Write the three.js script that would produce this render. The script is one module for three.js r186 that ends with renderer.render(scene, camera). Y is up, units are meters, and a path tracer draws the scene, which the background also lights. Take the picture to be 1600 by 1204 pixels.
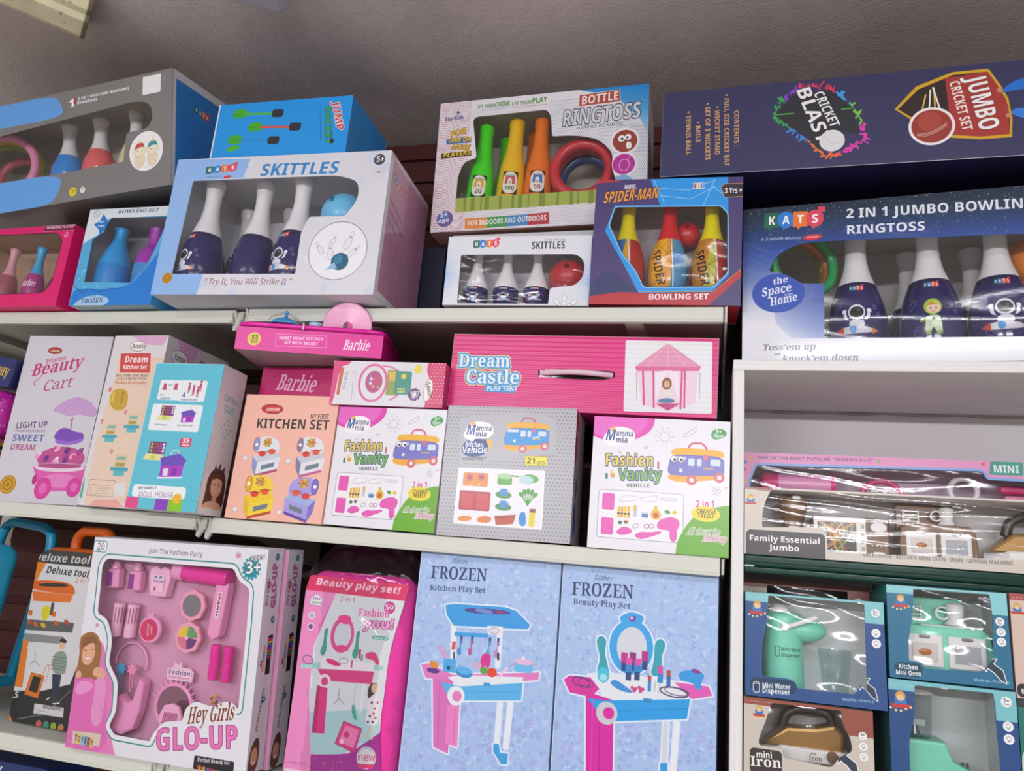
import * as THREE from 'three';
import { RoundedBoxGeometry } from 'three/addons/geometries/RoundedBoxGeometry.js';
import { mergeGeometries } from 'three/addons/utils/BufferGeometryUtils.js';
import { RectAreaLightUniformsLib } from 'three/addons/lights/RectAreaLightUniformsLib.js';
RectAreaLightUniformsLib.init();
// ---------- camera, lamps, exposure ----------
const scene = new THREE.Scene();
const camera = new THREE.PerspectiveCamera(55.06, 1600 / 1204, 0.05, 30);
camera.position.set(0.44, 1.5, 1.1954);
camera.up.set(-0.01546, 0.96792, 0.25078);
camera.lookAt(0.44 - 0.26514, 1.5 + 0.23786, 1.1954 - 0.93441);
const renderer = new THREE.WebGLRenderer({ antialias: true });
renderer.toneMapping = THREE.LinearToneMapping;
renderer.toneMappingExposure = 1.2;
renderer.shadowMap.enabled = true;
const ROOM = { x0: -2.3, x1: 2.3, z0: -0.47, z1: 3.3, top: 2.59 };
// four fluorescent battens: two on the far wall, two on the ceiling behind the camera  [x, y, z, axis it faces, intensity]
const LAMPS = [
  { at: [-0.75, 2.02, 3.24], face: 'wall', power: 112, label: 'lit tube batten on the far wall, left of the two' },
  { at: [1.05, 2.02, 3.24], face: 'wall', power: 112, label: 'lit tube batten on the far wall, right of the two' },
  { at: [0.95, 2.545, 1.75], face: 'ceiling', power: 52, label: 'lit tube batten on the ceiling behind the viewer, right of the two' },
  { at: [-0.85, 2.545, 2.0], face: 'ceiling', power: 52, label: 'lit tube batten on the ceiling behind the viewer, left of the two' },
];
// ---------- helpers ----------
let seed = 7;
const rnd = () => { seed = (seed * 1664525 + 1013904223) >>> 0; return seed / 4294967296; };
const used = {};
const numbered = (n) => { const k = used[n] = (used[n] ?? -1) + 1; return k ? n + '_' + String(k).padStart(3, '0') : n; };
function mesh(name, geo, mat, parent, x = 0, y = 0, z = 0) {
  const m = new THREE.Mesh(geo, mat); m.name = parent === scene ? numbered(name) : name;
  m.position.set(x, y, z); m.castShadow = m.receiveShadow = true; parent.add(m); return m;
}
function thing(name, label, category, p = [0, 0, 0], r = [0, 0, 0], group) {
  const o = new THREE.Group(); o.name = numbered(name); o.position.set(...p); o.rotation.set(r[1], r[0], r[2], 'YXZ');
  o.userData = { label, category }; if (group) o.userData.group = group; scene.add(o); return o;
}
function structure(o) { o.userData.kind = 'structure'; return o; }
// a thing that sits inside or on a carton: placed in the carton's own frame (metres from the middle of its front bottom edge)
function inside(box, name, label, category, x, y, z, group, turn = [0, 0, 0]) {
  const t = thing(name, label, category, [0, 0, 0], [0, 0, 0], group);
  box.updateMatrixWorld(true);
  t.position.copy(new THREE.Vector3(x, y, z).applyMatrix4(box.matrixWorld));
  t.quaternion.copy(box.quaternion).multiply(new THREE.Quaternion().setFromEuler(new THREE.Euler(turn[1], turn[0], turn[2], 'YXZ')));
  return t;
}
const matCache = {};
function paint(color, roughness = 0.5, extra = {}) {
  const k = color + '|' + roughness + JSON.stringify(extra);
  return matCache[k] ??= new THREE.MeshPhysicalMaterial({ color, roughness, ...extra });
}
const plastic = (c, r = 0.28) => paint(c, r);
const film = new THREE.MeshPhysicalMaterial({ color: 0xffffff, roughness: 0.06, transmission: 1, thickness: 0, ior: 1.4 });
// ---- flat print: canvases measured in millimetres, origin at the top left of the panel ----
const PX = 2.4;
function print(w, h, draw, opt = {}) {
  const c = document.createElement('canvas'), s = opt.px || PX;
  c.width = Math.round(w * 1000 * s); c.height = Math.round(h * 1000 * s);
  const g = c.getContext('2d'); g.scale(c.width / (w * 1000), c.height / (h * 1000)); g.lineJoin = 'round'; g.lineCap = 'round';
  draw(g, w * 1000, h * 1000);
  const t = new THREE.CanvasTexture(c); t.colorSpace = THREE.SRGBColorSpace; t.anisotropy = 8; return t;
}
const card = (map, o = {}) => new THREE.MeshPhysicalMaterial({ map, roughness: 0.42, clearcoat: 0.3, clearcoatRoughness: 0.25, ...o });
const fs = (g, f, s, lw) => { if (f) { g.fillStyle = f; g.fill(); } if (s) { g.strokeStyle = s; g.lineWidth = lw || 0.6; g.stroke(); } };
const RC = (g, x, y, w, h, f, s, lw) => { g.beginPath(); g.rect(x, y, w, h); fs(g, f, s, lw); };
const RR = (g, x, y, x2, y2, r, f, s, lw) => { g.beginPath(); g.roundRect(Math.min(x, x2), Math.min(y, y2), Math.abs(x2 - x), Math.abs(y2 - y), r); fs(g, f, s, lw); };
const CI = (g, x, y, r, f, s, lw) => { g.beginPath(); g.arc(x, y, r, 0, 7); fs(g, f, s, lw); };
const EL = (g, x, y, rx, ry, a, f, s, lw) => { g.beginPath(); g.ellipse(x, y, rx, ry, a, 0, 6.2832); fs(g, f, s, lw); };
const PO = (g, p, f, s, lw) => { g.beginPath(); for (let i = 0; i < p.length; i += 2) g.lineTo(p[i], p[i + 1]); g.closePath(); fs(g, f, s, lw); };
const LI = (g, p, s, lw) => { g.beginPath(); for (let i = 0; i < p.length; i += 2) g.lineTo(p[i], p[i + 1]); fs(g, 0, s, lw); };
function SM(g, p, f, s, lw, open) {   // smooth curve through the middles of the given points
  const n = p.length / 2, X = (i) => p[2 * ((i + n) % n)], Y = (i) => p[2 * ((i + n) % n) + 1];
  g.beginPath();
  if (open) { g.moveTo(p[0], p[1]); for (let i = 1; i < n - 1; i++) g.quadraticCurveTo(X(i), Y(i), i < n - 2 ? (X(i) + X(i + 1)) / 2 : X(n - 1), i < n - 2 ? (Y(i) + Y(i + 1)) / 2 : Y(n - 1)); }
  else { g.moveTo((X(-1) + X(0)) / 2, (Y(-1) + Y(0)) / 2); for (let i = 0; i < n; i++) g.quadraticCurveTo(X(i), Y(i), (X(i) + X(i + 1)) / 2, (Y(i) + Y(i + 1)) / 2); g.closePath(); }
  fs(g, f, s, lw);
}
// lettering between two ends of its base line; h = height of a capital; f: 's' sans, 'r' serif, 'm' mono, upper case = bold; k = slant; o = outline colour, ow = its width
function TX(g, str, x1, y1, x2, y2, h, fill, f = 'S', { k = 0, o, ow = 1, o2, ow2 } = {}) {
  g.save(); g.translate(x1, y1); g.rotate(Math.atan2(y2 - y1, x2 - x1));
  const fam = { s: 'sans-serif', r: 'serif', m: 'monospace' }[f.toLowerCase()];
  g.font = (f < 'a' ? 'bold ' : '') + '100px ' + fam; g.textBaseline = 'alphabetic'; g.textAlign = 'left';
  const L = Math.hypot(x2 - x1, y2 - y1), sx = L / g.measureText(str).width, sy = h / 71.5;
  g.transform(1, 0, -k, 1, 0, 0); g.scale(sx, sy); g.lineJoin = 'round';
  if (o2) { g.strokeStyle = o2; g.lineWidth = ow2 * 2 / sy; g.strokeText(str, 0, 0); }
  if (o) { g.strokeStyle = o; g.lineWidth = ow * 2 / sy; g.strokeText(str, 0, 0); }
  g.fillStyle = fill; g.fillText(str, 0, 0); g.restore();
}
const TC = (g, str, x, y, w, h, fill, f, opt) => TX(g, str, x - w / 2, y, x + w / 2, y, h, fill, f, opt);
const LG = (g, x1, y1, x2, y2, ...st) => { const q = g.createLinearGradient(x1, y1, x2, y2); for (let i = 0; i < st.length; i += 2) q.addColorStop(st[i], st[i + 1]); return q; };
const lines = (g, x, y, w, n, step, c, lw = 0.8) => { for (let i = 0; i < n; i++) LI(g, [x, y + i * step, x + w * (i === n - 1 ? 0.6 : 0.9 + 0.1 * ((i * 7) % 3) / 2), y + i * step], c, lw); };
const dots = (g, x0, y0, x1, y1, st, r, c) => { g.fillStyle = c; let row = 0; for (let y = y0; y < y1; y += st, row++) for (let x = x0 + (row % 2) * st / 2; x < x1; x += st) { g.beginPath(); g.arc(x, y, r, 0, 7); g.fill(); } };
// four speech-bubble tiles K A T S
function tiles(g, x1, y1, x2, y2, h, dark) {
  g.save(); g.translate(x1, y1); g.rotate(Math.atan2(y2 - y1, x2 - x1)); const L = Math.hypot(x2 - x1, y2 - y1), s = L / 4;
  ['#1f6b55', '#2a7fd4', '#ee7a35', '#e2455f'].forEach((c, i) => {
    if (i % 2) EL(g, (i + 0.5) * s, -h * 0.5, s * 0.6, h * 0.56, 0, c); else RC(g, i * s, -h, s * 1.02, h, c);
    PO(g, [(i + 0.3) * s, -1, (i + 0.62) * s, -1, (i + 0.35) * s, h * 0.2], c);
  });
  RC(g, 3.7 * s, -h * 1.25, s * 0.5, h * 0.35, '#e2455f');
  ['K', 'A', 'T', 'S'].forEach((c, i) => TC(g, c, (i + 0.52) * s, -h * 0.22, s * 0.5, h * 0.55, '#fff'));
  g.restore();
}
// ---- shapes ----
const box = (w, h, d) => new THREE.BoxGeometry(w, h, d);
const rbox = (w, h, d, r = 0.004, s = 3) => new RoundedBoxGeometry(w, h, d, s, Math.min(r, w / 2.01, h / 2.01, d / 2.01));
const cyl = (r1, r2, h, n = 28) => new THREE.CylinderGeometry(r1, r2, h, n);
const lathe = (pts, n = 40) => new THREE.LatheGeometry(pts.map(([r, y]) => new THREE.Vector2(Math.max(r, 1e-5), y)), n);
function curvePts(pts, n = 40) { return new THREE.SplineCurve(pts.map(([r, y]) => new THREE.Vector2(r, y))).getPoints(n).map((v) => [v.x, v.y]); }
const tube = (pts, r, n = 40, closed = false, s = 10) => new THREE.TubeGeometry(new THREE.CatmullRomCurve3(pts.map((p) => new THREE.Vector3(...p)), closed), n, r, s, closed);
const at = (geo, x, y, z, rx = 0, ry = 0, rz = 0) => { geo.rotateX(rx); geo.rotateY(ry); geo.rotateZ(rz); geo.translate(x, y, z); return geo; };
const joined = (a) => mergeGeometries(a.map((q) => (q.index ? q.toNonIndexed() : q)));
// outline in millimetres on a panel [x, y, corner radius] -> THREE.Path / Shape in metres
function outline(pts, w, h, Cls = THREE.Path) {
  const q = pts.map(([x, y, r = 0]) => ({ v: new THREE.Vector2(x / 1000 - w / 2, h - y / 1000), r: r / 1000 })), n = q.length, s = new Cls();
  q.forEach((c, i) => {
    const a = q[(i + n - 1) % n].v, b = q[(i + 1) % n].v, da = c.v.distanceTo(a), db = c.v.distanceTo(b), k = Math.min(c.r, da / 2, db / 2);
    const p1 = c.v.clone().lerp(a, k / da), p2 = c.v.clone().lerp(b, k / db);
    if (i) s.lineTo(p1.x, p1.y); else s.moveTo(p1.x, p1.y);
    if (k > 0) s.quadraticCurveTo(c.v.x, c.v.y, p2.x, p2.y);
  });
  s.closePath(); return s;
}
function tracePath(g, pts, f, s, lw) {   // the same outline drawn on a canvas
  const n = pts.length; g.beginPath();
  pts.forEach(([x, y, r = 0], i) => {
    const a = pts[(i + n - 1) % n], b = pts[(i + 1) % n], da = Math.hypot(a[0] - x, a[1] - y), db = Math.hypot(b[0] - x, b[1] - y), k = Math.min(r, da / 2, db / 2);
    const p = [x + (a[0] - x) * k / da, y + (a[1] - y) * k / da], q = [x + (b[0] - x) * k / db, y + (b[1] - y) * k / db];
    if (i) g.lineTo(...p); else g.moveTo(...p); g.quadraticCurveTo(x, y, ...q);
  });
  g.closePath(); fs(g, f, s, lw);
}
function flatShape(shape, t, w, h, curve = 8) {   // a sheet of thickness t, front face at z = 0, uv over the w x h panel
  const e = new THREE.ExtrudeGeometry(shape, { depth: t, bevelEnabled: false, curveSegments: curve }); e.translate(0, 0, -t);
  const p = e.attributes.position, u = e.attributes.uv;
  for (let i = 0; i < p.count; i++) u.setXY(i, p.getX(i) / w + 0.5, p.getY(i) / h);
  return e;
}
const extrude = (pts, d, bevel = 0.001, holes = []) => {   // outline in metres, centred on z = 0
  const s = new THREE.Shape(pts.map(([x, y]) => new THREE.Vector2(x, y))); for (const q of holes) s.holes.push(new THREE.Path(q.map(([x, y]) => new THREE.Vector2(x, y))));
  const e = new THREE.ExtrudeGeometry(s, { depth: d, bevelEnabled: bevel > 0, bevelThickness: bevel, bevelSize: bevel, bevelSegments: 2, curveSegments: 12 }); e.translate(0, 0, -d / 2); return e;
};
// a carton of six card panels; window: outline(s) in mm cut out of the front, with clear film and an inner liner behind
function carton(name, label, c) {
  const { w, h, d } = c, t = 0.0014, o = thing(name, label, c.category || 'box', c.p, c.r, c.group);
  const m = (k) => (c[k] && c[k].isMaterial ? c[k] : paint(c[k] ?? c.side ?? '#dddddd', 0.5));
  if (c.window) {
    c.window = c.window.map((q) => q.map(([x, y, r]) => [Math.min(Math.max(x, 3), w * 1000 - 3), Math.min(Math.max(y, 3), h * 1000 - 3), r]));
    const s = new THREE.Shape([new THREE.Vector2(-w / 2, 0), new THREE.Vector2(w / 2, 0), new THREE.Vector2(w / 2, h), new THREE.Vector2(-w / 2, h)]);
    for (const q of c.window) s.holes.push(outline(q, w, h));
    mesh('front_panel', flatShape(s, t, w, h), m('front'), o);
    for (const q of c.window) mesh('film_window', flatShape(outline(q, w, h, THREE.Shape), 0.0002, w, h), film, o, 0, 0, -t - 0.0002);
    const L = [at(box(w - 4 * t, h - 4 * t, t), 0, h / 2, -d + 2.6 * t)];
    for (const k of [-1, 1]) { L.push(at(box(t, h - 4 * t, d - 5 * t), k * (w / 2 - 2 * t), h / 2, -d / 2)); L.push(at(box(w - 5 * t, t, d - 5 * t), 0, k > 0 ? h - 2 * t : 2 * t, -d / 2)); }
    mesh('inner_liner', joined(L), paint(c.liner || '#b9b9bd', 0.6), o);
  } else mesh('front_panel', box(w, h, t), m('front'), o, 0, h / 2, -t / 2);
  mesh('right_panel', box(t, h, d - 2 * t), m('right'), o, w / 2 - t / 2, h / 2, -d / 2);
  mesh('left_panel', box(t, h, d - 2 * t), m('left'), o, -w / 2 + t / 2, h / 2, -d / 2);
  if (!c.open) mesh('top_panel', box(w - 2 * t, t, d - 2 * t), m('top'), o, 0, h - t / 2, -d / 2);
  mesh('bottom_panel', box(w - 2 * t, t, d - 2 * t), m('bottom'), o, 0, t / 2, -d / 2);
  mesh('back_panel', box(w, h, t), m('back'), o, 0, h / 2, -d + t / 2);
  return o;
}
// noise textures for plain surfaces
function noiseTex(n, fn, color = true) {
  const a = new Uint8Array(n * n * 4);
  for (let y = 0; y < n; y++) for (let x = 0; x < n; x++) { const v = fn(x / n, y / n), i = 4 * (y * n + x); for (let k = 0; k < 3; k++) a[i + k] = Math.max(0, Math.min(255, 255 * (v.length ? v[k] : v))); a[i + 3] = 255; }
  const t = new THREE.DataTexture(a, n, n); t.wrapS = t.wrapT = THREE.RepeatWrapping; t.magFilter = THREE.LinearFilter; t.minFilter = THREE.LinearMipmapLinearFilter; t.generateMipmaps = true;
  if (color) t.colorSpace = THREE.SRGBColorSpace; t.needsUpdate = true; return t;
}
function valueNoise(period, s0) {   // tiling value noise
  const v = []; let s = s0; for (let i = 0; i < period * period; i++) { s = (s * 1664525 + 1013904223) >>> 0; v.push(s / 4294967296); }
  const f = (t) => t * t * (3 - 2 * t);
  return (x, y) => { x *= period; y *= period; const i = Math.floor(x), j = Math.floor(y), a = f(x - i), b = f(y - j), q = (m, n) => v[((n % period + period) % period) * period + ((m % period + period) % period)];
    return (q(i, j) * (1 - a) + q(i + 1, j) * a) * (1 - b) + (q(i, j + 1) * (1 - a) + q(i + 1, j + 1) * a) * b; };
}
{ const q = 6.2832, t = noiseTex(256, (x, y) => 0.5 + 0.22 * Math.sin(q * (x + y + 0.3 * Math.sin(q * y))) + 0.18 * Math.sin(q * (2 * x - y) + 1.3) + 0.1 * Math.sin(q * (x + 3 * y + 0.2 * Math.sin(q * x))), false); film.bumpMap = t; film.bumpScale = 0.006; }   // slack film is never quite flat
// shrink wrap pulled tight over card: fine creases in the gloss
const WRAP = (() => { const a = valueNoise(34, 61), b = valueNoise(90, 63), c = valueNoise(6, 67), t = noiseTex(512, (x, y) => { const k = Math.max(0, c(x, y) - 0.45) * 2; return 0.4 + k * (0.45 * a(x + 0.6 * y, y * 0.25) + 0.25 * b(x + 0.6 * y, y * 0.2)); }, false); return { bumpMap: t, bumpScale: 0.0022, roughness: 0.3, clearcoat: 0.6, clearcoatRoughness: 0.1 }; })();
// ---------- the room ----------
{
  const n1 = valueNoise(96, 3), n2 = valueNoise(200, 5), n3 = valueNoise(12, 9);
  const rough = noiseTex(512, (x, y) => 0.5 * n1(x, y) + 0.4 * n2(x, y) + 0.1 * n3(x, y), false);
  const tone = noiseTex(256, (x, y) => { const v = 0.93 + 0.07 * n3(x, y) + 0.03 * (n1(x, y) - 0.5); return [0.85 * v, 0.80 * v, 0.785 * v]; });
  rough.repeat.set(12, 10); tone.repeat.set(3, 2);
  const { x0, x1, z0, z1, top } = ROOM, W = x1 - x0, D = z1 - z0, cx = (x0 + x1) / 2, cz = (z0 + z1) / 2;
  const ceilMat = new THREE.MeshPhysicalMaterial({ map: tone, bumpMap: rough, bumpScale: 0.0007, roughness: 0.75 });
  structure(mesh('ceiling', box(W, 0.1, D), ceilMat, scene, cx, top + 0.05, cz)).userData.label = 'grey textured ceiling';
  structure(mesh('floor', box(W, 0.1, D), paint('#cfcac2', 0.5), scene, cx, -0.05, cz));
  const wm = paint('#d8d2cc', 0.8);
  structure(mesh('wall_back', box(W + 0.2, top + 0.2, 0.1), wm, scene, cx, top / 2, z0 - 0.05));
  structure(mesh('wall_front', box(W + 0.2, top + 0.2, 0.1), wm, scene, cx, top / 2, z1 + 0.05));
  structure(mesh('wall_left', box(0.1, top + 0.2, D), wm, scene, x0 - 0.05, top / 2, cz));
  structure(mesh('wall_right', box(0.1, top + 0.2, D), wm, scene, x1 + 0.05, top / 2, cz));
}
// ---------- lamps ----------
for (const l of LAMPS) {
  const t = thing('tube_lamp', l.label, 'lamp', l.at, l.face === 'wall' ? [Math.PI, 0, 0] : [0, Math.PI / 2, 0], 'lit fluorescent tube battens');
  mesh('batten', rbox(1.24, 0.05, 0.05, 0.006), paint('#e8e8e4', 0.4), t, 0, 0, 0);
  mesh('tube', at(cyl(0.013, 0.013, 1.2), 0, 0, 0, 0, 0, Math.PI / 2), new THREE.MeshStandardMaterial({ color: 0xffffff, emissive: 0xf7f8ff, emissiveIntensity: 3 }), t, 0, 0, 0.045);
  for (const s of [-1, 1]) mesh('lamp_holder', box(0.014, 0.036, 0.05), paint('#d8d8d4', 0.5), t, s * 0.607, 0, 0.045);
  const a = new THREE.RectAreaLight(0xf7f8ff, l.power, 1.2, 0.05); a.position.set(0, 0, 0.064); a.rotation.y = Math.PI; t.add(a);
  a.castShadow = true; a.name = 'tube_light';
}
// unlit cream batten casing on the ceiling at the upper left, and a plastic-wrapped fitting beside it
{
  const t = thing('ceiling_batten', 'old cream tube-light casing, unlit, on the ceiling at the upper left', 'light fitting', [-0.86, 2.53, 0.158], [Math.atan2(0.083, -0.105) , 0, 0]);
  const prof = [[-0.062, 0.058], [-0.058, 0.012], [-0.03, 0], [0.02, 0.002], [0.03, 0.012], [0.05, 0.012], [0.062, 0.022], [0.064, 0.058]];
  const s = new THREE.Shape(prof.map(([x, y]) => new THREE.Vector2(x, y)));
  const e = new THREE.ExtrudeGeometry(s, { depth: 1.2, bevelEnabled: true, bevelSize: 0.003, bevelThickness: 0.003, bevelSegments: 2 }); e.rotateY(Math.PI);
  const n = valueNoise(16, 17), n6 = valueNoise(7, 19);
  const tex = noiseTex(256, (x, y) => { const v = n(x, y) > 0.93 ? 0.8 : 1, k = 0.94 + 0.06 * n6(x, y); return [0.95 * v * k, 0.92 * v * k, 0.76 * v * k]; }); tex.repeat.set(6, 6);
  mesh('casing', e, new THREE.MeshPhysicalMaterial({ map: tex, roughness: 0.5 }), t);
  mesh('end_cap', extrude(prof.map(([x, y]) => [-x * 1.03, y]), 0.006, 0.001), paint('#6e664c', 0.7), t, 0, -0.001, 0.006);
  const f = thing('ceiling_fitting', 'white plastic-wrapped fitting hanging from the ceiling at the top edge', 'light fitting', [-0.425, 2.515, 0.19], [0.5, 0, 0]);
  const g = rbox(0.13, 0.09, 0.1, 0.02, 4), p = g.attributes.position; for (let i = 0; i < p.count; i++) p.setY(i, p.getY(i) + 0.006 * Math.sin(60 * p.getX(i) + 40 * p.getZ(i))); g.computeVertexNormals();
  mesh('wrapped_body', g, paint('#cfc9cc', 0.25), f, 0, 0.045, 0);
}
// ---------- shelving ----------
const CREAM = paint('#d6d8cc', 0.42), CREAM2 = paint('#cdcfc4', 0.5);
{
  const back = structure(thing('wall_panel', 'dark maroon slatted back panel behind the shelves', 'panel', [0.1, 0.1, -0.452]));
  mesh('backing', box(3.02, 2.485, 0.012), paint('#4a1614', 0.6), back, 0, 1.2425, -0.008);
  for (let i = 0; i < 37; i++) mesh('slat', box(3.0, 0.044, 0.012), paint('#4a1614', 0.55), back, 0, 0.03 + i * 0.0675, 0.004);
  // bays: [x0, x1]; shelf top heights at both ends
  const rows = [
    ['cream metal shelf under the unicorn and bowling boxes, upper left', -1.42, -0.487, 1.955, 1.951],
    ['cream metal shelf under the two skittles boxes, upper centre', -0.452, 0.4515, 1.9535, 1.9455],
    ['cream metal shelf under the princess cart and doll house boxes', -1.42, -0.487, 1.544, 1.5475],
    ['cream metal shelf under the vanity and kitchen vehicle boxes', -0.452, 0.4515, 1.5445, 1.5395],
    ['cream metal shelf under the glo-up and tool set boxes, lower left', -1.42, -0.487, 1.130, 1.128],
    ['cream metal shelf under the two icy blue play set boxes', -0.452, 0.4515, 1.1285, 1.1285],
    ['lowest cream metal shelf in the lower left corner', -1.42, -0.487, 0.80, 0.80],
  ];
  for (const [label, x0, x1, ya, yb] of rows) {
    const w = x1 - x0, t = thing('metal_shelf', label, 'shelf', [(x0 + x1) / 2, (ya + yb) / 2, 0], [0, 0, Math.atan2(yb - ya, w)], 'cream metal shelves');
    mesh('tray', box(w, 0.004, 0.43), CREAM2, t, 0, -0.002, -0.222);
    mesh('front_rail', joined([at(rbox(w, 0.026, 0.008, 0.002), 0, -0.0135, -0.006), at(rbox(w, 0.005, 0.012, 0.002), 0, -0.0255, -0.005)]), CREAM, t);
    for (const k of [-0.3, 0.3]) mesh('stiffener', box(0.03, 0.016, 0.38), CREAM2, t, k * w / 0.9, -0.012, -0.22);
    for (const s of [-1, 1]) {   // bracket plates: deep at the upright, tapering to a nose near the rail
      const pl = extrude([[0, -0.002], [0.012, -0.024], [0.2, -0.033], [0.40, -0.08], [0.42, -0.08], [0.42, -0.002]], 0.003, 0.0006);
      pl.rotateY(Math.PI / 2); mesh('bracket', pl, CREAM, t, s * (w / 2 + 0.004), 0, 0.0);
      if (x1 > 0 && s > 0) continue;
      const nose = extrude([[-0.016, 0.0], [0.016, 0.0], [0.012, -0.020], [-0.004, -0.036], [-0.012, -0.034]], 0.004, 0.0006);
      mesh('bracket_nose', nose, CREAM, t, s * (w / 2 + 0.0075), -0.004, -0.012).rotation.y = -0.45;
    }
  }
  for (const [x, lab] of [[-0.47, 'slotted upright post between the two shelf bays'], [0.458, 'slotted upright post beside the white cabinet']]) {
    const u = thing('upright_post', lab, 'post', [x, 0, -0.44]);
    mesh('post', box(0.03, 2.3, 0.03), paint('#2a2624', 0.5), u, 0, 1.15, 0);
  }
}
// ---------- white cabinet on the right ----------
const CAB = { x0: 0.4675, x1: 1.5, top: 1.855, z: -0.004, d: 0.30 };
{
  const n = valueNoise(64, 31), n5 = valueNoise(9, 33), nn = valueNoise(150, 37);
  const worn = noiseTex(512, (x, y) => { const k = 0.97 + 0.03 * n5(x, y), s = nn(x, y) > 0.93 && n(x, y) > 0.55 ? 0.82 : 1; return [0.93 * k * s, 0.925 * k * s, 0.915 * k * s]; }); worn.repeat.set(1, 1);
  const white = new THREE.MeshPhysicalMaterial({ map: worn, roughness: 0.5 });
  const c = thing('white_cabinet', 'open white wooden cabinet on the right with a green shelf', 'cabinet', [CAB.x0, 0, CAB.z]);
  const W = CAB.x1 - CAB.x0, H = CAB.top, D = CAB.d;
  mesh('side_panel', rbox(0.018, H - 0.018, D, 0.002), white, c, 0.009, (H - 0.018) / 2, -D / 2);
  mesh('side_panel', rbox(0.018, H - 0.018, D, 0.002), white, c, W - 0.009, (H - 0.018) / 2, -D / 2);
  mesh('top_board', rbox(W, 0.018, D, 0.002), white, c, W / 2, H - 0.009, -D / 2);
  mesh('back_board', box(W - 0.03, H - 0.03, 0.006), paint('#e2dfe0', 0.55), c, W / 2, H / 2, -D + 0.004);
  mesh('lower_shelf', box(W - 0.036, 0.018, D - 0.01), white, c, W / 2, 1.163, -D / 2);
  // wavy unevenness where the back board meets the top
  const sealant = []; for (let i = 0; i < 24; i++) sealant.push([0.02 + i * (W - 0.04) / 23, H - 0.019 + 0.0016 * Math.sin(i * 2.3) - 0.001, -D + 0.009]);
  mesh('joint_bead', tube(sealant, 0.0025, 90), paint('#b9aeb0', 0.7), c);
  const s = thing('green_shelf', 'glossy dark green shelf inside the white cabinet', 'shelf', [CAB.x0 + 0.0185, 1.548, CAB.z]);
  const G = paint('#07392f', 0.16);
  mesh('shelf_board', rbox(W - 0.037, 0.012, D - 0.012, 0.003), G, s, (W - 0.037) / 2, -0.006, -(D - 0.012) / 2);
  mesh('front_edging', joined([at(rbox(W - 0.037, 0.016, 0.010, 0.004), 0, -0.009, -0.006), at(rbox(W - 0.037, 0.010, 0.008, 0.003), 0, -0.0215, -0.010)]), G, s, (W - 0.037) / 2, 0, 0);
  mesh('edge_clip', rbox(0.014, 0.003, 0.004, 0.001), paint('#b8c4bf', 0.3), s, 0.008, -0.0165, 0.0);
}
// ---------- top row ----------
const speckle = (g, w, h, n, c, r0, r1) => { g.fillStyle = c; for (let i = 0; i < n; i++) { g.beginPath(); g.arc(rnd() * w, rnd() * h, r0 + rnd() * (r1 - r0), 0, 7); g.fill(); } };
function star(g, x, y, r, c, lw) { const p = []; for (let i = 0; i < 10; i++) { const a = i * Math.PI / 5 - 1.57, q = i % 2 ? r * 0.45 : r; p.push(x + q * Math.cos(a), y + q * Math.sin(a)); } PO(g, p, lw ? 0 : c, lw ? c : 0, lw); }
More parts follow.
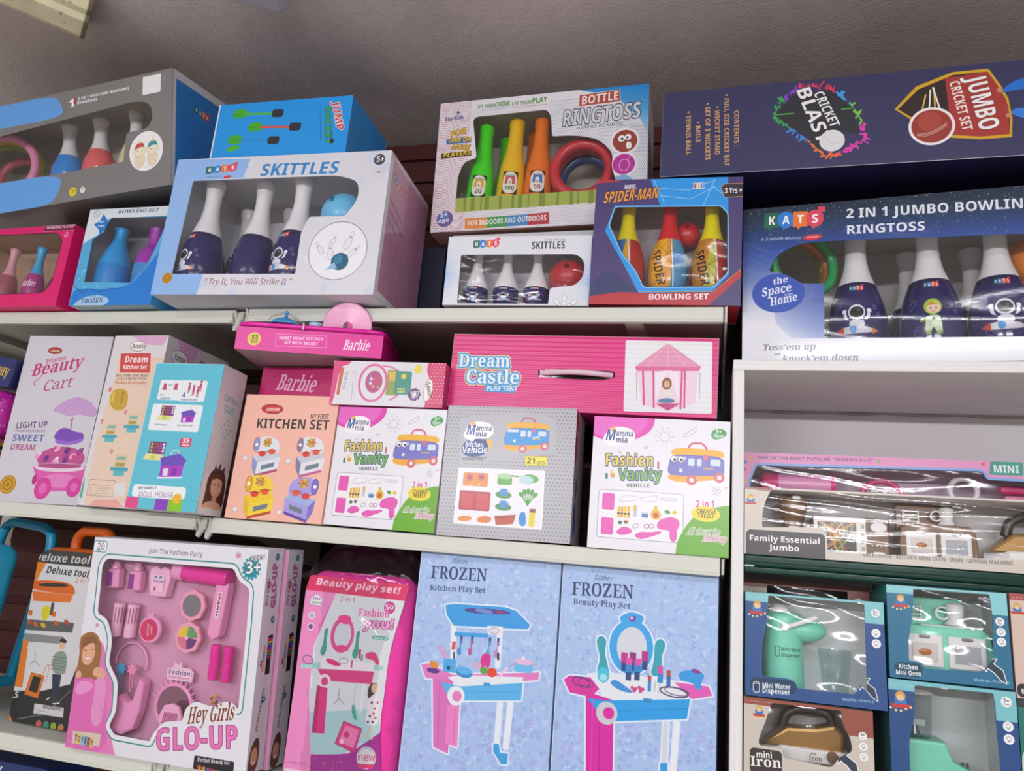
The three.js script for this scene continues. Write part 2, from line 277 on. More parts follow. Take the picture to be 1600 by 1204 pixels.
// navy sleeve of the bowling pins: a little white-suited or green-suited astronaut, stars, a planet
function sleeveTex(kind) {
  return print(0.28, 0.12, (g, w, h) => {
    RC(g, 0, 0, w, h, '#23235f'); RC(g, 0, 0, w, 13, '#1a1c4e');
    const x = w / 2, y = 62;
    tiles(g, x - 14, 16, x + 14, 16, 9);
    const pale = '#7f86c8';
    g.save(); g.translate(x, 58); g.scale(0.74, 0.74); g.translate(-x, -58);
    star(g, x + 38, 40, 6, pale, 1); star(g, x + 45, 54, 5, pale, 1); EL(g, x - 40, 38, 5, 12, 0.5, 0, pale, 1); CI(g, x - 26, 98, 11, 0, pale, 1); CI(g, x - 29, 94, 3, 0, pale, 0.8); CI(g, x - 22, 101, 3, 0, pale, 0.8);
    if (kind) {
      EL(g, x, y - 16, 17, 17, 0, '#a9c93a'); EL(g, x + 1, y - 13, 13, 12, 0, '#f3d3b4'); PO(g, [x - 12, y - 18, x - 2, y - 26, x + 13, y - 18, x + 4, y - 20], '#d8873a');
      CI(g, x - 4, y - 12, 1.8, '#2a62a0'); CI(g, x + 6, y - 12, 1.8, '#2a62a0'); SM(g, [x - 3, y - 6, x + 1, y - 4, x + 5, y - 6], 0, '#a0522d', 0.8, true);
      SM(g, [x - 14, y + 2, x + 14, y + 2, x + 15, y + 22, x + 17, y + 42, x + 4, y + 40, x, y + 26, x - 6, y + 40, x - 17, y + 40, x - 15, y + 22], '#cfe0c0', '#4c6a4a', 0.8);
      SM(g, [x - 14, y + 4, x - 26, y + 10, x - 24, y + 17, x - 13, y + 14], '#8fb84a'); SM(g, [x + 13, y + 4, x + 24, y + 10, x + 22, y + 18, x + 13, y + 14], '#3a4a56');
      CI(g, x, y + 10, 3, '#3a4a56'); RC(g, x - 15, y + 36, 10, 7, '#8fb84a'); RC(g, x + 5, y + 36, 11, 7, '#8fb84a');
    } else {
      CI(g, x, y - 10, 17, '#e8eaf2'); EL(g, x, y - 10, 14, 12, 0, '#23252e'); EL(g, x + 4, y - 14, 4, 3, 0.5, '#565a68');
      SM(g, [x - 14, y + 6, x + 14, y + 6, x + 16, y + 24, x - 16, y + 24], '#dfe2ec', '#7d8194', 0.8);
      for (const s of [-1, 1]) { SM(g, [x + s * 12, y + 8, x + s * 26, y + 4, x + s * 27, y - 12, x + s * 21, y - 14, x + s * 20, y, x + s * 10, y + 16], '#e8eaf2'); CI(g, x + s * 25, y - 13, 5, '#f4f5fa'); }
      SM(g, [x - 42, y + 30, x - 26, y + 20, x + 30, y + 22, x + 34, y + 36, x - 26, y + 38], '#d9dbe6', '#8b8fa0', 0.8); PO(g, [x - 46, y + 30, x - 27, y + 20, x - 27, y + 38], '#d4452f');
      EL(g, x - 8, y + 28, 7, 8, 0, '#4b9ad8'); PO(g, [x + 30, y + 24, x + 44, y + 30, x + 30, y + 38], '#e58b2b');
    }
    g.restore();
  });
}
const SLEEVE = [sleeveTex(0), sleeveTex(1)].map((map) => new THREE.MeshPhysicalMaterial({ map, roughness: 0.14 }));
// bowling pin of height H (metres): body + wrapped sleeve
function pin(b, label, group, x, y, z, H, bodyMat, sleeveMat, o = {}) {
  const t = inside(b, 'bowling_pin', label, 'bowling pin', x, y, z, group, [Math.PI + (o.turn || 0), 0, 0]);
  const s = o.shape || [[0, 0], [0.1, 0.0], [0.135, 0.02], [0.185, 0.13], [0.2, 0.26], [0.185, 0.4], [0.135, 0.54], [0.09, 0.66], [0.072, 0.78], [0.078, 0.89], [0.092, 0.945], [0.09, 0.985], [0.06, 1.0], [0, 1.0]];
  const k = o.fat || 1, P = curvePts(s.map(([r, q]) => [r * H * k, q * H]), 60);
  mesh('pin_body', lathe(P), bodyMat, t);
  const [a, e] = o.sleeve || [0.06, 0.53];
  const Q = P.filter(([r, q]) => q > a * H && q < e * H && r > 0.05 * H).map(([r, q]) => [r + 0.0004, q]);
  if (sleeveMat && Q.length > 2) mesh('printed_sleeve', lathe(Q, 48), sleeveMat, t);
  return t;
}
const WHITE = plastic('#ecebec', 0.25);
// ---- large pale blue skittles carton ----
const katsWin = [[43.8,49.2, 4], [356.9,48.9, 16], [404.1,62.6, 24], [407.3,100.3, 14], [385.9,134.8, 6], [312,135, 6], [300.6,167.9, 2], [301.9,251.3, 4], [38.1,249.6, 2]];
const skittlesBox = carton('skittles_box', 'large pale blue and white skittles carton with a window of three navy pins', { p:[-.3901,1.9562,.0638],r:[.0493,0,.0009],w:.463,h:.2921,d:.22,
  window: [katsWin], liner: '#e4e4e8', bottom: '#dcdde4', left: '#9fc4ec',
  front: card(print(.463, .2921, (g, w, h) => {
    RC(g, 0, 0, w, h, '#dcdde4');
    for (let i = 0; i < 26; i++) CI(g, rnd() * w, rnd() * h, 4 + rnd() * 12, ['#d2d4e6', '#cfd9ea', '#e4e3ea'][i % 3]);
    PO(g, [0, 0, 165.4,5.2, 155.4,46.8, 43.8,49.2, 38.1,249.6, 107.3,250, 101.3,295.1, 0, h], '#93bdf0');
    tiles(g, 69.4,34.6, 136.7,29.7, 14.9);
    TX(g, 'A SIMARR BRAND', 71.2,43.5, 108,42.7, 3.3, '#5c6f9c', 's'); EL(g, 120.1,43.2, 9.1, 3.3, -0.1, '#d8444e');
    TX(g, 'SKITTLES', 190,43.7, 357.5,44.7, 25.6, '#2f86c8', 'S', { k: 0.12 });
    CI(g, 440.1,18.8, 11.6, '#4a4a52'); TX(g, '5+', 433.4,23.6, 449.7,23.5, 11.6, '#fff'); CI(g, 441.7,46.4, 10.3, '#dcdde4', '#b3b3ba', 0.6); EL(g, 441.6,45.1, 5, 3.3, 0, '#b0b0b8');
    CI(g, 381.2,205.1, 58.2, '#eef0f4', '#54565e', 1);
    for (const [x, y, a, s] of [[402.2,184.1, 0.35, 1.2], [370.7,183.6, 0.5, 0.8], [343.8,199.4, -0.6, 0.9], [366.7,205.7, -0.15, 1.05], [414.2,206.4, 0.75, 0.9]]) { g.save(); g.translate(x, y); g.rotate(a); g.scale(s, s); EL(g, 0, 6, 5.5, 11, 0, '#e9e9ee', '#777', 0.5); EL(g, 0, -10, 2.6, 6, 0, '#f2f2f6', '#777', 0.5); RC(g, -2.4, -6, 4.8, 1.6, '#b5533c'); g.restore(); }
    CI(g, 388.4,226.9, 17.3, '#1d5f80'); CI(g, 384.6,222.8, 9.1, '#2f83a8'); for (const q of [0, 1, 2]) CI(g, 396.1,225.3, 1.4, '#0d2a3a'); PO(g, [361.6,243.7, 377.3,227.9, 385.1,239.9], '#8fc3dc');
    TX(g, '“ Try It, You Will Strike It “', 111.7,271.9, 295.9,272.4, 12.4, '#83473d', 's', { k: 0.2 });
    for (let i = 0; i < 5; i++) CI(g, 30, h - 34, 11 - i * 2, i % 2 ? '#a8770f' : '#c8920f'); 
  }), WRAP),
  right: card(print(.22, .2921, (g, w, h) => {
    RC(g, 0, 0, w, h, '#c68aa8'); RC(g, 0, 0, 14, h, '#dedee2'); RC(g, 0, h - 14, w, 14, '#dedee2'); RC(g, 0, 0, w, 10, '#d3c4cf');
    tiles(g, 22, 44, 70, 60, 14);
    TX(g, 'SKITTLES', 20, 96, 90, 112, 9, '#5b3a52'); TX(g, '6 Pin Bowling', 20, 116, 100, 134, 9, '#5b3a52'); TX(g, 'Set Box', 20, 136, 66, 146, 9, '#5b3a52');
    g.save(); g.transform(1, 0.2, 0, 1, 0, 0); lines(g, 20, 150, 110, 10, 9, '#8b5f7d', 0.8); lines(g, 130, 60, 70, 14, 8, '#8b5f7d', 0.8); g.restore();
    LI(g, [w * 0.45, 0, w * 0.42, h], '#e6c6d6', 1);
  }), WRAP),
  top: '#d9d9de' });
[['left', 365, 0], ['middle', 615, 1], ['right', 835, 0]].forEach(([s, x, k], i) => {
  const p = [[-.1702,.063], [-.0634,.0625], [.0315,.062]][i];
  pin(skittlesBox, `white and navy bowling pin, ${s} one in the large pale blue skittles box`, 'pins in the large skittles box', p[0], 0.0055, [-0.05, -0.064, -0.05][i], 0.262, WHITE, SLEEVE[k], { fat: 0.81, turn: [-0.35, -1.1, -0.25][i] });
});
[[-.1549,.1027], [-.0525,.1021]].forEach((p, i) => pin(skittlesBox, `white bowling pin in the rear row of the large skittles box, ${i ? 'right' : 'left'} one`, 'pins in the large skittles box', p[0], 0.0055, -0.155, 0.25, WHITE, SLEEVE[0], { fat: 0.75 }));
{ const t = inside(skittlesBox, 'bowling_ball', 'pale blue bowling ball in the large skittles box', 'ball', .1233,.1844, -0.06); mesh('ball', new THREE.SphereGeometry(0.047, 36, 24), plastic('#6cc4ee', 0.3), t); const h = mesh('finger_hole', cyl(0.007, 0.007, 0.003), plastic('#2a6f96'), t, -0.01, 0.02, 0.0418); h.rotation.set(1.1, 0, -0.4); }
// ---- bright blue rocket carton lying on it ----
carton('rocket_box', 'bright blue toy rocket carton lying on the large skittles box', { p:[-.406,2.2495,.0607],r:[.0308,.0092,-.0009],w:.3,h:.1249,d:.17, left: '#e8ecef', bottom: '#1697e6', top: '#1697e6',
  front: card(print(.3, .1249, (g, w, h) => {
    RC(g, 0, 0, w, h, '#1697e6'); RC(g, 0, 0, 3, h, '#e9eef2');
    const R = (x1, y1, x2, y2, body) => {
      SM(g, [x1, y1 - 9, x1 + 20, y1 - 14, x1 + 34, y1 - 5, x1 + 34, y1 + 6, x1 + 18, y1 + 10, x1, y1 + 8], '#3fae2a'); LI(g, [x1, y1, x1 + 34, y1], '#2b8a1e', 1.2);
      LI(g, [x1 + 28, y1, x2, y2], body, 5); g.save(); g.translate(x2 + 12, y2); g.rotate(0.05); RR(g, -13, -9, 13, 9, 6, '#25282e'); g.restore();
    };
    R(35.7,25.2, 126.4,28.4, '#4cbf30'); R(76.3,57.7, 170.4,61.6, '#d8523a'); R(35.4,84.6, 127.1,89.3, '#1f8fd8');
    SM(g, [34.3,102.7, 46.6,95.3, 69.1,97.9, 58.3,108.5, 37.9,109.6], '#49b52a');
    TX(g, 'JUMP', 256.6,13.9, 275.9,77.3, 15, '#d83a3a', 'S', { k: 0.15, o: '#f2e7e9', ow: 1.2 });
    TX(g, 'ROCKET', 241.4,19.5, 254.2,104.4, 13.3, '#3fae3a', 'S', { k: 0.2, o: '#124a86', ow: 0.8 });
    LI(g, [231.4,25.5, 243.1,96.3], '#0f4f86', 0.7); RR(g, 264.2,94.1, 272.4,103.3, 2, '#1c2a3a'); LI(g, [265.1,76.6, 267.8,95.2], '#1c2a3a', 1.4);
  })),
  right: card(print(.17, .1249, (g, w, h) => { RC(g, 0, 0, w, h, '#1c8ad6'); g.globalAlpha = 0.5; lines(g, 20, 20, 60, 8, 7, '#3c88bd', 0.8); g.globalAlpha = 1; SM(g, [95, 96, 110, 84, 124, 92, 138, 88, 130, 104, 112, 110], '#8aa53a'); })) });
// ---- grey unicorn bowling and ringtoss carton ----
const uniWin = [[6.2,80.3, 20], [545.3,56.2, 30], [580.9,66.9, 30], [591,96.2, 30], [578,122.2, 20], [522,123.4, 8], [515.4,186, 2], [349.3,186.5, 0], [12.7,181.4, 10]];
const unicornBox = carton('bowling_ringtoss_box', 'grey and blue unicorn bowling and ring toss carton tipped on two smaller boxes', { p:[-.9657,2.183,.0422],r:[-.0258,.1606,.0723],w:.6391,h:.254,d:.17, window: [uniWin], liner: '#bdb9b4',
  front: card(print(.6391, .254, (g, w, h) => {
    RC(g, 0, 0, w, h, '#7f7d7c');
    SM(g, [-192.3,-7.6, -34.9,-4.8, 163.2,.8, 319.4,2.5, 342.9,27.2, 351.8,59, 166.1,55, -31.1,50.9, -188.4,41.3], '#64a5ea');
    SM(g, [-178.9,162.2, 172.8,181.8, 350.3,187.7, 346.3,221.5, 323.3,256.1, 177,260.3, -171.1,261.4], '#64a5ea');
    PO(g, [363.1,26.4, 374,19.8, 380.7,22.9, 377.8,38.9, 370.3,39.4, 371.2,29.3], '#f2f2f2'); PO(g, [377,18.6, 385.2,23.7, 382.1,34.9, 376.6,31.4], '#b03a48');
    TX(g, '2 IN 1 UNICORN BOWLING', 388,26.4, 527,27.1, 6.2, '#efefef'); TX(g, 'RINGTOSS', 385.6,35.6, 441.8,36.9, 6.2, '#efefef');
    PO(g, [562.9,7.7, 607.5,8, 607.1,46.2, 563,45.9], '#f0efef', '#f0efef', 2); LI(g, [611.9,41.8, 618.6,11.2], '#a9a7a6', 0.6);
    const [cx, cy] = [574.3,171.7], r = 43.2; CI(g, cx, cy, r, '#f4f2f0');
    for (const [s, c, d] of [[-1, '#c8494a', '#e8b04a'], [1, '#3a93a8', '#e8b04a']]) { const x = cx + s * r * 0.38, y = cy; EL(g, x, y + r * 0.38, r * 0.3, r * 0.42, 0, '#eadfc0', '#b5a079', 0.6); EL(g, x, y - r * 0.08, r * 0.33, r * 0.3, 0, '#f1e8cd', '#b5a079', 0.6); SM(g, [x - r * 0.34, y - r * 0.1, x - r * 0.2, y - r * 0.48, x + r * 0.22, y - r * 0.46, x + r * 0.3, y - r * 0.2, x, y - r * 0.28], c); PO(g, [x - 2, y - r * 0.4, x + 2, y - r * 0.4, x + 1, y - r * 0.72], d); CI(g, x - r * 0.12, y - r * 0.06, 1.1, '#333'); CI(g, x + r * 0.14, y - r * 0.06, 1.1, '#333'); }
    for (let i = 0; i < 9; i++) { const a = i * 0.75; CI(g, cx + r * 0.8 * Math.cos(a), cy + r * 0.82 * Math.sin(a), 0.9, i % 2 ? '#d87ab0' : '#7a8ad0'); }
    CI(g, 382,233, 10.3, '#e3cf1c'); TX(g, '3+', 375.6,236.4, 390.4,236.4, 9.5, '#333', 's'); CI(g, 408.6,232.5, 7, '#ecebea'); EL(g, 408.5,231.1, 2.4, 1.6, 0, '#666');
  })),
  right: card(print(.17, .254, (g, w, h) => { RC(g, 0, 0, w, h, '#d9d9dc'); RC(g, 9, 18, w - 9, h - 18, '#2c82d2'); tiles(g, 66, 66, 112, 70, 15); g.save(); g.transform(1, 0.1, 0, 1, 0, 0); lines(g, 24, 76, 70, 14, 7.5, '#1c5fa8', 0.9); TX(g, 'Contents', 20, 200, 62, 200, 9, '#1c4f90'); lines(g, 20, 214, 80, 4, 7, '#1c5fa8', 0.9); g.restore(); })),
  bottom: paint('#7f7d7c', 0.2), top: '#7f7d7c' });
{
  const ps = [[-.0446,.1118, '#2f8fe0', 'blue'], [.0461,.1115, '#e8676a', 'coral'], [.1474,.1092, '#e6dcae', 'cream']];
  for (const [x, , c, n] of ps) pin(unicornBox, `white bowling pin with a ${n} body in the grey unicorn box`, 'pins in the unicorn box', x, 0.04, -0.085, 0.186, WHITE, new THREE.MeshPhysicalMaterial({ roughness: 0.25, map: print(0.2, 0.08, (g, w, h) => { RC(g, 0, 0, w, h, c); SM(g, [60, 60, 66, 44, 80, 46, 88, 60, 96, 70, 90, 80, 60, 80], '#efe6cd'); CI(g, 70, 55, 6, '#f6eedb'); star(g, 120, 40, 5, '#fff'); }) }), { fat: 1.0, sleeve: [0.04, 0.6] });
  const rs = [[-.1662,.1438, -0.045, '#e88bb4', 'pink', 0.082], [-.1905,.1456, -0.07, '#d8b51c', 'yellow', 0.088], [-.2022,.1472, -0.095, '#8fae22', 'green', 0.084], [-.1989,.1406, -0.122, '#c85a6a', 'red', 0.062]];
  for (const [x, y, z, c, n, R] of rs) { const t = inside(unicornBox, 'toss_ring', `${n} plastic toss ring in the grey unicorn box`, 'ring', x - 0.03, Math.max(y - 0.01, R + 0.012), z, 'toss rings in the unicorn box', [0.35, -0.08, 0]); mesh('ring', new THREE.TorusGeometry(R - 0.009, 0.0095, 16, 60), plastic(c, 0.3), t); }
}
// ---- small bowling cartons under it ----
const pinkWin = [[-54.3,13.9, 6], [268.1,18.1, 10], [288.6,35.9, 8], [289.1,71.1, 4], [288.5,134.7, 10], [270.3,156.9, 8], [-1.6,157.1, 6]];
const pinkBowl = carton('bowling_set_box', 'magenta bowling set carton at the far left of the top shelf', { p:[-1.0595,1.9552,.0215],r:[-.0326,-.0036,-.0042],w:.3148,h:.188,d:.11, window: [pinkWin], liner: '#b8977e', side: '#e0126e',
  front: card(print(.3148, .188, (g, w, h) => {
    RC(g, 0, 0, w, h, '#e0126e'); tracePath(g, pinkWin, 0, '#3c0b22', 2.4);
    PO(g, [228.6,.4, 316.6,.6, 318.2,14, 227.9,12.8], '#7d1046', '#f0d7e2', 0.5); TX(g, 'BOWLING PLAYSET', 235.1,7.1, 314.3,7.6, 5.5, '#f4dfe8', 'S', { k: 0.15 });
    CI(g, 296,23.6, 6, '#e0126e', '#f7e7ee', 0.7); TX(g, '2', 294.7,26.9, 299.3,26.9, 6, '#f7e7ee'); LI(g, [146.2,127.3, 154.3,136, 150.4,155.5], '#3c0b22', 2);
  })),
  right: '#e0126e' });
{
  const b2 = new THREE.MeshPhysicalMaterial({ roughness: 0.3, map: print(0.2, 0.09, (g, w, h) => { RC(g, 0, 0, w, h, '#a8247e'); TX(g, 'Barbie', 84, 40, 132, 36, 17, '#f7e2ef', 'R', { k: 0.2 }); for (let i = 0; i < 14; i++) CI(g, rnd() * w, 55 + rnd() * 30, 3, '#b9861f'); }) });
  const q = [[-.0631,.0596, plastic('#d99aa8'), paint('#9c4a5c', 0.4), 'pale pink'], [.0182,.0573, plastic('#2aa8e0'), b2, 'sky blue'], [.0505,.0663, plastic('#8c2a78'), paint('#7a1f66', 0.4), 'purple']];
  q.forEach(([x, , a, b, n]) => pin(pinkBowl, `${n} necked bowling pin in the magenta bowling carton`, 'pins in the magenta bowling carton', x, 0.012, n === 'purple' ? -0.08 : -0.05, 0.15, a, b, { sleeve: [0.05, 0.56], fat: 0.74 }));
}
const iceWin = [[57.8,21.4, 4], [198.8,24.4, 3], [201.2,49.1, 3], [184.1,97.2, 6], [169.5,142.3, 6], [142.7,171.4, 3], [25.8,168, 3], [22.4,70.3, 4], [46,54.4, 3]];
const iceBowl = carton('bowling_set_box', 'icy blue bowling set carton between the magenta carton and the large skittles box', { p:[-.7675,1.9553,.0238],r:[.0258,.0027,.0051],w:.2007,h:.2198,d:.11, window: [iceWin], liner: '#a6a8ae', side: '#5fb1de', left: '#dcdfe2', bottom: '#9fb8c6',
  front: card(print(.2007, .2198, (g, w, h) => {
    RC(g, 0, 0, w, h, '#52aede'); for (let i = 0; i < 160; i++) PO(g, [rnd() * w, rnd() * h, rnd() * w, rnd() * h, rnd() * w, rnd() * h].map((v, k, a) => (k < 2 ? v : a[k % 2] + (rnd() - 0.5) * 16)), ['#7fcaec', '#3f9bd2', '#a5dcf2', '#5cb6e4'][i % 4]);
    PO(g, [0, 0, w, 0, w, 22, 40, 24, 34, 60, 0, 80], '#dbe6ea');
    TX(g, 'BOWLING SET', 72.2,11.9, 174.5,11.2, 7.9, '#2c4a72', 'R', { k: 0.2 });
    CI(g, 18.4,11.3, 7.9, '#d8dfe6', '#b08a8a', 0.8); LI(g, [11.1,6.7, 26.1,17.2], '#b08a8a', 1);
    PO(g, [36.8,10.6, 51.8,28.1, 62.4,34.1, 51.3,44.9, 38.8,62.5, 32.3,48.3, 16.7,35.2, 30.5,28.7], '#1f78c8', '#cfe6f4', 1); TX(g, 'For', 30.9,32.9, 44.2,32, 4.8, '#eaf4fa'); TX(g, 'kids', 29.3,42.6, 46.4,41.1, 4.8, '#eaf4fa');
    SM(g, [210.9,73.8, 197,102.9, 168.7,144.9, 143.8,176.2, 90.2,185.9, 4.4,179.3, .6,211.4, 4.3,248.6, 206.6,249.6, 243.5,198.6], '#1d7fd6');
    SM(g, [3.7,176.6, 26.8,195.7, 40.9,179.8, 68.3,193.6, 94.6,179.4, 119.9,186.4], 0, '#0f56a6', 1.6, true);
    SM(g, [8.1,216.8, 50.3,193.3, 103.6,204.6, 87.4,222.9, 11.6,230.1], '#a9cdea');
    TX(g, 'Disney', 44.8,201.3, 64,200.2, 3.7, '#12305e', 'r', { k: 0.2 }); TX(g, 'FROZEN', 29.4,214.9, 82.6,212.8, 10.1, '#123a78', 'R', { k: 0.1 });
  })) });
{
  const q = [[-.0641,.0738, '#1fa0e4', '#1a86d4', 'sky blue'], [.0326,.0721, '#a02fae', '#3f8fd6', 'purple']];
  q.forEach(([x, , a, b, n]) => pin(iceBowl, `${n} bowling pin in the icy blue bowling carton`, 'pins in the icy blue bowling carton', n === 'purple' ? x : x + 0.014, 0.035, n === 'purple' ? -0.056 : -0.045, 0.158, plastic(a), plastic(b), { fat: 0.82, sleeve: [0.0, 0.46], shape: n === 'purple' ? [[0, 0], [0.2, 0], [0.24, 0.05], [0.26, 0.3], [0.25, 0.5], [0.2, 0.66], [0.13, 0.73], [0.115, 0.8], [0.13, 0.96], [0.125, 1], [0, 1]] : [[0, 0], [0.2, 0], [0.25, 0.05], [0.26, 0.25], [0.245, 0.45], [0.17, 0.66], [0.1, 0.82], [0.105, 0.95], [0.12, 0.99], [0, 1]] }));
}
// ---- navy carton pushed in behind the large skittles box ----
{
  const d = carton('game_box', 'dark navy game carton pushed in behind the large skittles box', { p: [-0.302, 1.955, -0.175], r: [0.02, 0, 0], w: 0.36, h: 0.2, d: 0.26, side: '#161a33',
    right: card(print(0.26, 0.2, (g, w, h) => { RC(g, 0, 0, w, h, '#171a30'); TX(g, 'Bowling', 10, 60, 110, 96, 24, '#8b8fa6', 'R', { k: 0.2 }); SM(g, [20, 86, 50, 80, 60, 110, 40, 130, 14, 120], '#8a4a20'); g.save(); g.transform(1, 0.2, 0, 1, 0, 0); lines(g, 20, 140, 60, 6, 9, '#9aa0b4', 1.6); TX(g, 'ringtoss', 90, 90, 170, 92, 18, '#7d829a', 'R'); g.restore(); })) });
  carton('plain_box', 'plain white carton behind the small white skittles box, mostly hidden', { p: [0.08, 1.951, -0.13], r: [0, 0, 0], w: 0.34, h: 0.205, d: 0.2, side: '#cfcfd2' });
}
// ---- bottle ring toss carton ----
const rtWin = [[75,39.8, 14], [236.1,37.4, 10], [245.3,55.6, 8], [249,100.4, 6], [298.7,101.2, 40], [348,115.6, 40], [375.3,149.7, 20], [372.8,177.4, 10], [382.5,209.3, 6], [364.1,225.8, 3], [50.6,225.3, 2], [51.7,174.6, 10], [62.8,142.4, 14], [89.7,135.4, 6]];
const ringBox = carton('ringtoss_box', 'white dotted bottle ring toss carton with green, yellow and orange bottles', { p:[.0855,2.1627,-.12],r:[.0162,.0354,.0178],w:.4434,h:.2985,d:.16, window: [rtWin], liner: '#cfcabd', bottom: paint('#c79a8c', 0.3), side: '#d8d8dc',
  front: card(print(.4434, .2985, (g, w, h) => {
    RC(g, 0, 0, w, h, '#e6e4e8');
    PO(g, [294.9,-1.9, 447.6,-3.5, 449.7,128.1, 426.9,76.8, 377.7,21.6], LG(g, 441.3,-.6, 427.7,119.1, 0, '#1583cf', 0.5, '#4fa6dc', 1, '#dfe6ea'));
    for (let i = 0; i < 60; i++) { const y = i * 5.2; SM(g, [0, y, 14, y - 3, 26, y + 4, 40, y - 4, 56, y - 8, 70, y - 2].map((v, k) => (k % 2 ? v : v)), 0, '#cf7488', 1.1, true); }
    dots(g, 60, h - 56, w, h, 4.2, 0.85, '#b08a9a'); dots(g, w * 0.55, 20, w, h * 0.5, 4, 0.8, '#5f7f9c'); dots(g, w * 0.86, h * 0.3, w, h - 40, 4, 0.8, '#7c828c'); dots(g, 62, 22, w * 0.55, 46, 4.2, 0.7, '#c3a3ae');
    TX(g, 'LET THEM', 81.9,20.8, 125,20.6, 8.6, '#5a8a3a'); TX(g, 'THINK', 125,20.6, 155.7,20, 11.4, '#4a8a2a'); TX(g, 'LET THEM', 159.2,21.1, 201.9,20.2, 8.6, '#5a8a3a'); TX(g, 'PLAY', 202.6,20.3, 235.2,19.2, 12.2, '#4a8a2a'); LI(g, [94.3,26.6, 154.9,25.2], '#4a90c8', 0.8); LI(g, [163.6,26, 233.8,25], '#b84a5a', 0.8);
    TX(g, 'StarKids', 13.2,43.8, 54.8,41.7, 9.3, '#3a5f9a', 'S', { o: '#d8889a', ow: 0.4 }); CI(g, 40.7,25.1, 2.9, '#2f5fa0'); LI(g, [37.3,37.3, 40.9,28.9, 47.2,25.8], '#2f5fa0', 1.4);
    TX(g, 'FOR', 28.2,83.7, 62.3,76.3, 13.6, '#f0c020', 'S', { o: '#5a3a10', ow: 0.9, k: 0.2 }); PO(g, [19.4,86.7, 74.6,84.8, 75.6,99.1, 20.4,98.8], '#2f6fb8'); TX(g, 'ONE OR', 23,95.3, 74.3,96.4, 10.7, '#f3d13a', 'S', { o: '#5a3a10', ow: 0.7, k: 0.2 });
    TX(g, 'MORE', 31.3,110.9, 72.1,115.1, 10.7, '#f0c020', 'S', { o: '#5a3a10', ow: 0.9, k: 0.25 }); PO(g, [11.2,119.7, 76.8,117, 77.7,129.6, 10.4,131.6], '#4a3a14'); TX(g, 'PLAYERS', 13.7,128.5, 75.8,126.9, 10, '#e3c93a', 'S', { k: 0.2 });
    PO(g, [302.7,11.8, 385.4,7.8, 386.7,34.1, 302.3,37.5], '#b54a33', '#f0e6e2', 1); TX(g, 'BOTTLE', 306.1,33.5, 383.7,29.4, 18.6, '#f2efec', 'S', { k: 0.06 });
    TX(g, 'RINGTOSS', 267.5,79.6, 427.5,74, 35.1, '#d9dade', 'S', { k: 0.1, o: '#2a2f3e', ow: 2.2 }); TX(g, 'HEROES RE-UNITE', 298.3,89.7, 394.7,87.2, 6.8, '#4a4e58', 's');
    CI(g, 398.1,123.6, 29.3, '#f0eef0'); CI(g, 398.1,123.6, 24.3, '#9c3f2e'); CI(g, 391.3,117.7, 7.2, '#fff'); CI(g, 404,115.3, 6.4, '#fff'); CI(g, 392.3,118.5, 2.9, '#222'); CI(g, 403,115.9, 2.5, '#222'); SM(g, [401,123.8, 412.1,128.3, 410.9,142.2, 399.8,141.2], '#f4f0ea');
    CI(g, 396.8,174.1, 26.8, '#f0eef0'); CI(g, 396.8,174.1, 22.2, '#c02f9a'); SM(g, [388.2,185.5, 388.4,168.2, 397.1,161.9, 408.3,168, 407,180.1, 400.9,190], 0, '#f6d6ec', 1.2); LI(g, [402.9,165.9, 408.1,159.4], '#f0b8a0', 1.2); CI(g, 395.3,218.8, 22.2, '#7fb4d8');
    PO(g, [50.7,226, 348.2,224.7, 349,252.2, 51.9,257], '#a2b24a');
    for (const [a, b] of [[68.8,225.8], [84.4,225.7], [105.1,225.6], [113.7,225.5], [144.5,225.4], [171.5,225.4], [185,225.2], [205,225.1], [228.3,224.9], [234.9,225], [264.4,224.6], [290.4,224.6], [306.6,224.3], [329,224.5]].entries()) RC(g, b[0], b[1], [5, 8, 3, 10, 6][a % 5], 29.3, '#7d9034');
    PO(g, [73.8,271.4, 120.1,271.3, 121.7,295.2, 75.5,295.2], '#e08a3a'); PO(g, [120.1,271.3, 162.4,270.6, 163.8,294, 121.7,295.2], '#3f9a4a'); PO(g, [162.4,270.6, 207.3,269.7, 208.6,293.3, 163.8,294], '#3f86c0'); PO(g, [207.3,269.7, 250.7,268.1, 251.8,293, 208.6,293.3], '#b82f3a');
    TX(g, 'FOR INDOORS AND OUTDOORS', 80.9,288.4, 245.9,284.4, 11.4, '#f4f2ee'); CI(g, 30.2,270, 17.9, '#6a5a96'); CI(g, 26.9,264.1, 10.7, '#4f78b0'); TX(g, '5+', 19.4,266.5, 36.8,264.6, 11.4, '#eef'); TX(g, 'age', 15,277.7, 40.5,276.6, 9.3, '#eef');
  })) });
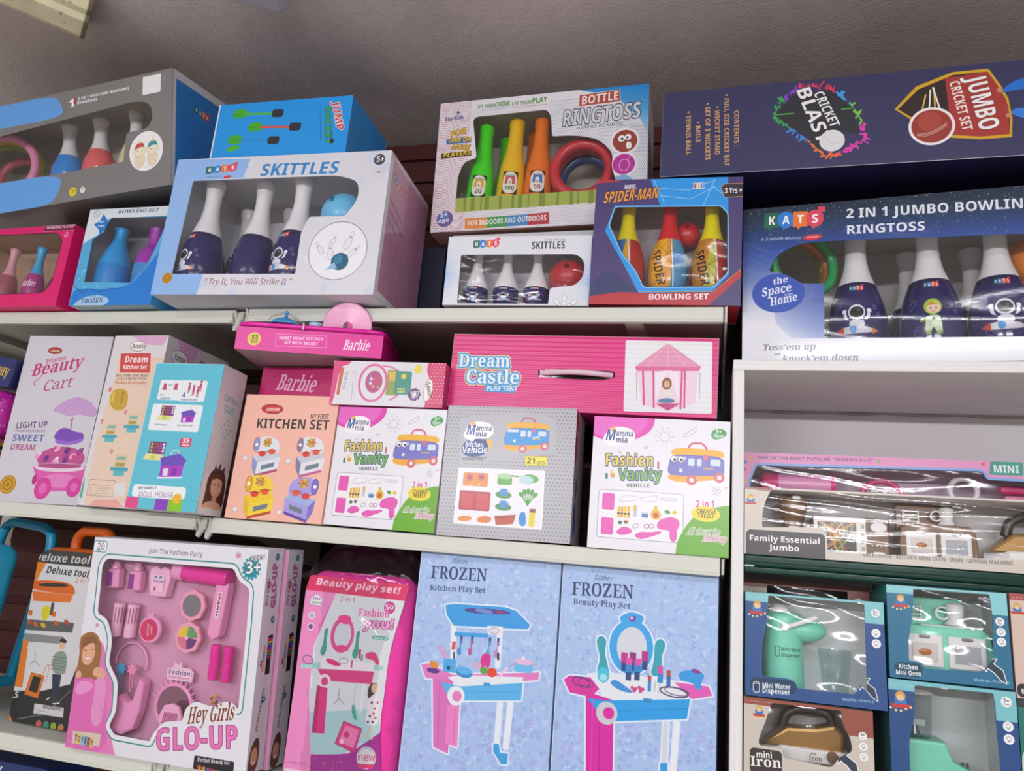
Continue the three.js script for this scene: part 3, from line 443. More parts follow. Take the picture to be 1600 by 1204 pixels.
{
  const shape = (H) => lathe([[0, 0], [0.132 * H, 0], [0.14 * H, 0.015 * H], [0.14 * H, 0.08 * H], [0.135 * H, 0.3 * H], [0.122 * H, 0.48 * H], [0.095 * H, 0.6 * H], [0.08 * H, 0.72 * H], [0.07 * H, 0.9 * H], [0.078 * H, 0.91 * H], [0.078 * H, 0.985 * H], [0.06 * H, H], [0, H]], 40);
  const label = (n, a, b) => print(0.05, 0.065, (g, w, h) => { g.beginPath(); g.roundRect(1, 1, w - 2, h - 2, 22); fs(g, '#efe9dc', '#9a8a6a', 1.2); PO(g, [10, 14, w - 10, 14, w - 8, 36, 8, 36], a); TC(g, 'StarKids', w / 2, 14, 34, 5, b); PO(g, [18, 38, 18, 24, 25, 18, 32, 24, 32, 38], '#efe9dc'); star(g, w / 2, 32, 4, '#6a5a3a'); TC(g, n, w / 2, 54, n.length > 2 ? 32 : 24, 12, b); });
  const q = [[-.1364,.0975, -.1255,.2605, '#3fe016', '20', '#e8b22a', '#14502e', 'bright green'], [-.0691,.0968, -.0576,.2684, '#f2c012', '100', '#c85a5a', '#1f6a4a', 'yellow'], [-.0095,.0965, -.0027,.2644, '#f0781c', '50', '#3f78c0', '#8a2a5a', 'orange']];
  q.forEach(([x, y, x2, y2, c, n, a, b, s]) => {
    const base = 0.055, H = y2 - base, t = inside(ringBox, 'toss_bottle', `${s} toy bottle with a number ${n} label in the ring toss carton`, 'toy bottle', x, base, -0.045, 'bottles in the ring toss carton', [0, 0, -Math.atan2(x2 - x, y2 - y) * 0.7]);
    mesh('bottle', shape(H), plastic(c, 0.3), t);
    const l = new THREE.CylinderGeometry(0.1365 * H, 0.1415 * H, 0.24 * H, 24, 1, true, -0.55 + 0.18, 1.1); mesh('label', l, new THREE.MeshPhysicalMaterial({ map: label(n, a, b), roughness: 0.3, side: THREE.DoubleSide }), t, 0, 0.26 * H, 0);
  });
  [[-.0995,.1217, -.1017,.2695, '#3fe016', 'second bright green'], [-.0363,.1213, -.0435,.2819, '#f0781c', 'second orange']].forEach(([x, y, x2, y2, c, s]) => { const t = inside(ringBox, 'toss_bottle', `${s} toy bottle in the rear row of the ring toss carton`, 'toy bottle', x, 0.055, -0.118, 'bottles in the ring toss carton'); mesh('bottle', shape(y2 - 0.055), plastic(c, 0.3), t); });
  const st = inside(ringBox, 'inner_stand', 'pale card step under the bottles in the ring toss carton', 'card step', 0, 0.0045, -0.078); mesh('step', box(0.415, 0.05, 0.135), paint('#cfcabd', 0.7), st, 0, 0.025, 0);
  for (const [z, c, n, k] of [[-0.03, '#c8303a', 'red', 0], [-0.056, '#c8303a', 'second red', 0.004], [-0.082, '#23407a', 'navy blue', -0.004]]) { const t = inside(ringBox, 'toss_ring', `${n} toss ring in the ring toss carton`, 'ring', .087,.1206, z, 'rings in the ring toss carton', [0, 0, 0]); const R = k + 0.057; mesh('ring', new THREE.TorusGeometry(R, 0.0115, 16, 60), plastic(c, 0.3), t); t.position.y += 0.015; }
}
// ---- small white skittles carton ----
const smallWin = [[26.4,36.1, 5], [241.9,36.3, 12], [257,51, 16], [255.8,79.8, 14], [241.3,96.2, 8], [197,101.3, 5], [195.3,137.2, 2], [27.7,138.5, 2]];
const smallBox = carton('skittles_box', 'small white skittles carton with three pins and a red ball', { p:[.0895,1.9551,-.0094],r:[.0749,.0103,.0063],w:.2677,h:.1346,d:.095, window: [smallWin], liner: '#c6c6ca', side: '#d4d6dc',
  front: card(print(.2677, .1346, (g, w, h) => {
    RC(g, 0, 0, w, h, '#dfe1e8'); for (let i = 0; i < 9; i++) for (let j = 0; j < 34; j++) { const r = (1.5 - Math.abs(j - 22) * 0.07) * (1 - i * 0.07); if (r > 0.1) { CI(g, 1 + i * 3, j * 3.6, r, '#7fb0ec'); CI(g, w - 1 - i * 3, j * 3.6 + 6, r, '#7fb0ec'); } }
    tiles(g, 48.7,22.5, 96.5,20.4, 14.2); TX(g, 'SKITTLES', 157.7,25.6, 219.8,25.2, 14.2, '#2c2c34'); TX(g, "Strike 'em hard", 181.4,10.1, 219.7,9.6, 3.8, '#6a6a74', 's');
    for (const [x, y, a] of [[223.3,126.9, 0.1], [214.4,133, -0.6], [235.6,132.8, 0.8]]) { g.save(); g.translate(x, y); g.rotate(a); EL(g, 0, -7, 4, 7, 0, '#eceef2', '#888', 0.6); EL(g, 0, 6, 5, 8, 0, '#eceef2', '#888', 0.6); g.restore(); }
  })) });
{
  const q = [[-.0867,.0185], [-.0284,.019], [.0298,.0194]];
  q.forEach(([x], i) => pin(smallBox, `white bowling pin with a navy base, ${['left', 'middle', 'right'][i]} one in the small white skittles box`, 'pins in the small skittles box', x, 0.006, -0.05, 0.122, WHITE, SLEEVE[0], { fat: 0.98, sleeve: [0.04, 0.36] }));
  const t = inside(smallBox, 'bowling_ball', 'red bowling ball in the small white skittles box', 'ball', .0886,.0708, -0.05); mesh('ball', new THREE.SphereGeometry(0.036, 32, 20), plastic('#b8262c', 0.35), t); mesh('finger_hole', cyl(0.005, 0.005, 0.002), plastic('#5a1014'), t, 0, 0.012, 0.034).rotation.x = 1.25;
}
// ---- purple and blue bowling set carton (web pattern) ----
const webWin = [[37.3,54.3, 5], [217.6,56, 4], [228.7,69.2, 4], [231.3,176.7, 5], [209,201.6, 5], [93.9,203.3, 5], [79.5,173.2, 8], [53.5,141, 8], [38.5,108.2, 5], [28.9,88.3, 4]];
const webBox = carton('bowling_set_box', 'purple and blue bowling set carton with a web pattern at the shelf end', { p:[.3515,1.9536,-.0128],r:[.0447,.023,-.0108],w:.2541,h:.2358,d:.1, window: [webWin], liner: '#a89ea2', right: '#3b3f8e', bottom: '#b8262e', left: '#43366f', top: '#2f86c8',
  front: card(print(.2541, .2358, (g, w, h) => {
    RC(g, 0, 0, w, h, '#43366f'); PO(g, [-2.8,-1.7, 38.1,-1.4, 44.1,3.9, -1.5,6.9], '#b03040');
    PO(g, [95.6,1.1, 228.9,-1.4, 234.2,180.6, 207.5,210.9, 85.2,214.8, 60.7,169.2, 20.8,99.8, 35.2,50.1, 114.7,50.8], '#1f96e6');
    for (const p of [[115.9,33, 166.2,40.3, 209.4,16.6], [109.6,18.2, 162,23.7, 209,4.3], [188.6,53, 202.1,16.5, 207.2,4.2], [202.1,16.5, 228,37.6], [122.1,47.6, 101.3,1.2]]) LI(g, p, '#bfe4f8', 0.8);
    tracePath(g, webWin, 0, '#8fd0f4', 5); tracePath(g, webWin, 0, '#1c2038', 1.6);
    TX(g, 'MARVEL', 50.7,18.5, 71.7,18.1, 8, '#f4f0f4'); TX(g, 'SPIDER-MAN', 13.7,45.5, 110.4,37, 20.9, '#f0a020', 'S', { k: 0.25, o: '#3a2248', ow: 1.4 });
    for (const [c, x1, y1, x2, y2] of [['#c83a3a', 170,20.6, 176.6,20.8], ['#e8c83a', 176.6,20.8, 183.2,20.5], ['#3a5ac8', 183.2,20.5, 190.5,20.3]]) TX(g, c === '#c83a3a' ? 'I' : 'H', x1, y1, x2, y2, 10, c, 'R', { o: '#fff', ow: 0.8 });
    PO(g, [217.4,18.9, 223.8,12.9, 256.2,13, 256.6,37.4, 223.7,38.3], '#2b2430', '#e0a030', 1); TX(g, '3 Yrs +', 223.5,30.9, 252.9,30.8, 10.5, '#f6f2ee');
    PO(g, [.8,237.4, 1,211.6, 83.4,214.8, 207.6,213.6, 253.9,170.9, 254.2,184.4, 201.2,236.7], '#b8262e'); PO(g, [-1.2,205.6, 23.3,173.3, 46.3,181.3, 81.3,208.9, -.2,221.6], '#2a2f66'); PO(g, [209.9,234.7, 254.2,188.3, 255.2,237.9], '#43366f'); LI(g, [85.1,212, 209.3,211.7, 253.9,170.5], '#e0a030', 1);
    TX(g, 'BOWLING SET', 102.3,226.7, 202.6,224.8, 10.1, '#f4eef0');
    for (const [x, y] of [[3.7,91.3], [14.2,149]]) for (let k = 0; k < 3; k++) LI(g, [x - 6, y + k * 14, x + 8, y + k * 14 + 6, x + 12, y + k * 14 + 20], '#5a4a8c', 0.6);
  })) });
{
  const wrap = (a, b, c) => new THREE.MeshPhysicalMaterial({ roughness: 0.2, map: print(0.2, 0.1, (g, w, h) => { RC(g, 0, 0, w, h, a); PO(g, [0, 100, 40, 20, 90, 100], b); PO(g, [110, 0, 150, 0, 160, 100, 105, 100], b); PO(g, [62, 0, 100, 0, 84, 100, 58, 100], c); LI(g, [105, 0, 112, 100], '#e8ecee', 2); for (let i = 0; i < 12; i++) LI(g, [rnd() * w, 0, rnd() * w, h], '#7a5a1a', 0.6); TX(g, 'SPIDER', 70, 20, 84, 84, 15, '#2a1a10', 'S', { k: 0.2 }); }) });
  const q = [[-.0698,.0329, '#e6d40e', wrap('#d8a020', '#b02a2a', '#2f6ab0'), 'yellow', 'left'], [.0046,.0319, '#d8202a', wrap('#e09a1c', '#4a9ad0', '#f0b02a'), 'red', 'middle'], [.0787,.0345, '#f2de0c', wrap('#b8ba3a', '#b02a2a', '#c8842a'), 'yellow', 'right']];
  q.forEach(([x, , c, m, n, s]) => pin(webBox, `${n} bowling pin, ${s} one in the purple web-pattern carton`, 'pins in the purple carton', x, 0.02, -0.042, 0.2, plastic(c), m, { fat: 0.86, sleeve: [0.02, 0.57] }));
  const t = inside(webBox, 'bowling_ball', 'red bowling ball in the purple web-pattern carton', 'ball', .0359,.1581, -0.071); mesh('ball', new THREE.SphereGeometry(0.0235, 32, 20), plastic('#c81e28'), t); mesh('finger_hole', cyl(0.004, 0.004, 0.002), plastic('#5a1014'), t, 0, 0.008, 0.0215).rotation.x = 1.25;
}
// ---- long navy cricket carton ----
carton('cricket_box', 'long navy cricket set carton lying across the top on the right', { p:[.7467,2.1948,-.0095],r:[-.0338,.0417,-.0171],w:.8192,h:.1674,d:.22, left: '#30315a', top: '#30315a', bottom: paint('#30315a', 0.08), side: '#30315a',
  front: card(print(.8192, .1674, (g, w, h) => {
    RC(g, 0, 0, w, h, '#30315a');
    const gold = '#d8a566';
    for (const [t, x1, y1, x2, y2] of [['CONTENTS :', 125.6,46.8, 127.4,118.1], ['• FULL SIZE CRICKET BAT', 107.3,12.6, 112.2,153.8], ['• WICKET STAND', 92.2,35, 95.2,131.3], ['• SET OF 3 WICKETS', 75.2,26.5, 79,140.3], ['• BAILS', 59.6,62.4, 61.1,104.3], ['• TENNIS BALL', 41.8,40.6, 45.1,127.5]]) TX(g, t, x1, y1, x2, y2, 8.3, gold, 'S');
    // splash-edged shield
    const cols = ['#8a3fd0', '#d83a6a', '#e2324a', '#3aa0e0', '#7ac83a', '#e83ab0', '#e83ab0', '#e86a3a', '#e8743a', '#3f8ae0', '#2fa84a', '#2fa84a'];
    const out = [[209.1,31.6], [232.5,13.1], [263.7,11.8], [290.6,24], [317,54.1], [335.4,89.5], [338.9,120.9], [298.1,144.1], [275.6,146.8], [245,113], [217.6,87.9], [189.7,64.6]];
    out.forEach(([x, y], i) => { const [x2, y2] = out[(i + 1) % 12]; for (let k = 0; k < 16; k++) { const u = rnd(), px = x + (x2 - x) * u, py = y + (y2 - y) * u; LI(g, [px, py, px + (rnd() - 0.5) * 14, py + (rnd() - 0.5) * 16], cols[i], 1.4 + rnd() * 2.4); } });
    PO(g, [193.7,61.8, 224.8,26.3, 282.9,23.2, 317,56.3, 329.8,106.8, 298.1,108.5, 271.8,137.6, 248.9,113.4], '#26282e'); LI(g, [193.7,61.8, 225.2,62], '#4fc04a', 2); LI(g, [301.9,61.6, 318.8,61], '#4fc04a', 2);
    TX(g, 'BLAST', 227.8,14.9, 265,123.7, 22.8, '#f2f2f4', 'S', { k: 0.1, o: '#1c1d22', ow: 1.4 }); TX(g, 'CRICKET', 256.8,26.4, 285,94.8, 15.8, '#f2f2f4', 'S', { k: 0.1, o: '#1c1d22', ow: 1.2 });
    CI(g, 286.9,118.8, 19.3, '#dfe0e2', '#f4f4f4', 1.2); LI(g, [273.6,106.4, 286.9,125.5, 301.1,122.2], '#b9babc', 0.8);
    // shield with the ball
    PO(g, [383.2,69.6, 416.2,30.7, 469.9,10.1, 522.5,9.6, 537.7,39.6, 548.4,66.5, 552.7,101, 550.7,134.4, 507.4,134.9, 459.8,127.6, 415,96.8], '#d6a81c'); PO(g, [388.6,70.1, 419.7,36.4, 471.5,15.6, 520.9,15.1, 533.6,41.3, 545,68.3, 549.4,100.6, 547.6,129.1, 507.6,129.9, 461.7,122.6, 418.6,94.9], '#2c1a1c'); PO(g, [459.1,19.9, 520.9,15.1, 534.3,41.4, 547.9,79.3, 547.6,129.1, 507.6,129.9, 466.9,123], '#a8322c');
    for (const [a, b, c, d, k] of [[424.3,75.8, 430.2,47.8, '#d8b83a'], [434.9,74.6, 437.4,39.7, '#f0ead8'], [443.6,77.7, 442.8,35.8, '#d8b83a'], [452.3,82.9, 441.1,35.6, '#f4f2ec']]) LI(g, [a, b, c, d], k, 2.6);
    CI(g, 437.8,105.4, 34.2, '#f4eeee'); CI(g, 437.8,105.4, 29.8, '#9c3428'); CI(g, 434.4,96.4, 17.5, '#ae4434'); for (let k = 0; k < 3; k++) SM(g, [416.4,117.8, 437.4,120.5, 459.8,100.9].map((v, i) => v + k * 2.4 * (i % 2)), 0, '#ead6c8', 0.7, true);
    TX(g, 'JUMBO', 489.7,24.7, 507.2,121.4, 28.9, '#f6f4f2', 'S', { o: '#3a1416', ow: 0.8 }); TX(g, 'JUMBO', 489.7,24.7, 507.2,121.4, 28.9, '#f6f4f2', 'S'); TX(g, 'CRICKET SET', 465.2,28.1, 482.5,118, 14.9, '#f2eae6', 'S');
    SM(g, [533.7,56.4, 558.1,33.2, 584.7,31.9, 583.9,51.1, 557.3,52.5], '#1d6fd0'); SM(g, [545.8,89.7, 569.4,81.4, 588,104.3, 568.4,104.5], '#2f7fe0'); CI(g, 537.3,50.3, 4.4, '#c88a6a'); CI(g, 547.3,96.2, 3.9, '#c88a6a');
    LI(g, [1, h, w, h - 0.5], '#b9bcc8', 1.4); LI(g, [0.6, 0, 0.6, h], '#596078', 1.2);
  })) });
// ---- jumbo bowling carton on the cabinet ----
const jumboWin = [[41.8,121.7, 20], [53.9,91.7, 30], [88.7,72.5, 30], [134.9,71.6, 20], [593.2,89, 10], [575.3,253.1, 6], [128.1,243.4, 2], [128.9,147.6, 2], [94.1,145.5, 4], [81.9,135.1, 12], [60.1,123, 10]];
const jumboBox = carton('bowling_ringtoss_box', 'starry blue and white jumbo bowling and ring toss carton on the white cabinet', { p:[.8512,1.8577,-.0126],r:[-.094,-.0138,-.0002],w:.7408,h:.2865,d:.215, window: [jumboWin], liner: '#cfcbc7', side: '#d8dbe2', top: '#10151f', left: '#e6e7ea',
  front: card(print(.7408, .2865, (g, w, h) => {
    RC(g, 0, 0, w, h, LG(g, 0, 0, 0, h, 0, '#10263a', 0.1, '#123553', 0.2, '#1f3f7c', 0.3, '#2f53a4', 0.48, '#6f86c0', 0.62, '#c9cfe2', 0.75, '#e6e7ee', 1, '#e2e3ea'));
    for (let i = 0; i < 900; i++) { const y = rnd() * rnd() * h * 0.7; CI(g, rnd() * w, y, 0.25 + rnd() * 0.4, '#cfe0ee'); }
    tiles(g, 34.8,39.3, 127.8,42.3, 28.7); TX(g, 'A SIMARR BRAND', 30,62.1, 95,64.6, 5.2, '#cdd6ea', 's'); EL(g, 112.7,62.5, 15, 5.5, -0.05, '#d8303c'); TC(g, 'SIMARR', 112.7,63.9, 19.6, 3.3, '#f4c8cc');
    TX(g, '2 IN 1 JUMBO BOWLING', 164.5,31.9, 435.9,39, 16.9, '#e8eaf0'); TX(g, 'RINGTOSS', 163.8,61.1, 281.6,64.5, 15.6, '#e8eaf0');
    PO(g, [43.7,143.5, 128.9,147.6, 128.1,243.4, 77.9,241.8, 53.5,214.7], LG(g, 127.4,148.6, 53.5,239, 0, '#3c55a8', 0.6, '#8fa2d2', 1, '#e6eaf2')); for (let i = 0; i < 90; i++) CI(g, 60 + rnd() * 60, h * 0.42 + rnd() * 60, 0.4, '#e6ecf4');
    EL(g, 57.5,160.4, 41.7, 35.2, 0, '#2c52b4'); TX(g, 'the', 49,145.6, 73.1,141, 11.1, '#eef1f8', 'R', { k: 0.2 }); TX(g, 'Space', 31.1,166.1, 78.6,158, 15, '#eef1f8', 'R', { k: 0.2 }); TX(g, 'is my', 67.7,166.3, 81,164.2, 3.9, '#eef1f8', 'r'); TX(g, 'Home', 44.3,183.5, 87.6,175.1, 14.3, '#eef1f8', 'R', { k: 0.2 });
    TX(g, 'Toss’em up', 31.8,261.7, 114.2,261.9, 10.4, '#6c6c74', 'R', { k: 0.2 }); TX(g, 'or', 50.3,271.1, 61.9,270.7, 5.5, '#6c6c74', 'R', { k: 0.2 }); TX(g, 'knock’em down', 62.4,281.5, 176.9,281.9, 10.4, '#6c6c74', 'R', { k: 0.2 });
  }), WRAP) });
{
  const q = [[-.1872,.0706, 0], [-.0766,.0669, 1], [.0218,.0637, 0]];
  q.forEach(([x, , k], i) => pin(jumboBox, `white bowling pin with a navy astronaut sleeve, ${['left', 'middle', 'right'][i]} one in the starry jumbo carton`, 'pins in the jumbo carton', x, 0.0055, -0.07, 0.272, WHITE, SLEEVE[k], { fat: 0.86, sleeve: [0.06, 0.55], turn: -0.1 }));
  [[-.0954,.0948], [.005,.0916]].forEach(([x], i) => pin(jumboBox, `white and navy bowling pin in the rear row of the jumbo carton, ${i ? 'right' : 'left'} one`, 'pins in the jumbo carton', x, 0.0055, -0.162, 0.25, WHITE, SLEEVE[0], { fat: 0.78, sleeve: [0.06, 0.55] }));
  for (const [z, c, n, dx] of [[-0.05, '#1f9a56', 'green', 0], [-0.075, '#d8722a', 'orange', -0.008], [-0.1, '#7a8a2a', 'olive', -0.014]]) { const t = inside(jumboBox, 'toss_ring', `${n} toss ring in the starry jumbo carton`, 'ring', -.2719,.1976, z, 'rings in the jumbo carton', [0.5, 0, 0]); t.position.x += dx; mesh('ring', new THREE.TorusGeometry(0.056, 0.0085, 14, 56), plastic(c, 0.3), t); }
  const t = inside(jumboBox, 'bowling_ball', 'orange bowling ball at the right edge of the jumbo carton', 'ball', .0816,.2053, -0.108); mesh('ball', new THREE.SphereGeometry(0.04, 36, 24), plastic('#e8862a'), t); mesh('finger_hole', cyl(0.006, 0.006, 0.003), plastic('#6a3a10'), t, 0, 0.012, 0.038).rotation.x = 1.25;
}
// ---------- middle row ----------
// toy bus: roof, body, windows, wheels, drawn in a 100 x 75 frame
function bus(g, x, y, s, body, eyes) {
  g.save(); g.translate(x, y); g.scale(s, s);
  SM(g, [36, 12, 38, 2, 50, -1, 64, 1, 68, 10], 0, '#c8586a', 3.4, true);
  SM(g, [6, 20, 10, 10, 50, 9, 94, 11, 99, 20, 96, 24, 50, 24, 8, 23], '#efb21c');
  SM(g, [8, 22, 50, 22, 97, 22, 98, 40, 98, 58, 60, 62, 20, 62, 2, 58, 2, 42], body, '#4a4a8a', 0.6);
  SM(g, [0, 58, 30, 60, 98, 55, 99, 62, 60, 66, 30, 72, 4, 68], '#f0a81c');
  for (const [a, b, c, d] of [[36, 27, 48, 41], [51, 27, 60, 41], [74, 27, 92, 39]]) RR(g, a, b, c, d, 3, '#cfe2f0', '#7a7ab0', 0.8);
  RR(g, 62, 20, 70, 30, 3, '#d8688a'); LI(g, [10, 28, 30, 28], '#d6def2', 6);
  if (eyes) for (const q of [12, 24]) { CI(g, q, 30, 5.6, '#fff', '#556', 0.8); CI(g, q + 1, 31, 2.6, '#223'); }
  CI(g, 24, 50, 3.4, '#dfe6f4', '#889', 0.6);
  for (const [a, b] of [[43, 66], [90, 59]]) { CI(g, a, b, 9, '#cf6a70'); CI(g, a, b, 4, '#f0dede'); }
  TX(g, 'fashion', 62, 46, 80, 45, 3, '#f0d23a');
  g.restore();
}
function letterLogo(g, x1, y1, s) { g.save(); g.translate(x1, y1); g.scale(s, s); SM(g, [-2, 4, 10, -14, 46, -10, 48, 14, 12, 20, -4, 16], '#f6f4f4'); CI(g, 12, -8, 4, '#f0b84a'); TX(g, 'M', 0, 10, 16, 10, 17, '#1f4f9a', 'S', { k: 0.15 }); TX(g, 'amma', 17, 3, 44, 3, 9, '#2a3f78', 'S'); TX(g, 'mia', 17, 13, 36, 13, 9, '#2a3f78', 'S'); g.restore(); }
// ---- pale princess cart carton ----
carton('play_set_box', 'tall pale grey princess cart carton with a pink cart under a parasol', { p:[-.9013,1.5475,-.0284],r:[.0899,-.018,.0163],w:.2052,h:.3598,d:.09, side: '#cfccd4',
  front: card(print(.2052, .3598, (g, w, h) => {
    RC(g, 0, 0, w, h, '#d3d0d8'); EL(g, 70.4,33, 17.7, 8, 0.05, '#a8402c'); TC(g, 'SIMARR', 71,35.2, 22.5, 4.4, '#f0d8d0');
    TX(g, 'Princess', 55.7,63.6, 102.8,52.4, 10.4, '#c8407e', 'R'); TX(g, 'Beauty', 24.7,92.6, 145.1,68.8, 26.5, '#c62a70', 'R', { k: 0.3 }); SM(g, [24.9,81, 55.1,61, 52.4,95.5, 31.8,106.6, 42.9,112.7], 0, '#c62a70', 1.6, true); TX(g, 'Cart', 61.7,125, 130,112.4, 23.3, '#b8476e', 'r', { k: 0.3 });
    TX(g, 'LIGHT UP', 19.3,206.6, 94.9,201.6, 12.9, '#6a4a7c'); TX(g, 'YOUR PRINCESS’S', 19.5,214, 93.2,212.3, 4.8, '#8a6aa0'); TX(g, 'SWEET', 17.5,233.8, 94.7,231.8, 14.5, '#5a6aa8'); TX(g, 'DREAM', 17.9,251.8, 79.6,251.1, 12.1, '#a8588c');
    SM(g, [96.7,166, 118.8,144.6, 152.7,133.2, 187.5,144.8, 211,170.9, 191,177.6, 166.5,170.2, 140.9,177.1, 110.9,167.7], '#c9a0d0', '#b88ac4', 0.6); for (const q of [[124.6,167.3], [151.4,173.5], [181,173.8]]) LI(g, [153.3,135.3, ...q], '#b88ac4', 0.7);
    LI(g, [150.4,178.9, 151.7,205.4], '#8a4aa0', 2.2); CI(g, 148.4,185.1, 2, '#d04a6a'); SM(g, [112.8,219, 132.5,197.9, 162.6,209.1, 185.5,210.4, 187.7,228.5, 164.7,235.4, 127.7,232.7], '#7a4ab8'); SM(g, [119.4,226.9, 159.2,231.5, 187.9,220.4, 185.9,230.6, 156.4,238.5, 124,235.7], '#9a6ad0');
    EL(g, 144.5,266.2, 55.5, 24.9, -0.03, '#c0508e'); for (let i = 0; i < 40; i++) EL(g, ...[[90,262.4], [109.6,267.6], [133.1,270.7], [154.9,267.8], [171.1,261.2], [185.9,248.6], [131.4,246.7], [154.3,247.8]][i % 8].map((v, k) => v + (rnd() - 0.5) * 9), 2 + rnd() * 3, 3 + rnd() * 4, rnd(), ['#d8408a', '#8a2a7a', '#e8a0cc', '#5a2a8a', '#eadcf0', '#a83a8c'][i % 6]);
    PO(g, [83.2,284.7, 206.9,279.6, 210.8,320.5, 197.3,330.1, 123,335.2, 103.6,321.6], '#dd5aae'); EL(g, 153.5,311.4, 42.2, 14.5, 0, '#e682c2'); EL(g, 145.6,284.5, 58.7, 9.6, -0.02, '#ead2e2', '#c9a6c0', 0.6); EL(g, 144.8,281.4, 51.4, 5.2, -0.02, '#b04a86');
    EL(g, 117.7,328.8, 19.3, 22.5, 0.1, '#d83a9c'); EL(g, 117.7,328.8, 9.6, 11.3, 0.1, '#e66ab8'); EL(g, 94.2,312.1, 5.6, 10.4, 0, '#b82a80'); EL(g, 189,323.5, 16.9, 20.1, 0.1, '#d83a9c'); EL(g, 189,323.5, 8, 9.6, 0.1, '#e66ab8');
    CI(g, 33.9,324.8, 19.3, '#b8860f'); for (let i = 0; i < 4; i++) CI(g, 33.9,324.8, 19.3 * (0.85 - i * 0.2), i % 2 ? '#a8780c' : '#d4a21c');
  })) });
// ---- dream kitchen carton ----
carton('play_set_box', 'tall narrow peach and white dream kitchen carton beside the princess cart box', { p:[-.6667,1.5483,.0307],r:[-.0199,-.0138,.0005],w:.1307,h:.3405,d:.19, side: '#d9d4d8', top: '#b9a58c',
  front: card(print(.1307, .3405, (g, w, h) => {
    RC(g, 0, 0, w, h, '#dcd8da'); PO(g, [23.6,61.5, 13.2,49.5, 56.4,43.6, 144.5,46.4, 131.1,329.4, 17.3,339.3, 10.2,217.3], '#e6cdb8'); PO(g, [40.7,1.2, 131,.1, 120.3,21.9, 82.9,19.7], '#dba8cc');
    EL(g, 61.2,22.4, 19.3, 10.4, 0.05, '#f4f1ef', '#5a3a30', 0.8); TX(g, 'Annie', 45.1,27.1, 81.1,27.3, 9.7, '#4a3430', 'R'); PO(g, [24.8,39.5, 94.7,38.9, 101.8,76.2, 31.1,75.4], '#cf4a48', '#cf4a48', 3);
    TX(g, 'Dream', 35.3,55.9, 93.2,56.6, 12.6, '#f8f0ee'); TX(g, 'Kitchen Set', 35.4,70.2, 93.8,70, 8.9, '#f8f0ee');
    TX(g, 'REAL STEAM CONE, MUSIC', 23.6,86.1, 102.4,85.6, 4.5, '#5a4a44'); TX(g, '& CYCLE WATER SYSTEM', 27.9,91.6, 99.2,91.1, 3.7, '#5a4a44'); TX(g, 'Product Accessories', 24.9,101.1, 100.8,101.2, 6.7, '#c07a4a', 'S');
    for (const [x, y, n] of [[16.4,113, '1'], [66.5,157.5, '2'], [14.6,177.9, '3'], [53.6,235.4, '4']]) { RR(g, x - 3, y - 4, x + 3, y + 4, 1, '#cf5a50'); TC(g, n, x, y + 2, 2.4, 4, '#fff'); }
    SM(g, [19.8,116.9, 38.7,108.8, 63.9,116.3, 66.2,151, 44.7,157.2, 22.5,144.1], '#c8a23a'); RC(g, 24.4,116.8, 6, 22, '#e0be5a'); RC(g, 47.7,116.5, 5, 24, '#b08a24');
    for (const [x, y, s] of [[40.5,201.2, 1], [87.8,181, 1], [80.2,263.2, 1.15]]) { g.save(); g.translate(x, y); g.scale(s, s); RC(g, -12, -20, 24, 24, '#d9c9a0'); RC(g, -9, -16, 18, 5, '#7fb4b0'); RC(g, -9, -6, 18, 6, '#b39a5a'); RC(g, -18, 2, 36, 6, '#3fa8bc'); RC(g, -10, 8, 22, 8, '#5ab8c4'); g.restore(); }
    RR(g, 17.2,291, 79.3,321.5, 3, 0, '#7a7a7e', 0.8); RR(g, 23.6,300.6, 39.2,319.9, 1, 0, '#8a8a8e', 0.6); for (let i = 0; i < 4; i++) LI(g, [40.9,301.6, 67.7,300.3].map((v, k) => v + (k % 2) * i * 5), '#8a8a8e', 0.6); PO(g, [77.9,296.2, 101.7,293.3, 106.1,318.3, 79.7,319.6], '#e0dcdc');
    PO(g, [39.5,329, 90.5,326.3, 109.5,339.5, 25.1,342.5], '#e8a89c'); PO(g, [3.9,285, 1.3,323.7, 7.4,328.9, 6.9,303.3], '#4aa890');
  })),
  right: card(print(.19, .3405, (g, w, h) => { RC(g, 0, 0, w, h, '#d6cfd3'); PO(g, [24, 0, 90, 0, 80, 40, 40, 24], '#dba8cc'); EL(g, 40, 36, 24, 15, 0.1, '#f2efee', '#5a3a30', 0.8); TX(g, 'Annie', 22, 41, 58, 43, 13, '#4a3430', 'R'); PO(g, [100, 20, w, 30, w, h, 120, h], '#b98a80'); })) });
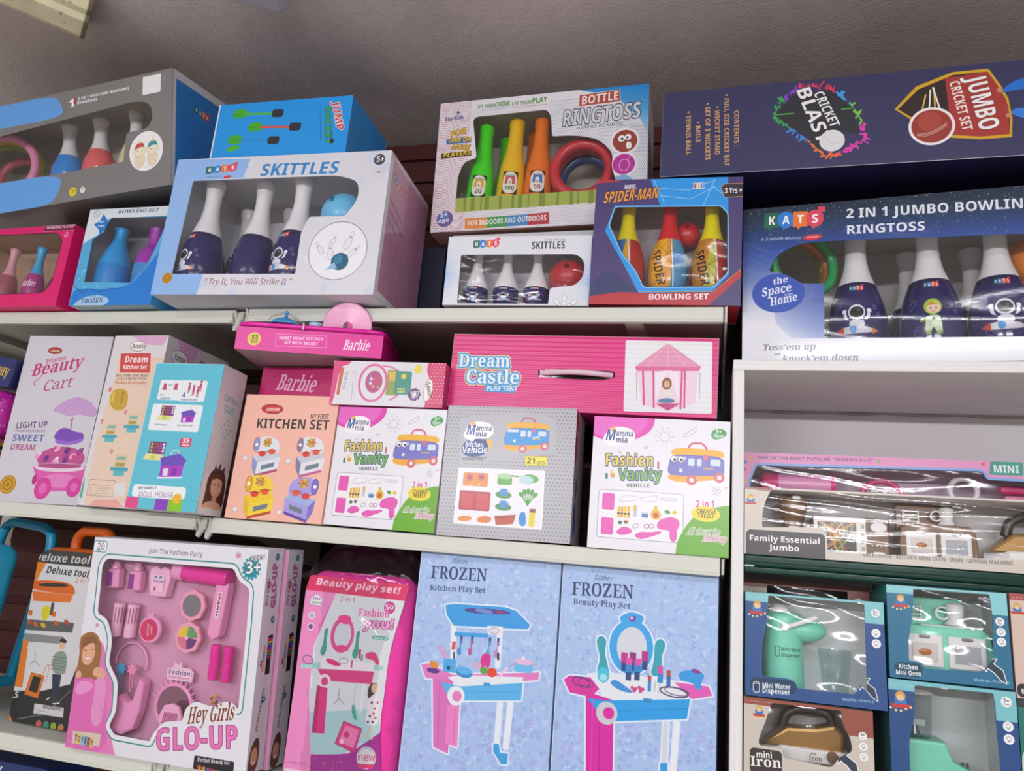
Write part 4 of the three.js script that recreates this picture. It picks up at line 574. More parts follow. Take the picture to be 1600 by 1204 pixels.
// ---- cyan doll house carton ----
carton('doll_house_box', 'cyan doll house carton with a white side standing in front', { p:[-.5212,1.5483,.0569],r:[.0183,-.0208,-.0055],w:.1501,h:.2758,d:.075, side: '#dedce2', top: '#5cc0d4',
  front: card(print(.1501, .2758, (g, w, h) => {
    RC(g, 0, 0, w, h, '#5cc0d4'); LI(g, [0.6, 0, 0.6, h], '#9adbe6', 1.2); LI(g, [0, 0.6, w, 0.6], '#9adbe6', 1.2);
    RR(g, 18.2,33.2, 71.3,72.2, 4, '#e8eef0'); RR(g, 64.8,32.8, 121.5,73.9, 4, '#e8eef0'); for (const [x, y] of [[29.7,45], [54.1,44.3]]) { RC(g, x - 3, y - 5, 7, 10, '#c04a6a'); RC(g, x - 4, y + 4, 9, 4, '#c04a6a'); } TX(g, '<>', 37.5,45.5, 46.7,45.3, 5.6, '#4a5a8a'); TX(g, 'SET 1', 23.5,64.7, 32,64.4, 3.2, '#4a6a8a'); TX(g, 'FURNITURE', 25.2,71.4, 47.9,70.7, 3.2, '#4a6a8a');
    for (const [x, y] of [[84.2,47.3], [94.4,51.5], [104.1,54.2], [108.2,42.9]]) { CI(g, x, y - 8, 2.6, '#c04a6a'); RC(g, x - 2.4, y - 5, 5, 9, '#c04a6a'); RC(g, x - 2, y + 3, 1.6, 8, '#c04a6a'); RC(g, x + 0.8, y + 3, 1.6, 8, '#c04a6a'); } TX(g, '4', 72,66.2, 79.5,66, 9.9, '#3a6aa0'); TX(g, 'HUMAN FIGURES', 71.3,72.2, 106.6,71.8, 3.2, '#4a6a8a');
    RR(g, 12.9,80, 122.3,130.8, 4, '#e8eef0');
    const house = (x, y, s) => { g.save(); g.translate(x, y); g.scale(s, s); PO(g, [-16, -10, 10, -14, 18, -6, 16, 14, -14, 16], '#a83ac0'); PO(g, [-18, -9, 8, -16, 20, -8, 16, -2, -14, 0], '#6a4ab8'); RC(g, -10, 3, 7, 9, '#e6d8f0'); RC(g, 2, 2, 7, 9, '#8a2aa8'); LI(g, [-4, -14, -3, -19, 6, -20, 7, -16], '#cfd4e4', 1.4); LI(g, [-16, 15, 17, 13], '#f0f0f8', 2); g.restore(); };
    const open = (x, y, s) => { g.save(); g.translate(x, y); g.scale(s, s); RC(g, -16, -18, 30, 20, '#6a3a7a'); for (let i = 0; i < 16; i++) RC(g, -14 + (i % 5) * 5.6, -16 + Math.floor(i / 5) * 5.4, 4, 4, ['#d8b04a', '#b84a3a', '#e8e0d0', '#7a5a3a', '#9a4ab0'][(i * 3) % 5]); PO(g, [-20, 2, 14, 2, 10, 12, -24, 12], '#e8dca0'); RC(g, -10, 4, 9, 6, '#b8d83a'); g.restore(); };
    open(48.8,100.2, 0.95); house(93.1,102.3, 0.85); TX(g, 'OPEN FOR DISPLAY', 25.9,121.3, 54,121.3, 2.8, '#5a6a80'); TX(g, 'DOLL HOUSE CASE', 74.8,121.2, 107.7,120.6, 2.8, '#5a6a80');
    open(44,173, 1.15); house(80.7,196, 1.5); RR(g, 88.2,142.3, 112.8,159.7, 3, '#d04a6a'); TX(g, '35', 93.4,152.1, 108,151.4, 8.5, '#fff'); TX(g, 'PIECES', 94.1,158.5, 110.3,157.7, 3.9, '#fff');
    RR(g, 9.3,232.5, 122.2,255.4, 7, '#eef1f3'); TX(g, 'MY FAMILY', 21.1,242.3, 59.9,239.3, 5.3, '#4a5a9a'); TX(g, 'DOLL HOUSE', 24.3,254.7, 98.5,252.1, 9.2, '#8a5a86', 's');
    ['#e04a8a', '#5cc0d4', '#8a3ac0', '#8ac81c', '#5cc0d4'].forEach((c, i) => RC(g, [0, 0.18, 0.42, 0.6, 0.8][i] * w, h - 20, w * 0.25, 20, c)); CI(g, 106.9,253.6, 9.2, '#f0b81c');
    LI(g, [w - 40, h - 18, w - 20, h - 22, w - 2, h - 20], '#3a98ac', 0.8);
  })),
  right: card(print(.075, .2758, (g, w, h) => {
    RC(g, 0, 0, w, h, '#dcd9de'); TX(g, 'Little', 16, 64, 56, 66, 12, '#7ab0b4', 'R'); TX(g, 'Girl', 22, 84, 54, 86, 13, '#7ab0b4', 'R'); CI(g, 60, 62, 2, '#7ab0b4');
    [[0, 0], [-1, 1], [1, 1], [-2, 2], [0, 2], [2, 2], [-1, 3], [1, 3], [0, 4], [0, 6]].forEach(([a, b]) => CI(g, 40 + a * 7, 100 + b * 8, 2.2, '#8ab6bc'));
    EL(g, 44, 240, 42, 56, 0, '#e6e4ea'); SM(g, [10, 276, 16, 240, 14, 210, 30, 190, 60, 190, 74, 215, 74, 276], '#5a3a28'); EL(g, 45, 222, 17, 22, 0, '#ecb99c'); SM(g, [28, 214, 34, 200, 56, 198, 64, 214, 46, 206], '#6a4630'); SM(g, [8, 276, 14, 256, 36, 250, 56, 250, 72, 258, 75, 276], '#ecb99c'); RC(g, 38, 238, 14, 14, '#e0aa8c');
    CI(g, 39, 220, 1.8, '#3a2820'); CI(g, 52, 220, 1.8, '#3a2820'); SM(g, [38, 231, 45, 237, 53, 231], '#f4ece8', '#b85a5a', 0.8, true); PO(g, [28, 200, 32, 184, 38, 194, 45, 180, 52, 194, 60, 184, 62, 200, 45, 195], '#4a4650', '#2a262c', 0.6); CI(g, 45, 190, 2, '#d05a7a'); RC(g, 6, 264, 70, 14, '#ece8ec');
  })) });
// ---- salmon kitchen set carton ----
carton('kitchen_set_box', 'salmon kitchen set carton showing four toy stoves', { p:[-.323,1.5456,.0056],r:[.0236,-.0237,.0001],w:.194,h:.2326,d:.05, side: '#f2b8a4',
  front: card(print(.194, .2326, (g, w, h) => {
    RC(g, 0, 0, w, h, '#f2b8a4'); EL(g, 59.4,27.2, 22.5, 8.9, 0.03, '#c8232a', '#3a1a1a', 0.8); TX(g, 'SIMARR', 46.7,31.3, 74.3,30.8, 6.2, '#f4e0dc', 'S', { k: 0.2 });
    TX(g, 'MY FIRST', 140.3,43, 177.7,42.1, 8.6, '#2a2422'); TX(g, 'KITCHEN SET', 30.7,64.2, 181.1,62.7, 17.9, '#1f1a1a');
    const stove = (x, y, s, a, b, c, top, f) => { g.save(); g.translate(x, y); g.scale(s * f, s); SM(g, [-16, 0, -18, -22, -10, -30, 12, -28, 22, -18, 22, 0], b); CI(g, 0, -20, 7, '#d8a04a'); for (let i = 0; i < 7; i++) { const q = i * 0.9; LI(g, [0, -20, 8 * Math.cos(q), -20 + 8 * Math.sin(q)], ['#c83a3a', '#3a8a3a', '#e0c02a'][i % 3], 1.2); } EL(g, -18, -16, 5, 11, 0, a, c, 1); CI(g, -18, -16, 2.5, '#fff');
      PO(g, [-22, 2, 16, -6, 26, 2, -12, 12], top); PO(g, [-22, 2, -12, 12, -12, 34, -20, 20], a); PO(g, [-12, 12, 26, 2, 24, 24, -12, 34], b); PO(g, [-4, 16, 18, 10, 17, 17, -4, 23], '#6a7a8a'); PO(g, [-12, 30, 24, 20, 24, 24, -12, 34], c); for (const [u, v, k] of [[-6, -2, '#d83a2a'], [10, -6, '#e0542a']]) { EL(g, u, v, 6, 4.4, 0, k); RC(g, u - 6, v - 2, 12, 3.4, k); LI(g, [u - 9, v - 2, u + 9, v - 3], '#a82a1a', 1); } g.restore(); };
    stove(61.6,114.9, 1.2, '#8a9ac8', '#dfe2ea', '#a84a6a', '#c8ccd8', 1); stove(151,112.1, 1.2, '#7a7a9a', '#e2e2e6', '#c05a8a', '#c4c6d0', 1); stove(60.9,189.4, 1.28, '#e0b81c', '#f0d22a', '#b84a1c', '#f0c81c', 1); stove(148.7,188.2, 1.28, '#7a6ac8', '#a89ae0', '#5a3aa0', '#9ab0e0', -1);
    for (const [x, y] of [[20.8,121.9], [19,216.3], [109.3,216.4], [110,123.4]]) CI(g, x, y, 5.1, '#e6e2e2', '#a08078', 0.5);
    LI(g, [0.5, 0, 0.5, h], '#dfae9c', 1);
  })) });
// ---- fashion vanity cartons (same print twice) ----
const vanityPrint = card(print(.217, .2126, (g, w, h) => {
  RC(g, 0, 0, w, h, '#e9e8ee'); SM(g, [-20, -20, 96, -20, 100, 18, 60, 42, 10, 40, -20, 20], '#e03ab0'); SM(g, [-20, -20, 84, -24, 90, 14, 54, 36, 6, 34, -20, 10], '#e862c4');
  letterLogo(g, 18.8,28.7, 1.05);
  SM(g, [186.4,23.8, 189.5,14.5, 200.7,10.5, 212,15.7, 210.5,24.2, 201,28.7, 191.4,30.3], '#3f9a4a'); TX(g, '3+', 193.8,20, 204,19.8, 7.3, '#e6f4e6'); TX(g, 'Ages', 190.7,25.9, 206.7,25.8, 5.3, '#e6f4e6');
  CI(g, 114.9,29.1, 7.9, 0, '#a8a8ae', 0.8); for (let i = 0; i < 10; i++) { const a = i * 0.628; const [x, y] = [114.9,29.1]; LI(g, [x + 11 * Math.cos(a), y + 11 * Math.sin(a), x + 16 * Math.cos(a), y + 16 * Math.sin(a)], '#a8a8ae', 0.8); } SM(g, [141.2,29.4, 150.7,20.5, 163.5,11.3, 165.3,16.3, 155.7,25.3], 0, '#a8a8ae', 0.8);
  for (const [x, y] of [[85.9,48.3], [44.7,59.1], [211.1,106.2]]) { CI(g, x - 1.3, y, 1.6, 0, '#c08aa0', 0.6); CI(g, x + 1.3, y, 1.6, 0, '#c08aa0', 0.6); } for (let i = 0; i < 5; i++) { const [x, y] = [196.7,111.7]; EL(g, x + 4.6 * Math.cos(i * 1.257), y + 4.6 * Math.sin(i * 1.257), 2.6, 2.6, 0, 0, '#a8b4b8', 0.7); }
  TX(g, 'Fashion', 20.7,81.3, 99.3,78, 19.2, '#f0d24a', 'S', { o: '#3a4a7a', ow: 1.6, k: 0.04 }); TX(g, 'Vanity', 44.2,103.5, 112.5,99.3, 18.5, '#7ab84a', 'S', { o: '#2f4f7a', ow: 1.6, k: 0.04 }); TX(g, 'VEHICLE', 57.4,114.4, 95,112.3, 6.3, '#3a3a44');
  RC(g, 23,93.7, 4, 9, '#2f7a5a'); CI(g, 34.9,96.3, 4, '#e0a82a'); RC(g, 104.9,70.3, 3, 12, '#b85a4a'); RC(g, 31.1,88.1, 3, 5, '#e8c83a');
  bus(g, 120.1,37.3, .9, '#7470c0', true);
  RR(g, 14.4,120.1, 147.6,195.6, 4, '#f0eff4', '#8a8aa0', 0.8);
  const pk = '#e65ab4', pd = '#c83a94'; RR(g, 20.7,125.8, 39.3,151.1, 2, pk, pd, 0.6); RR(g, 20.9,164.9, 39.4,190.3, 2, pk, pd, 0.6); PO(g, [46.8,135.7, 54.7,127.5, 76,127.5, 74.7,134.8, 51.9,137.7], 0, '#b9b9be', 0.8); PO(g, [79.4,130.2, 106.9,124.1, 105.6,133.4, 84.6,136.5], 0, '#b9b9be', 0.8); RR(g, 111.8,127.1, 136.1,132, 1, '#dedee2', '#c0c0c6', 0.6);
  for (let i = 0; i < 4; i++) { RC(g, 45.2,149, 0, 0, '#fff'); const [x, y] = [45.2,149]; RR(g, x + i * 5.2, y - 3 - i * 0.6, x + i * 5.2 + 4, y + 14, 1, ['#e8b81c', '#e0a81c', '#f0c82a', '#e8b81c'][i]); RC(g, x + i * 5.2, y + 6, 4, 3, '#5a4a20'); }
  RR(g, 70.1,141.7, 75.8,160, 1, '#c8c8d0'); RC(g, 70.4,141.7, 4, 8, '#e0b82a'); RR(g, 83.6,151.9, 93.7,160.4, 1.5, '#4a88b8'); RC(g, 83.6,151.3, 10, 3, '#cfd8e0'); CI(g, 105.4,154.7, 7.9, '#e8b42a'); CI(g, 105.4,155.6, 4.3, '#c85a3a'); RC(g, 101.7,141.9, 6, 8, '#e0c02a'); EL(g, 123.2,149.2, 4.5, 3, 0.3, '#5a9a3a'); EL(g, 134.1,149.4, 4, 3, 0, '#e0c82a');
  EL(g, 50.2,170.7, 3.4, 2.8, 0, '#3a7a4a'); EL(g, 59.3,169.3, 3.4, 2.8, 0, '#8a6a3a'); SM(g, [42.8,186.8, 53.7,176.3, 66.9,178.6, 70.4,184.8, 54.4,190.8], pk, pd, 0.5); EL(g, 74.8,174.1, 5, 3, -0.4, 0, '#9a9a9e', 1); EL(g, 91.9,173.5, 4, 3, 0, 0, '#a86a90', 1); EL(g, 99,173, 4, 3, 0, 0, '#a86a90', 1);
  SM(g, [72.2,189.5, 83.2,182.2, 97.8,183.4, 113.7,179, 114.8,183.1, 98,189.1, 83.8,195], pk, pd, 0.5); SM(g, [107,172.4, 111.5,161.7, 130.5,156.1, 142.8,161.7, 140.6,173.1, 136.9,176.6, 139.5,189.2, 133.3,195.4, 127.8,190.1, 128.6,176.6, 112,176.8], pk, pd, 0.6);
  SM(g, [134.1,268.1, 138.2,198.8, 142.5,185.8, 162.2,152.3, 193.4,137.2, 230.7,129.8, 244.2,258.3], '#68b01a'); TX(g, '2 in 1', 166.6,139.1, 195.9,137.7, 11.2, '#c8407a', 'S', { o: '#efe9f2', ow: 1 }); EL(g, 181.7,148.3, 21.8, 11.9, 0.03, '#f2dc2a'); TX(g, 'CHANGE', 167.8,148, 197.3,146.6, 6.9, '#4a3a24'); TX(g, 'FREELY', 170.5,154.9, 194.3,153.9, 6.9, '#4a3a24');
  TX(g, 'All about the', 153.5,181.1, 203.5,179.3, 9.3, '#5a6a4a', 'r', { k: 0.3, o: '#eef4e6', ow: 0.9 }); TX(g, 'Makeup', 177.2,189.5, 212.9,189.3, 9.9, '#c05a90', 'r', { k: 0.3, o: '#f6eaf2', ow: 0.9 });
}), { roughness: 0.36 });
carton('vanity_box', 'white fashion vanity carton standing beside the salmon kitchen set box', { p:[-.1193,1.5455,.0003],r:[-.0325,.0121,-.0132],w:.212,h:.2126,d:.05, front: vanityPrint, side: '#d8d6de' });
carton('vanity_box', 'white fashion vanity carton at the right end of the shelf', { p:[.3555,1.5406,-.0037],r:[.0706,0,-.0032],w:.217,h:.2126,d:.12, front: vanityPrint, side: '#d8d6de', bottom: '#68b01a' });
// ---- grey kitchen vehicle carton ----
carton('kitchen_vehicle_box', 'grey dotted kitchen vehicle carton with a blue toy bus', { p:[.1042,1.5431,-.0017],r:[.0394,-.0017,.0058],w:.2272,h:.2236,d:.11, side: '#a83040', top: '#b0b0b4',
  front: card(print(.2272, .2236, (g, w, h) => {
    RC(g, 0, 0, w, h, '#b1b1b6'); dots(g, 2, 2, w, h, 6.2, 1.2, '#7d7d84');
    PO(g, [22.5,22.1, 129.1,7.9, 191,16.9, 194.8,77.2, 145.7,86.3, 30.3,102], '#b4b4b9');
    letterLogo(g, 35.6,40.1, 1.05);
    SM(g, [29.7,76.7, 35.8,62, 55.8,56.9, 80,58.5, 82.3,63.9, 78.3,82, 55.1,90.1, 36.3,87.3], '#1f3f8a'); SM(g, [70.8,58.9, 83.4,55.9, 84.4,67.4, 78.7,82, 78.2,67.6], '#e8b83a'); CI(g, 47.7,57.9, 4.9, '#efefef'); TX(g, 'Kitchen', 36.3,71.4, 69,71.9, 8.4, '#f2f2f4', 'S', { k: 0.1 }); TX(g, 'Vehicle', 32.3,83.9, 77.2,81.3, 11.9, '#f2f2f4', 'S', { k: 0.1 }); TX(g, '“CHANGE FREELY”', 32.7,96.1, 78.2,93.4, 5.3, '#3a3a44');
    bus(g, 103.5,18.9, .8, '#2f96dc', false); TX(g, 'Cooking', 153.5,54.8, 165.4,51.5, 3.5, '#dff'); PO(g, [143.3,83.6, 181,83.4, 181.3,98.8, 143.8,99.4], '#f0e02a', '#8a7a1a', 0.6); TX(g, '21', 146.4,96.1, 162.8,96.1, 9.8, '#1f1f1f'); TX(g, 'pcs', 164.2,96.8, 179.1,96.8, 7, '#1f1f1f', 's');
    PO(g, [30.3,109.8, 177.4,108.7, 178.4,202.3, 29.7,201.2], '#e8e8ee', '#f2f2f4', 3);
    RR(g, 39.1,116.6, 82.1,138.5, 3, '#e08a1c', '#b8640c', 0.6); for (const [x, y] of [[50.1,124.2], [70.6,123.2]]) { CI(g, x, y, 6, '#c85a5a'); CI(g, x, y, 2.1, '#7a1a1a'); } EL(g, 52.8,136.5, 3, 2, 0, '#f0c02a'); EL(g, 66.6,135.8, 3, 2, 0, '#f0c02a');
    RR(g, 35.4,147.2, 61.8,178.6, 2, '#b82a2e', '#8a1a1e', 0.8); RR(g, 61.9,147.9, 88.5,179.1, 2, '#b82a2e', '#8a1a1e', 0.8); RR(g, 38.8,152, 58.5,175.3, 1.5, '#c83a3e'); RR(g, 65.2,152.7, 85.4,175.9, 1.5, '#c83a3e');
    RR(g, 98.7,120.8, 124.3,134.3, 4, '#5aa82a'); EL(g, 110.9,119.5, 13.3, 4.9, 0.05, '#a8d0a0'); LI(g, [123,118.3, 134.5,119.1], '#4a9a2a', 2.4); EL(g, 155.3,121.6, 14, 7, 0.1, '#5aa82a'); EL(g, 148.4,124, 11.9, 7, 0.1, '#b8d8dc', '#8ab0b8', 0.5);
    for (const [x, y] of [[111.3,150.9], [112.2,170.9]]) { EL(g, x, y, 14, 6, 0.05, '#3f8a2a'); RR(g, x - 6.3, y - 10.5, x + 5.6, y + 1.4, 2, '#3a8ad0'); CI(g, x + 7, y - 4.9, 2.4, 0, '#3a8ad0', 1.2); }
    for (let i = 0; i < 5; i++) { const [x, y] = [153.2,165.8], a = -2.3 + i * 0.36; LI(g, [x, y, x + 17 * Math.cos(a), y + 22 * Math.sin(a)], '#3f9a2a', 2); EL(g, x + 18 * Math.cos(a), y + 23 * Math.sin(a), 3.4, 5, a + 1.57, '#3f9a2a'); }
    SM(g, [33.7,193.4, 44.1,187.9, 59.9,190.1, 59.7,196, 39.7,199.3], '#e08a2a'); SM(g, [66.7,196.6, 73.1,187.6, 92.8,187.1, 94.3,196.6, 79.5,199.6], '#d8781c'); PO(g, [98.4,186.1, 135.1,182.2, 131,197.8, 101.8,201.3], '#b84a2a'); LI(g, [100.1,189.4, 133.9,186.1], '#8a2a14', 1);
    SM(g, [141.8,178.4, 149.4,175.6, 152.3,186.3, 152.5,199.8, 142.1,200.5, 139.7,187.1], '#2f86d0'); SM(g, [158.2,171.7, 167.7,172.5, 166.8,183.8, 167.3,201.6, 156.8,201.2, 157,184.3], '#e8d02a'); RC(g, 157.5,171.1, 10, 6, '#8a3a2a');
  }), { roughness: 0.36 }),
  right: card(print(.11, .2236, (g, w, h) => { RC(g, 0, 0, w, h, '#b1a4aa'); EL(g, 10, 44, 16, 50, 0, '#b82a30'); TX(g, 'Mamma', 4, 40, 30, 46, 10, '#dfe2ee'); SM(g, [24, 120, 34, 110, 44, 120, 40, 150, 26, 150], '#7a5a4a'); SM(g, [14, 160, 40, 150, 50, 200, 20, 220], '#2a5aa8'); RC(g, 0, 170, 12, 24, '#e0b81c'); })) });
// ---- pink play tent carton with carry handle ----
const slot = [[164,64.3, 3], [195.4,60.7, 6], [276.8,61.7, 6], [300.4,63.2, 3], [301,73.6, 3], [277.9,79.5, 5], [196.8,78.4, 5], [164.9,75.7, 3]];
const tentBox = carton('play_tent_box', 'long hot pink play tent carton with a carry handle lying on two boxes', { p:[.2067,1.7695,-.0448],r:[.018,.0439,-.0147],w:.4734,h:.1374,d:.15, window: [slot], liner: '#8a7a4a', side: '#e0207f',
  front: card(print(.4734, .1374, (g, w, h) => {
    RC(g, 0, 0, w, h, '#e0207f'); LI(g, [0, 0.4, w, 0.4], '#b98a7a', 1); LI(g, [0.4, 0, 0.4, h], '#b98a7a', 1.2); LI(g, [w - 0.4, 0, w - 0.4, h], '#b98a7a', 1.2);
    const dream = (t, a, b, c, d, s) => TX(g, t, a, b, c, d, s, '#eaf2f8', 'R', { o: '#2f9ad8', ow: 3, o2: '#e8d87a', ow2: 4.6 });
    dream('Dream', 13.8,61.8, 111.5,60.5, 23.1); dream('Castle', 30,91.7, 131.8,90.5, 24.6); RC(g, 67.8,94.2, 58, 13, '#2f9ad8'); dream('Dream', 13.8,61.8, 111.5,60.5, 23.1); TX(g, 'PLAY TENT', 72,104.8, 129.1,103.5, 8.6, '#eaf2f8');
    PO(g, [319,9.4, 459.2,9.1, 461.9,127.2, 322,129.1], '#eceef0', '#eceef0', 6);
    PO(g, [388.4,10.6, 445.2,50.5, 334.6,53.7], '#e69ab8', '#b86a8a', 0.6); for (const x of [[355.1,53.1], [390.1,52.1], [421.3,51.2]]) LI(g, [388.4,10.6, ...x], '#f0c0d4', 0.8); PO(g, [334.5,52.6, 445.2,49.4, 442,57.8, 337.8,61], '#e06a9c');
    PO(g, [337.8,61, 442,57.8, 437.2,113.5, 393.4,127.8, 349.6,118.9], '#f0d6e4'); for (const [a, b] of [[348.4,60.6, 353.1,118.7], [366,60.1, 369.7,123.4], [414,58.7, 413.8,123.3], [418.8,58.5, 419.9,121.3]].map((v) => [v.slice(0, 2), v.slice(2)])) LI(g, [...a, ...b], '#d84a8a', 3.2);
    PO(g, [390.4,57.6, 407.8,60.7, 411.7,114.5, 398.2,79.1], '#f4e8f0'); PO(g, [390.4,57.6, 369.6,61.8, 371.4,114.4, 382.7,79.6], '#f4e8f0'); PO(g, [371.5,116.2, 413.4,114.4, 393.4,127.8], '#c83a7c'); LI(g, [443.8,59.6, 444.4,106.1], '#9a6a80', 0.6); LI(g, [337.2,62.8, 340.4,110.2], '#9a6a80', 0.6);
    EL(g, 389.7,81.2, 8.2, 10.5, 0, '#8a5a38'); EL(g, 389.7,82.3, 5.2, 6.3, 0, '#e0b090'); SM(g, [378.2,96.1, 390.1,90.2, 402.4,95.2, 401.1,106, 380.4,106.8], '#eae2de'); SM(g, [373.6,110.7, 390.7,104.6, 406.4,109.4, 399.8,115, 379,115.1], '#5a7aa0');
  }), { roughness: 0.34, bumpMap: (() => { const t = noiseTex(128, (x, y) => 0.5 + 0.5 * Math.sin(y * 6.2832 * 16), false); t.repeat.set(1, 1); return t; })(), bumpScale: 0.0006 }) });
{ 
  const a = [-.0708,.0675], b = [.0629,.069], x0 = a[0], x1 = b[0], y = (a[1] + b[1]) / 2;
  mesh('carry_handle', tube([[x0 + 0.004, y, -0.004], [x0 + 0.02, y, 0.004], [(x0 + x1) / 2, y + 0.001, 0.011], [x1 - 0.02, y, 0.004], [x1 - 0.004, y, -0.004]], 0.005, 40).scale(1, 1, 1), plastic('#e6c6d4', 0.25), tentBox);
}
// ---- small white and magenta carton lying on the vanity box ----
carton('toy_box', 'small white and magenta toy carton lying on the vanity box', { p:[-.1345,1.7626,-.0014],r:[.0788,.0221,.0058],w:.2145,h:.0825,d:.06, side: '#d03a7a', top: '#c8286e',
  front: card(print(.2145, .0825, (g, w, h) => {
    RC(g, 0, 0, w, h, '#dcdade'); SM(g, [-6, -6, 36, -6, 30, 8, 12, 10, 8, h, -6, h + 6], '#d8327a'); PO(g, [13.4,12.7, 21,13.3, 17.6,64.1, 11.8,64.3], '#c85a3a'); for (let i = 0; i < 4; i++) { CI(g, 27.1,21.6, 0, '#fff'); const [x, y] = [27.1,21.6]; RR(g, x - 2 - i * 0.6, y + i * 9, x + 2 - i * 0.6, y + 5 + i * 9, 1, 0, '#5a6a5a', 0.8); }
    LI(g, [39.8,17.3, 42.5,71.2], '#9a9aa0', 0.8); LI(g, [44.8,17.1, 47.4,71], '#b0b0b6', 0.6);
    EL(g, 79.8,40.2, 26, 33.9, 0.05, 0, '#d85a94', 4.5); EL(g, 81.6,38.2, 16.5, 20.5, 0, '#b83a7a'); for (let i = 0; i < 10; i++) EL(g, ...[[74.5,30.4], [85.2,34.1], [80.3,44.2], [90.7,45.9], [73.7,40.4]][i % 5].map((v) => v + (rnd() - 0.5) * 6), 3, 2.4, rnd() * 3, ['#5a8ac8', '#e8e0ea', '#c83a3a', '#e0b84a'][i % 4]); SM(g, [96.5,7.7, 121.1,9.1, 137.9,32.6, 136.9,60.2, 115.9,70.7], 0, '#d85a94', 2.6, true);
    RR(g, 106.4,15.5, 127.9,62.5, 2, '#8a9a3a'); RR(g, 109.1,18.2, 122.4,35.4, 1, '#d8b03a'); RR(g, 122,17.1, 152.9,60.5, 4, '#2a8a7a'); CI(g, 137.7,26.6, 5.1, '#e0c83a'); for (let i = 0; i < 6; i++) { const [x, y] = [128.8,48.6]; RC(g, x + (i % 3) * 5, y + Math.floor(i / 3) * 5, 3.4, 3.6, '#e0d85a'); }
    for (let i = 0; i < 9; i++) { const [x, y] = [160.8,59.4], a = i * 0.7; EL(g, x + 8 * Math.cos(a), y + 8 * Math.sin(a), 4, 4, 0, '#5a2a6a'); } TX(g, 'GIFT', 152.8,58.9, 170,59.1, 6.3, '#e8d8ea'); TX(g, 'SET', 155.6,66.6, 168.4,67, 5.5, '#e8d8ea'); SM(g, [154.1,14.2, 161,3.3, 171.3,5.9, 171.3,17.8, 160.9,22], '#e0d02a');
    SM(g, [182.1,-6.4, 178.3,15.6, 189,35, 177.9,51, 183.4,74.2, 177.7,88, 232.7,87.9, 223.7,-9.3], '#d01e5e', '#f0d0dc', 1.4); g.save(); g.beginPath(); g.rect(187.5,-4.5, 60, h); g.clip(); dots(g, 186.7,-4.5, w, h, 6, 1, '#f2dae2'); g.restore(); EL(g, 185.8,50.8, 7.9, 20.5, 0.12, '#f0eae6', '#5a3a30', 0.6); TX(g, 'Annie', 180.3,35.3, 188,64.4, 7.9, '#4a3430', 'R');
  })) });
// ---- hot pink kitchen basket carton with clear lid, tilted on top ----
const basket = carton('kitchen_basket_box', 'flat hot pink kitchen basket carton with a clear lid', { p:[-.2834,1.8495,.0357],r:[.2646,.0177,.0127],w:.2717,h:.0439,d:.2, open: true, side: '#df1094', bottom: '#a89aa2', right: '#df1094',
  front: card(print(.2717, .0439, (g, w, h) => {
    RC(g, 0, 0, w, h, '#df1094'); CI(g, 34.1,22.8, 12.5, '#f0d05a'); CI(g, 34.1,22.8, 10.5, '#d8c81c'); TX(g, '33', 28,24, 41.4,23.9, 8.9, '#4a3a14'); TX(g, 'pcs', 28.9,30.5, 41.5,30.4, 6.1, '#4a3a14');
    PO(g, [73,10.2, 166.7,8.5, 168.7,30.4, 75.1,33.8], 0, '#f2c2e2', 0.8); TX(g, 'SWEET HOME KITCHEN', 79.5,20.4, 162,17.8, 6.1, '#f6d8ec'); TX(g, 'SET WITH BASKET', 90.2,29, 152.9,27.1, 6.1, '#f6d8ec');
    TX(g, 'Barbie', 198.4,32.4, 246.9,30.6, 19.4, '#f8e6f2', 'R', { k: 0.25 });
  })) });
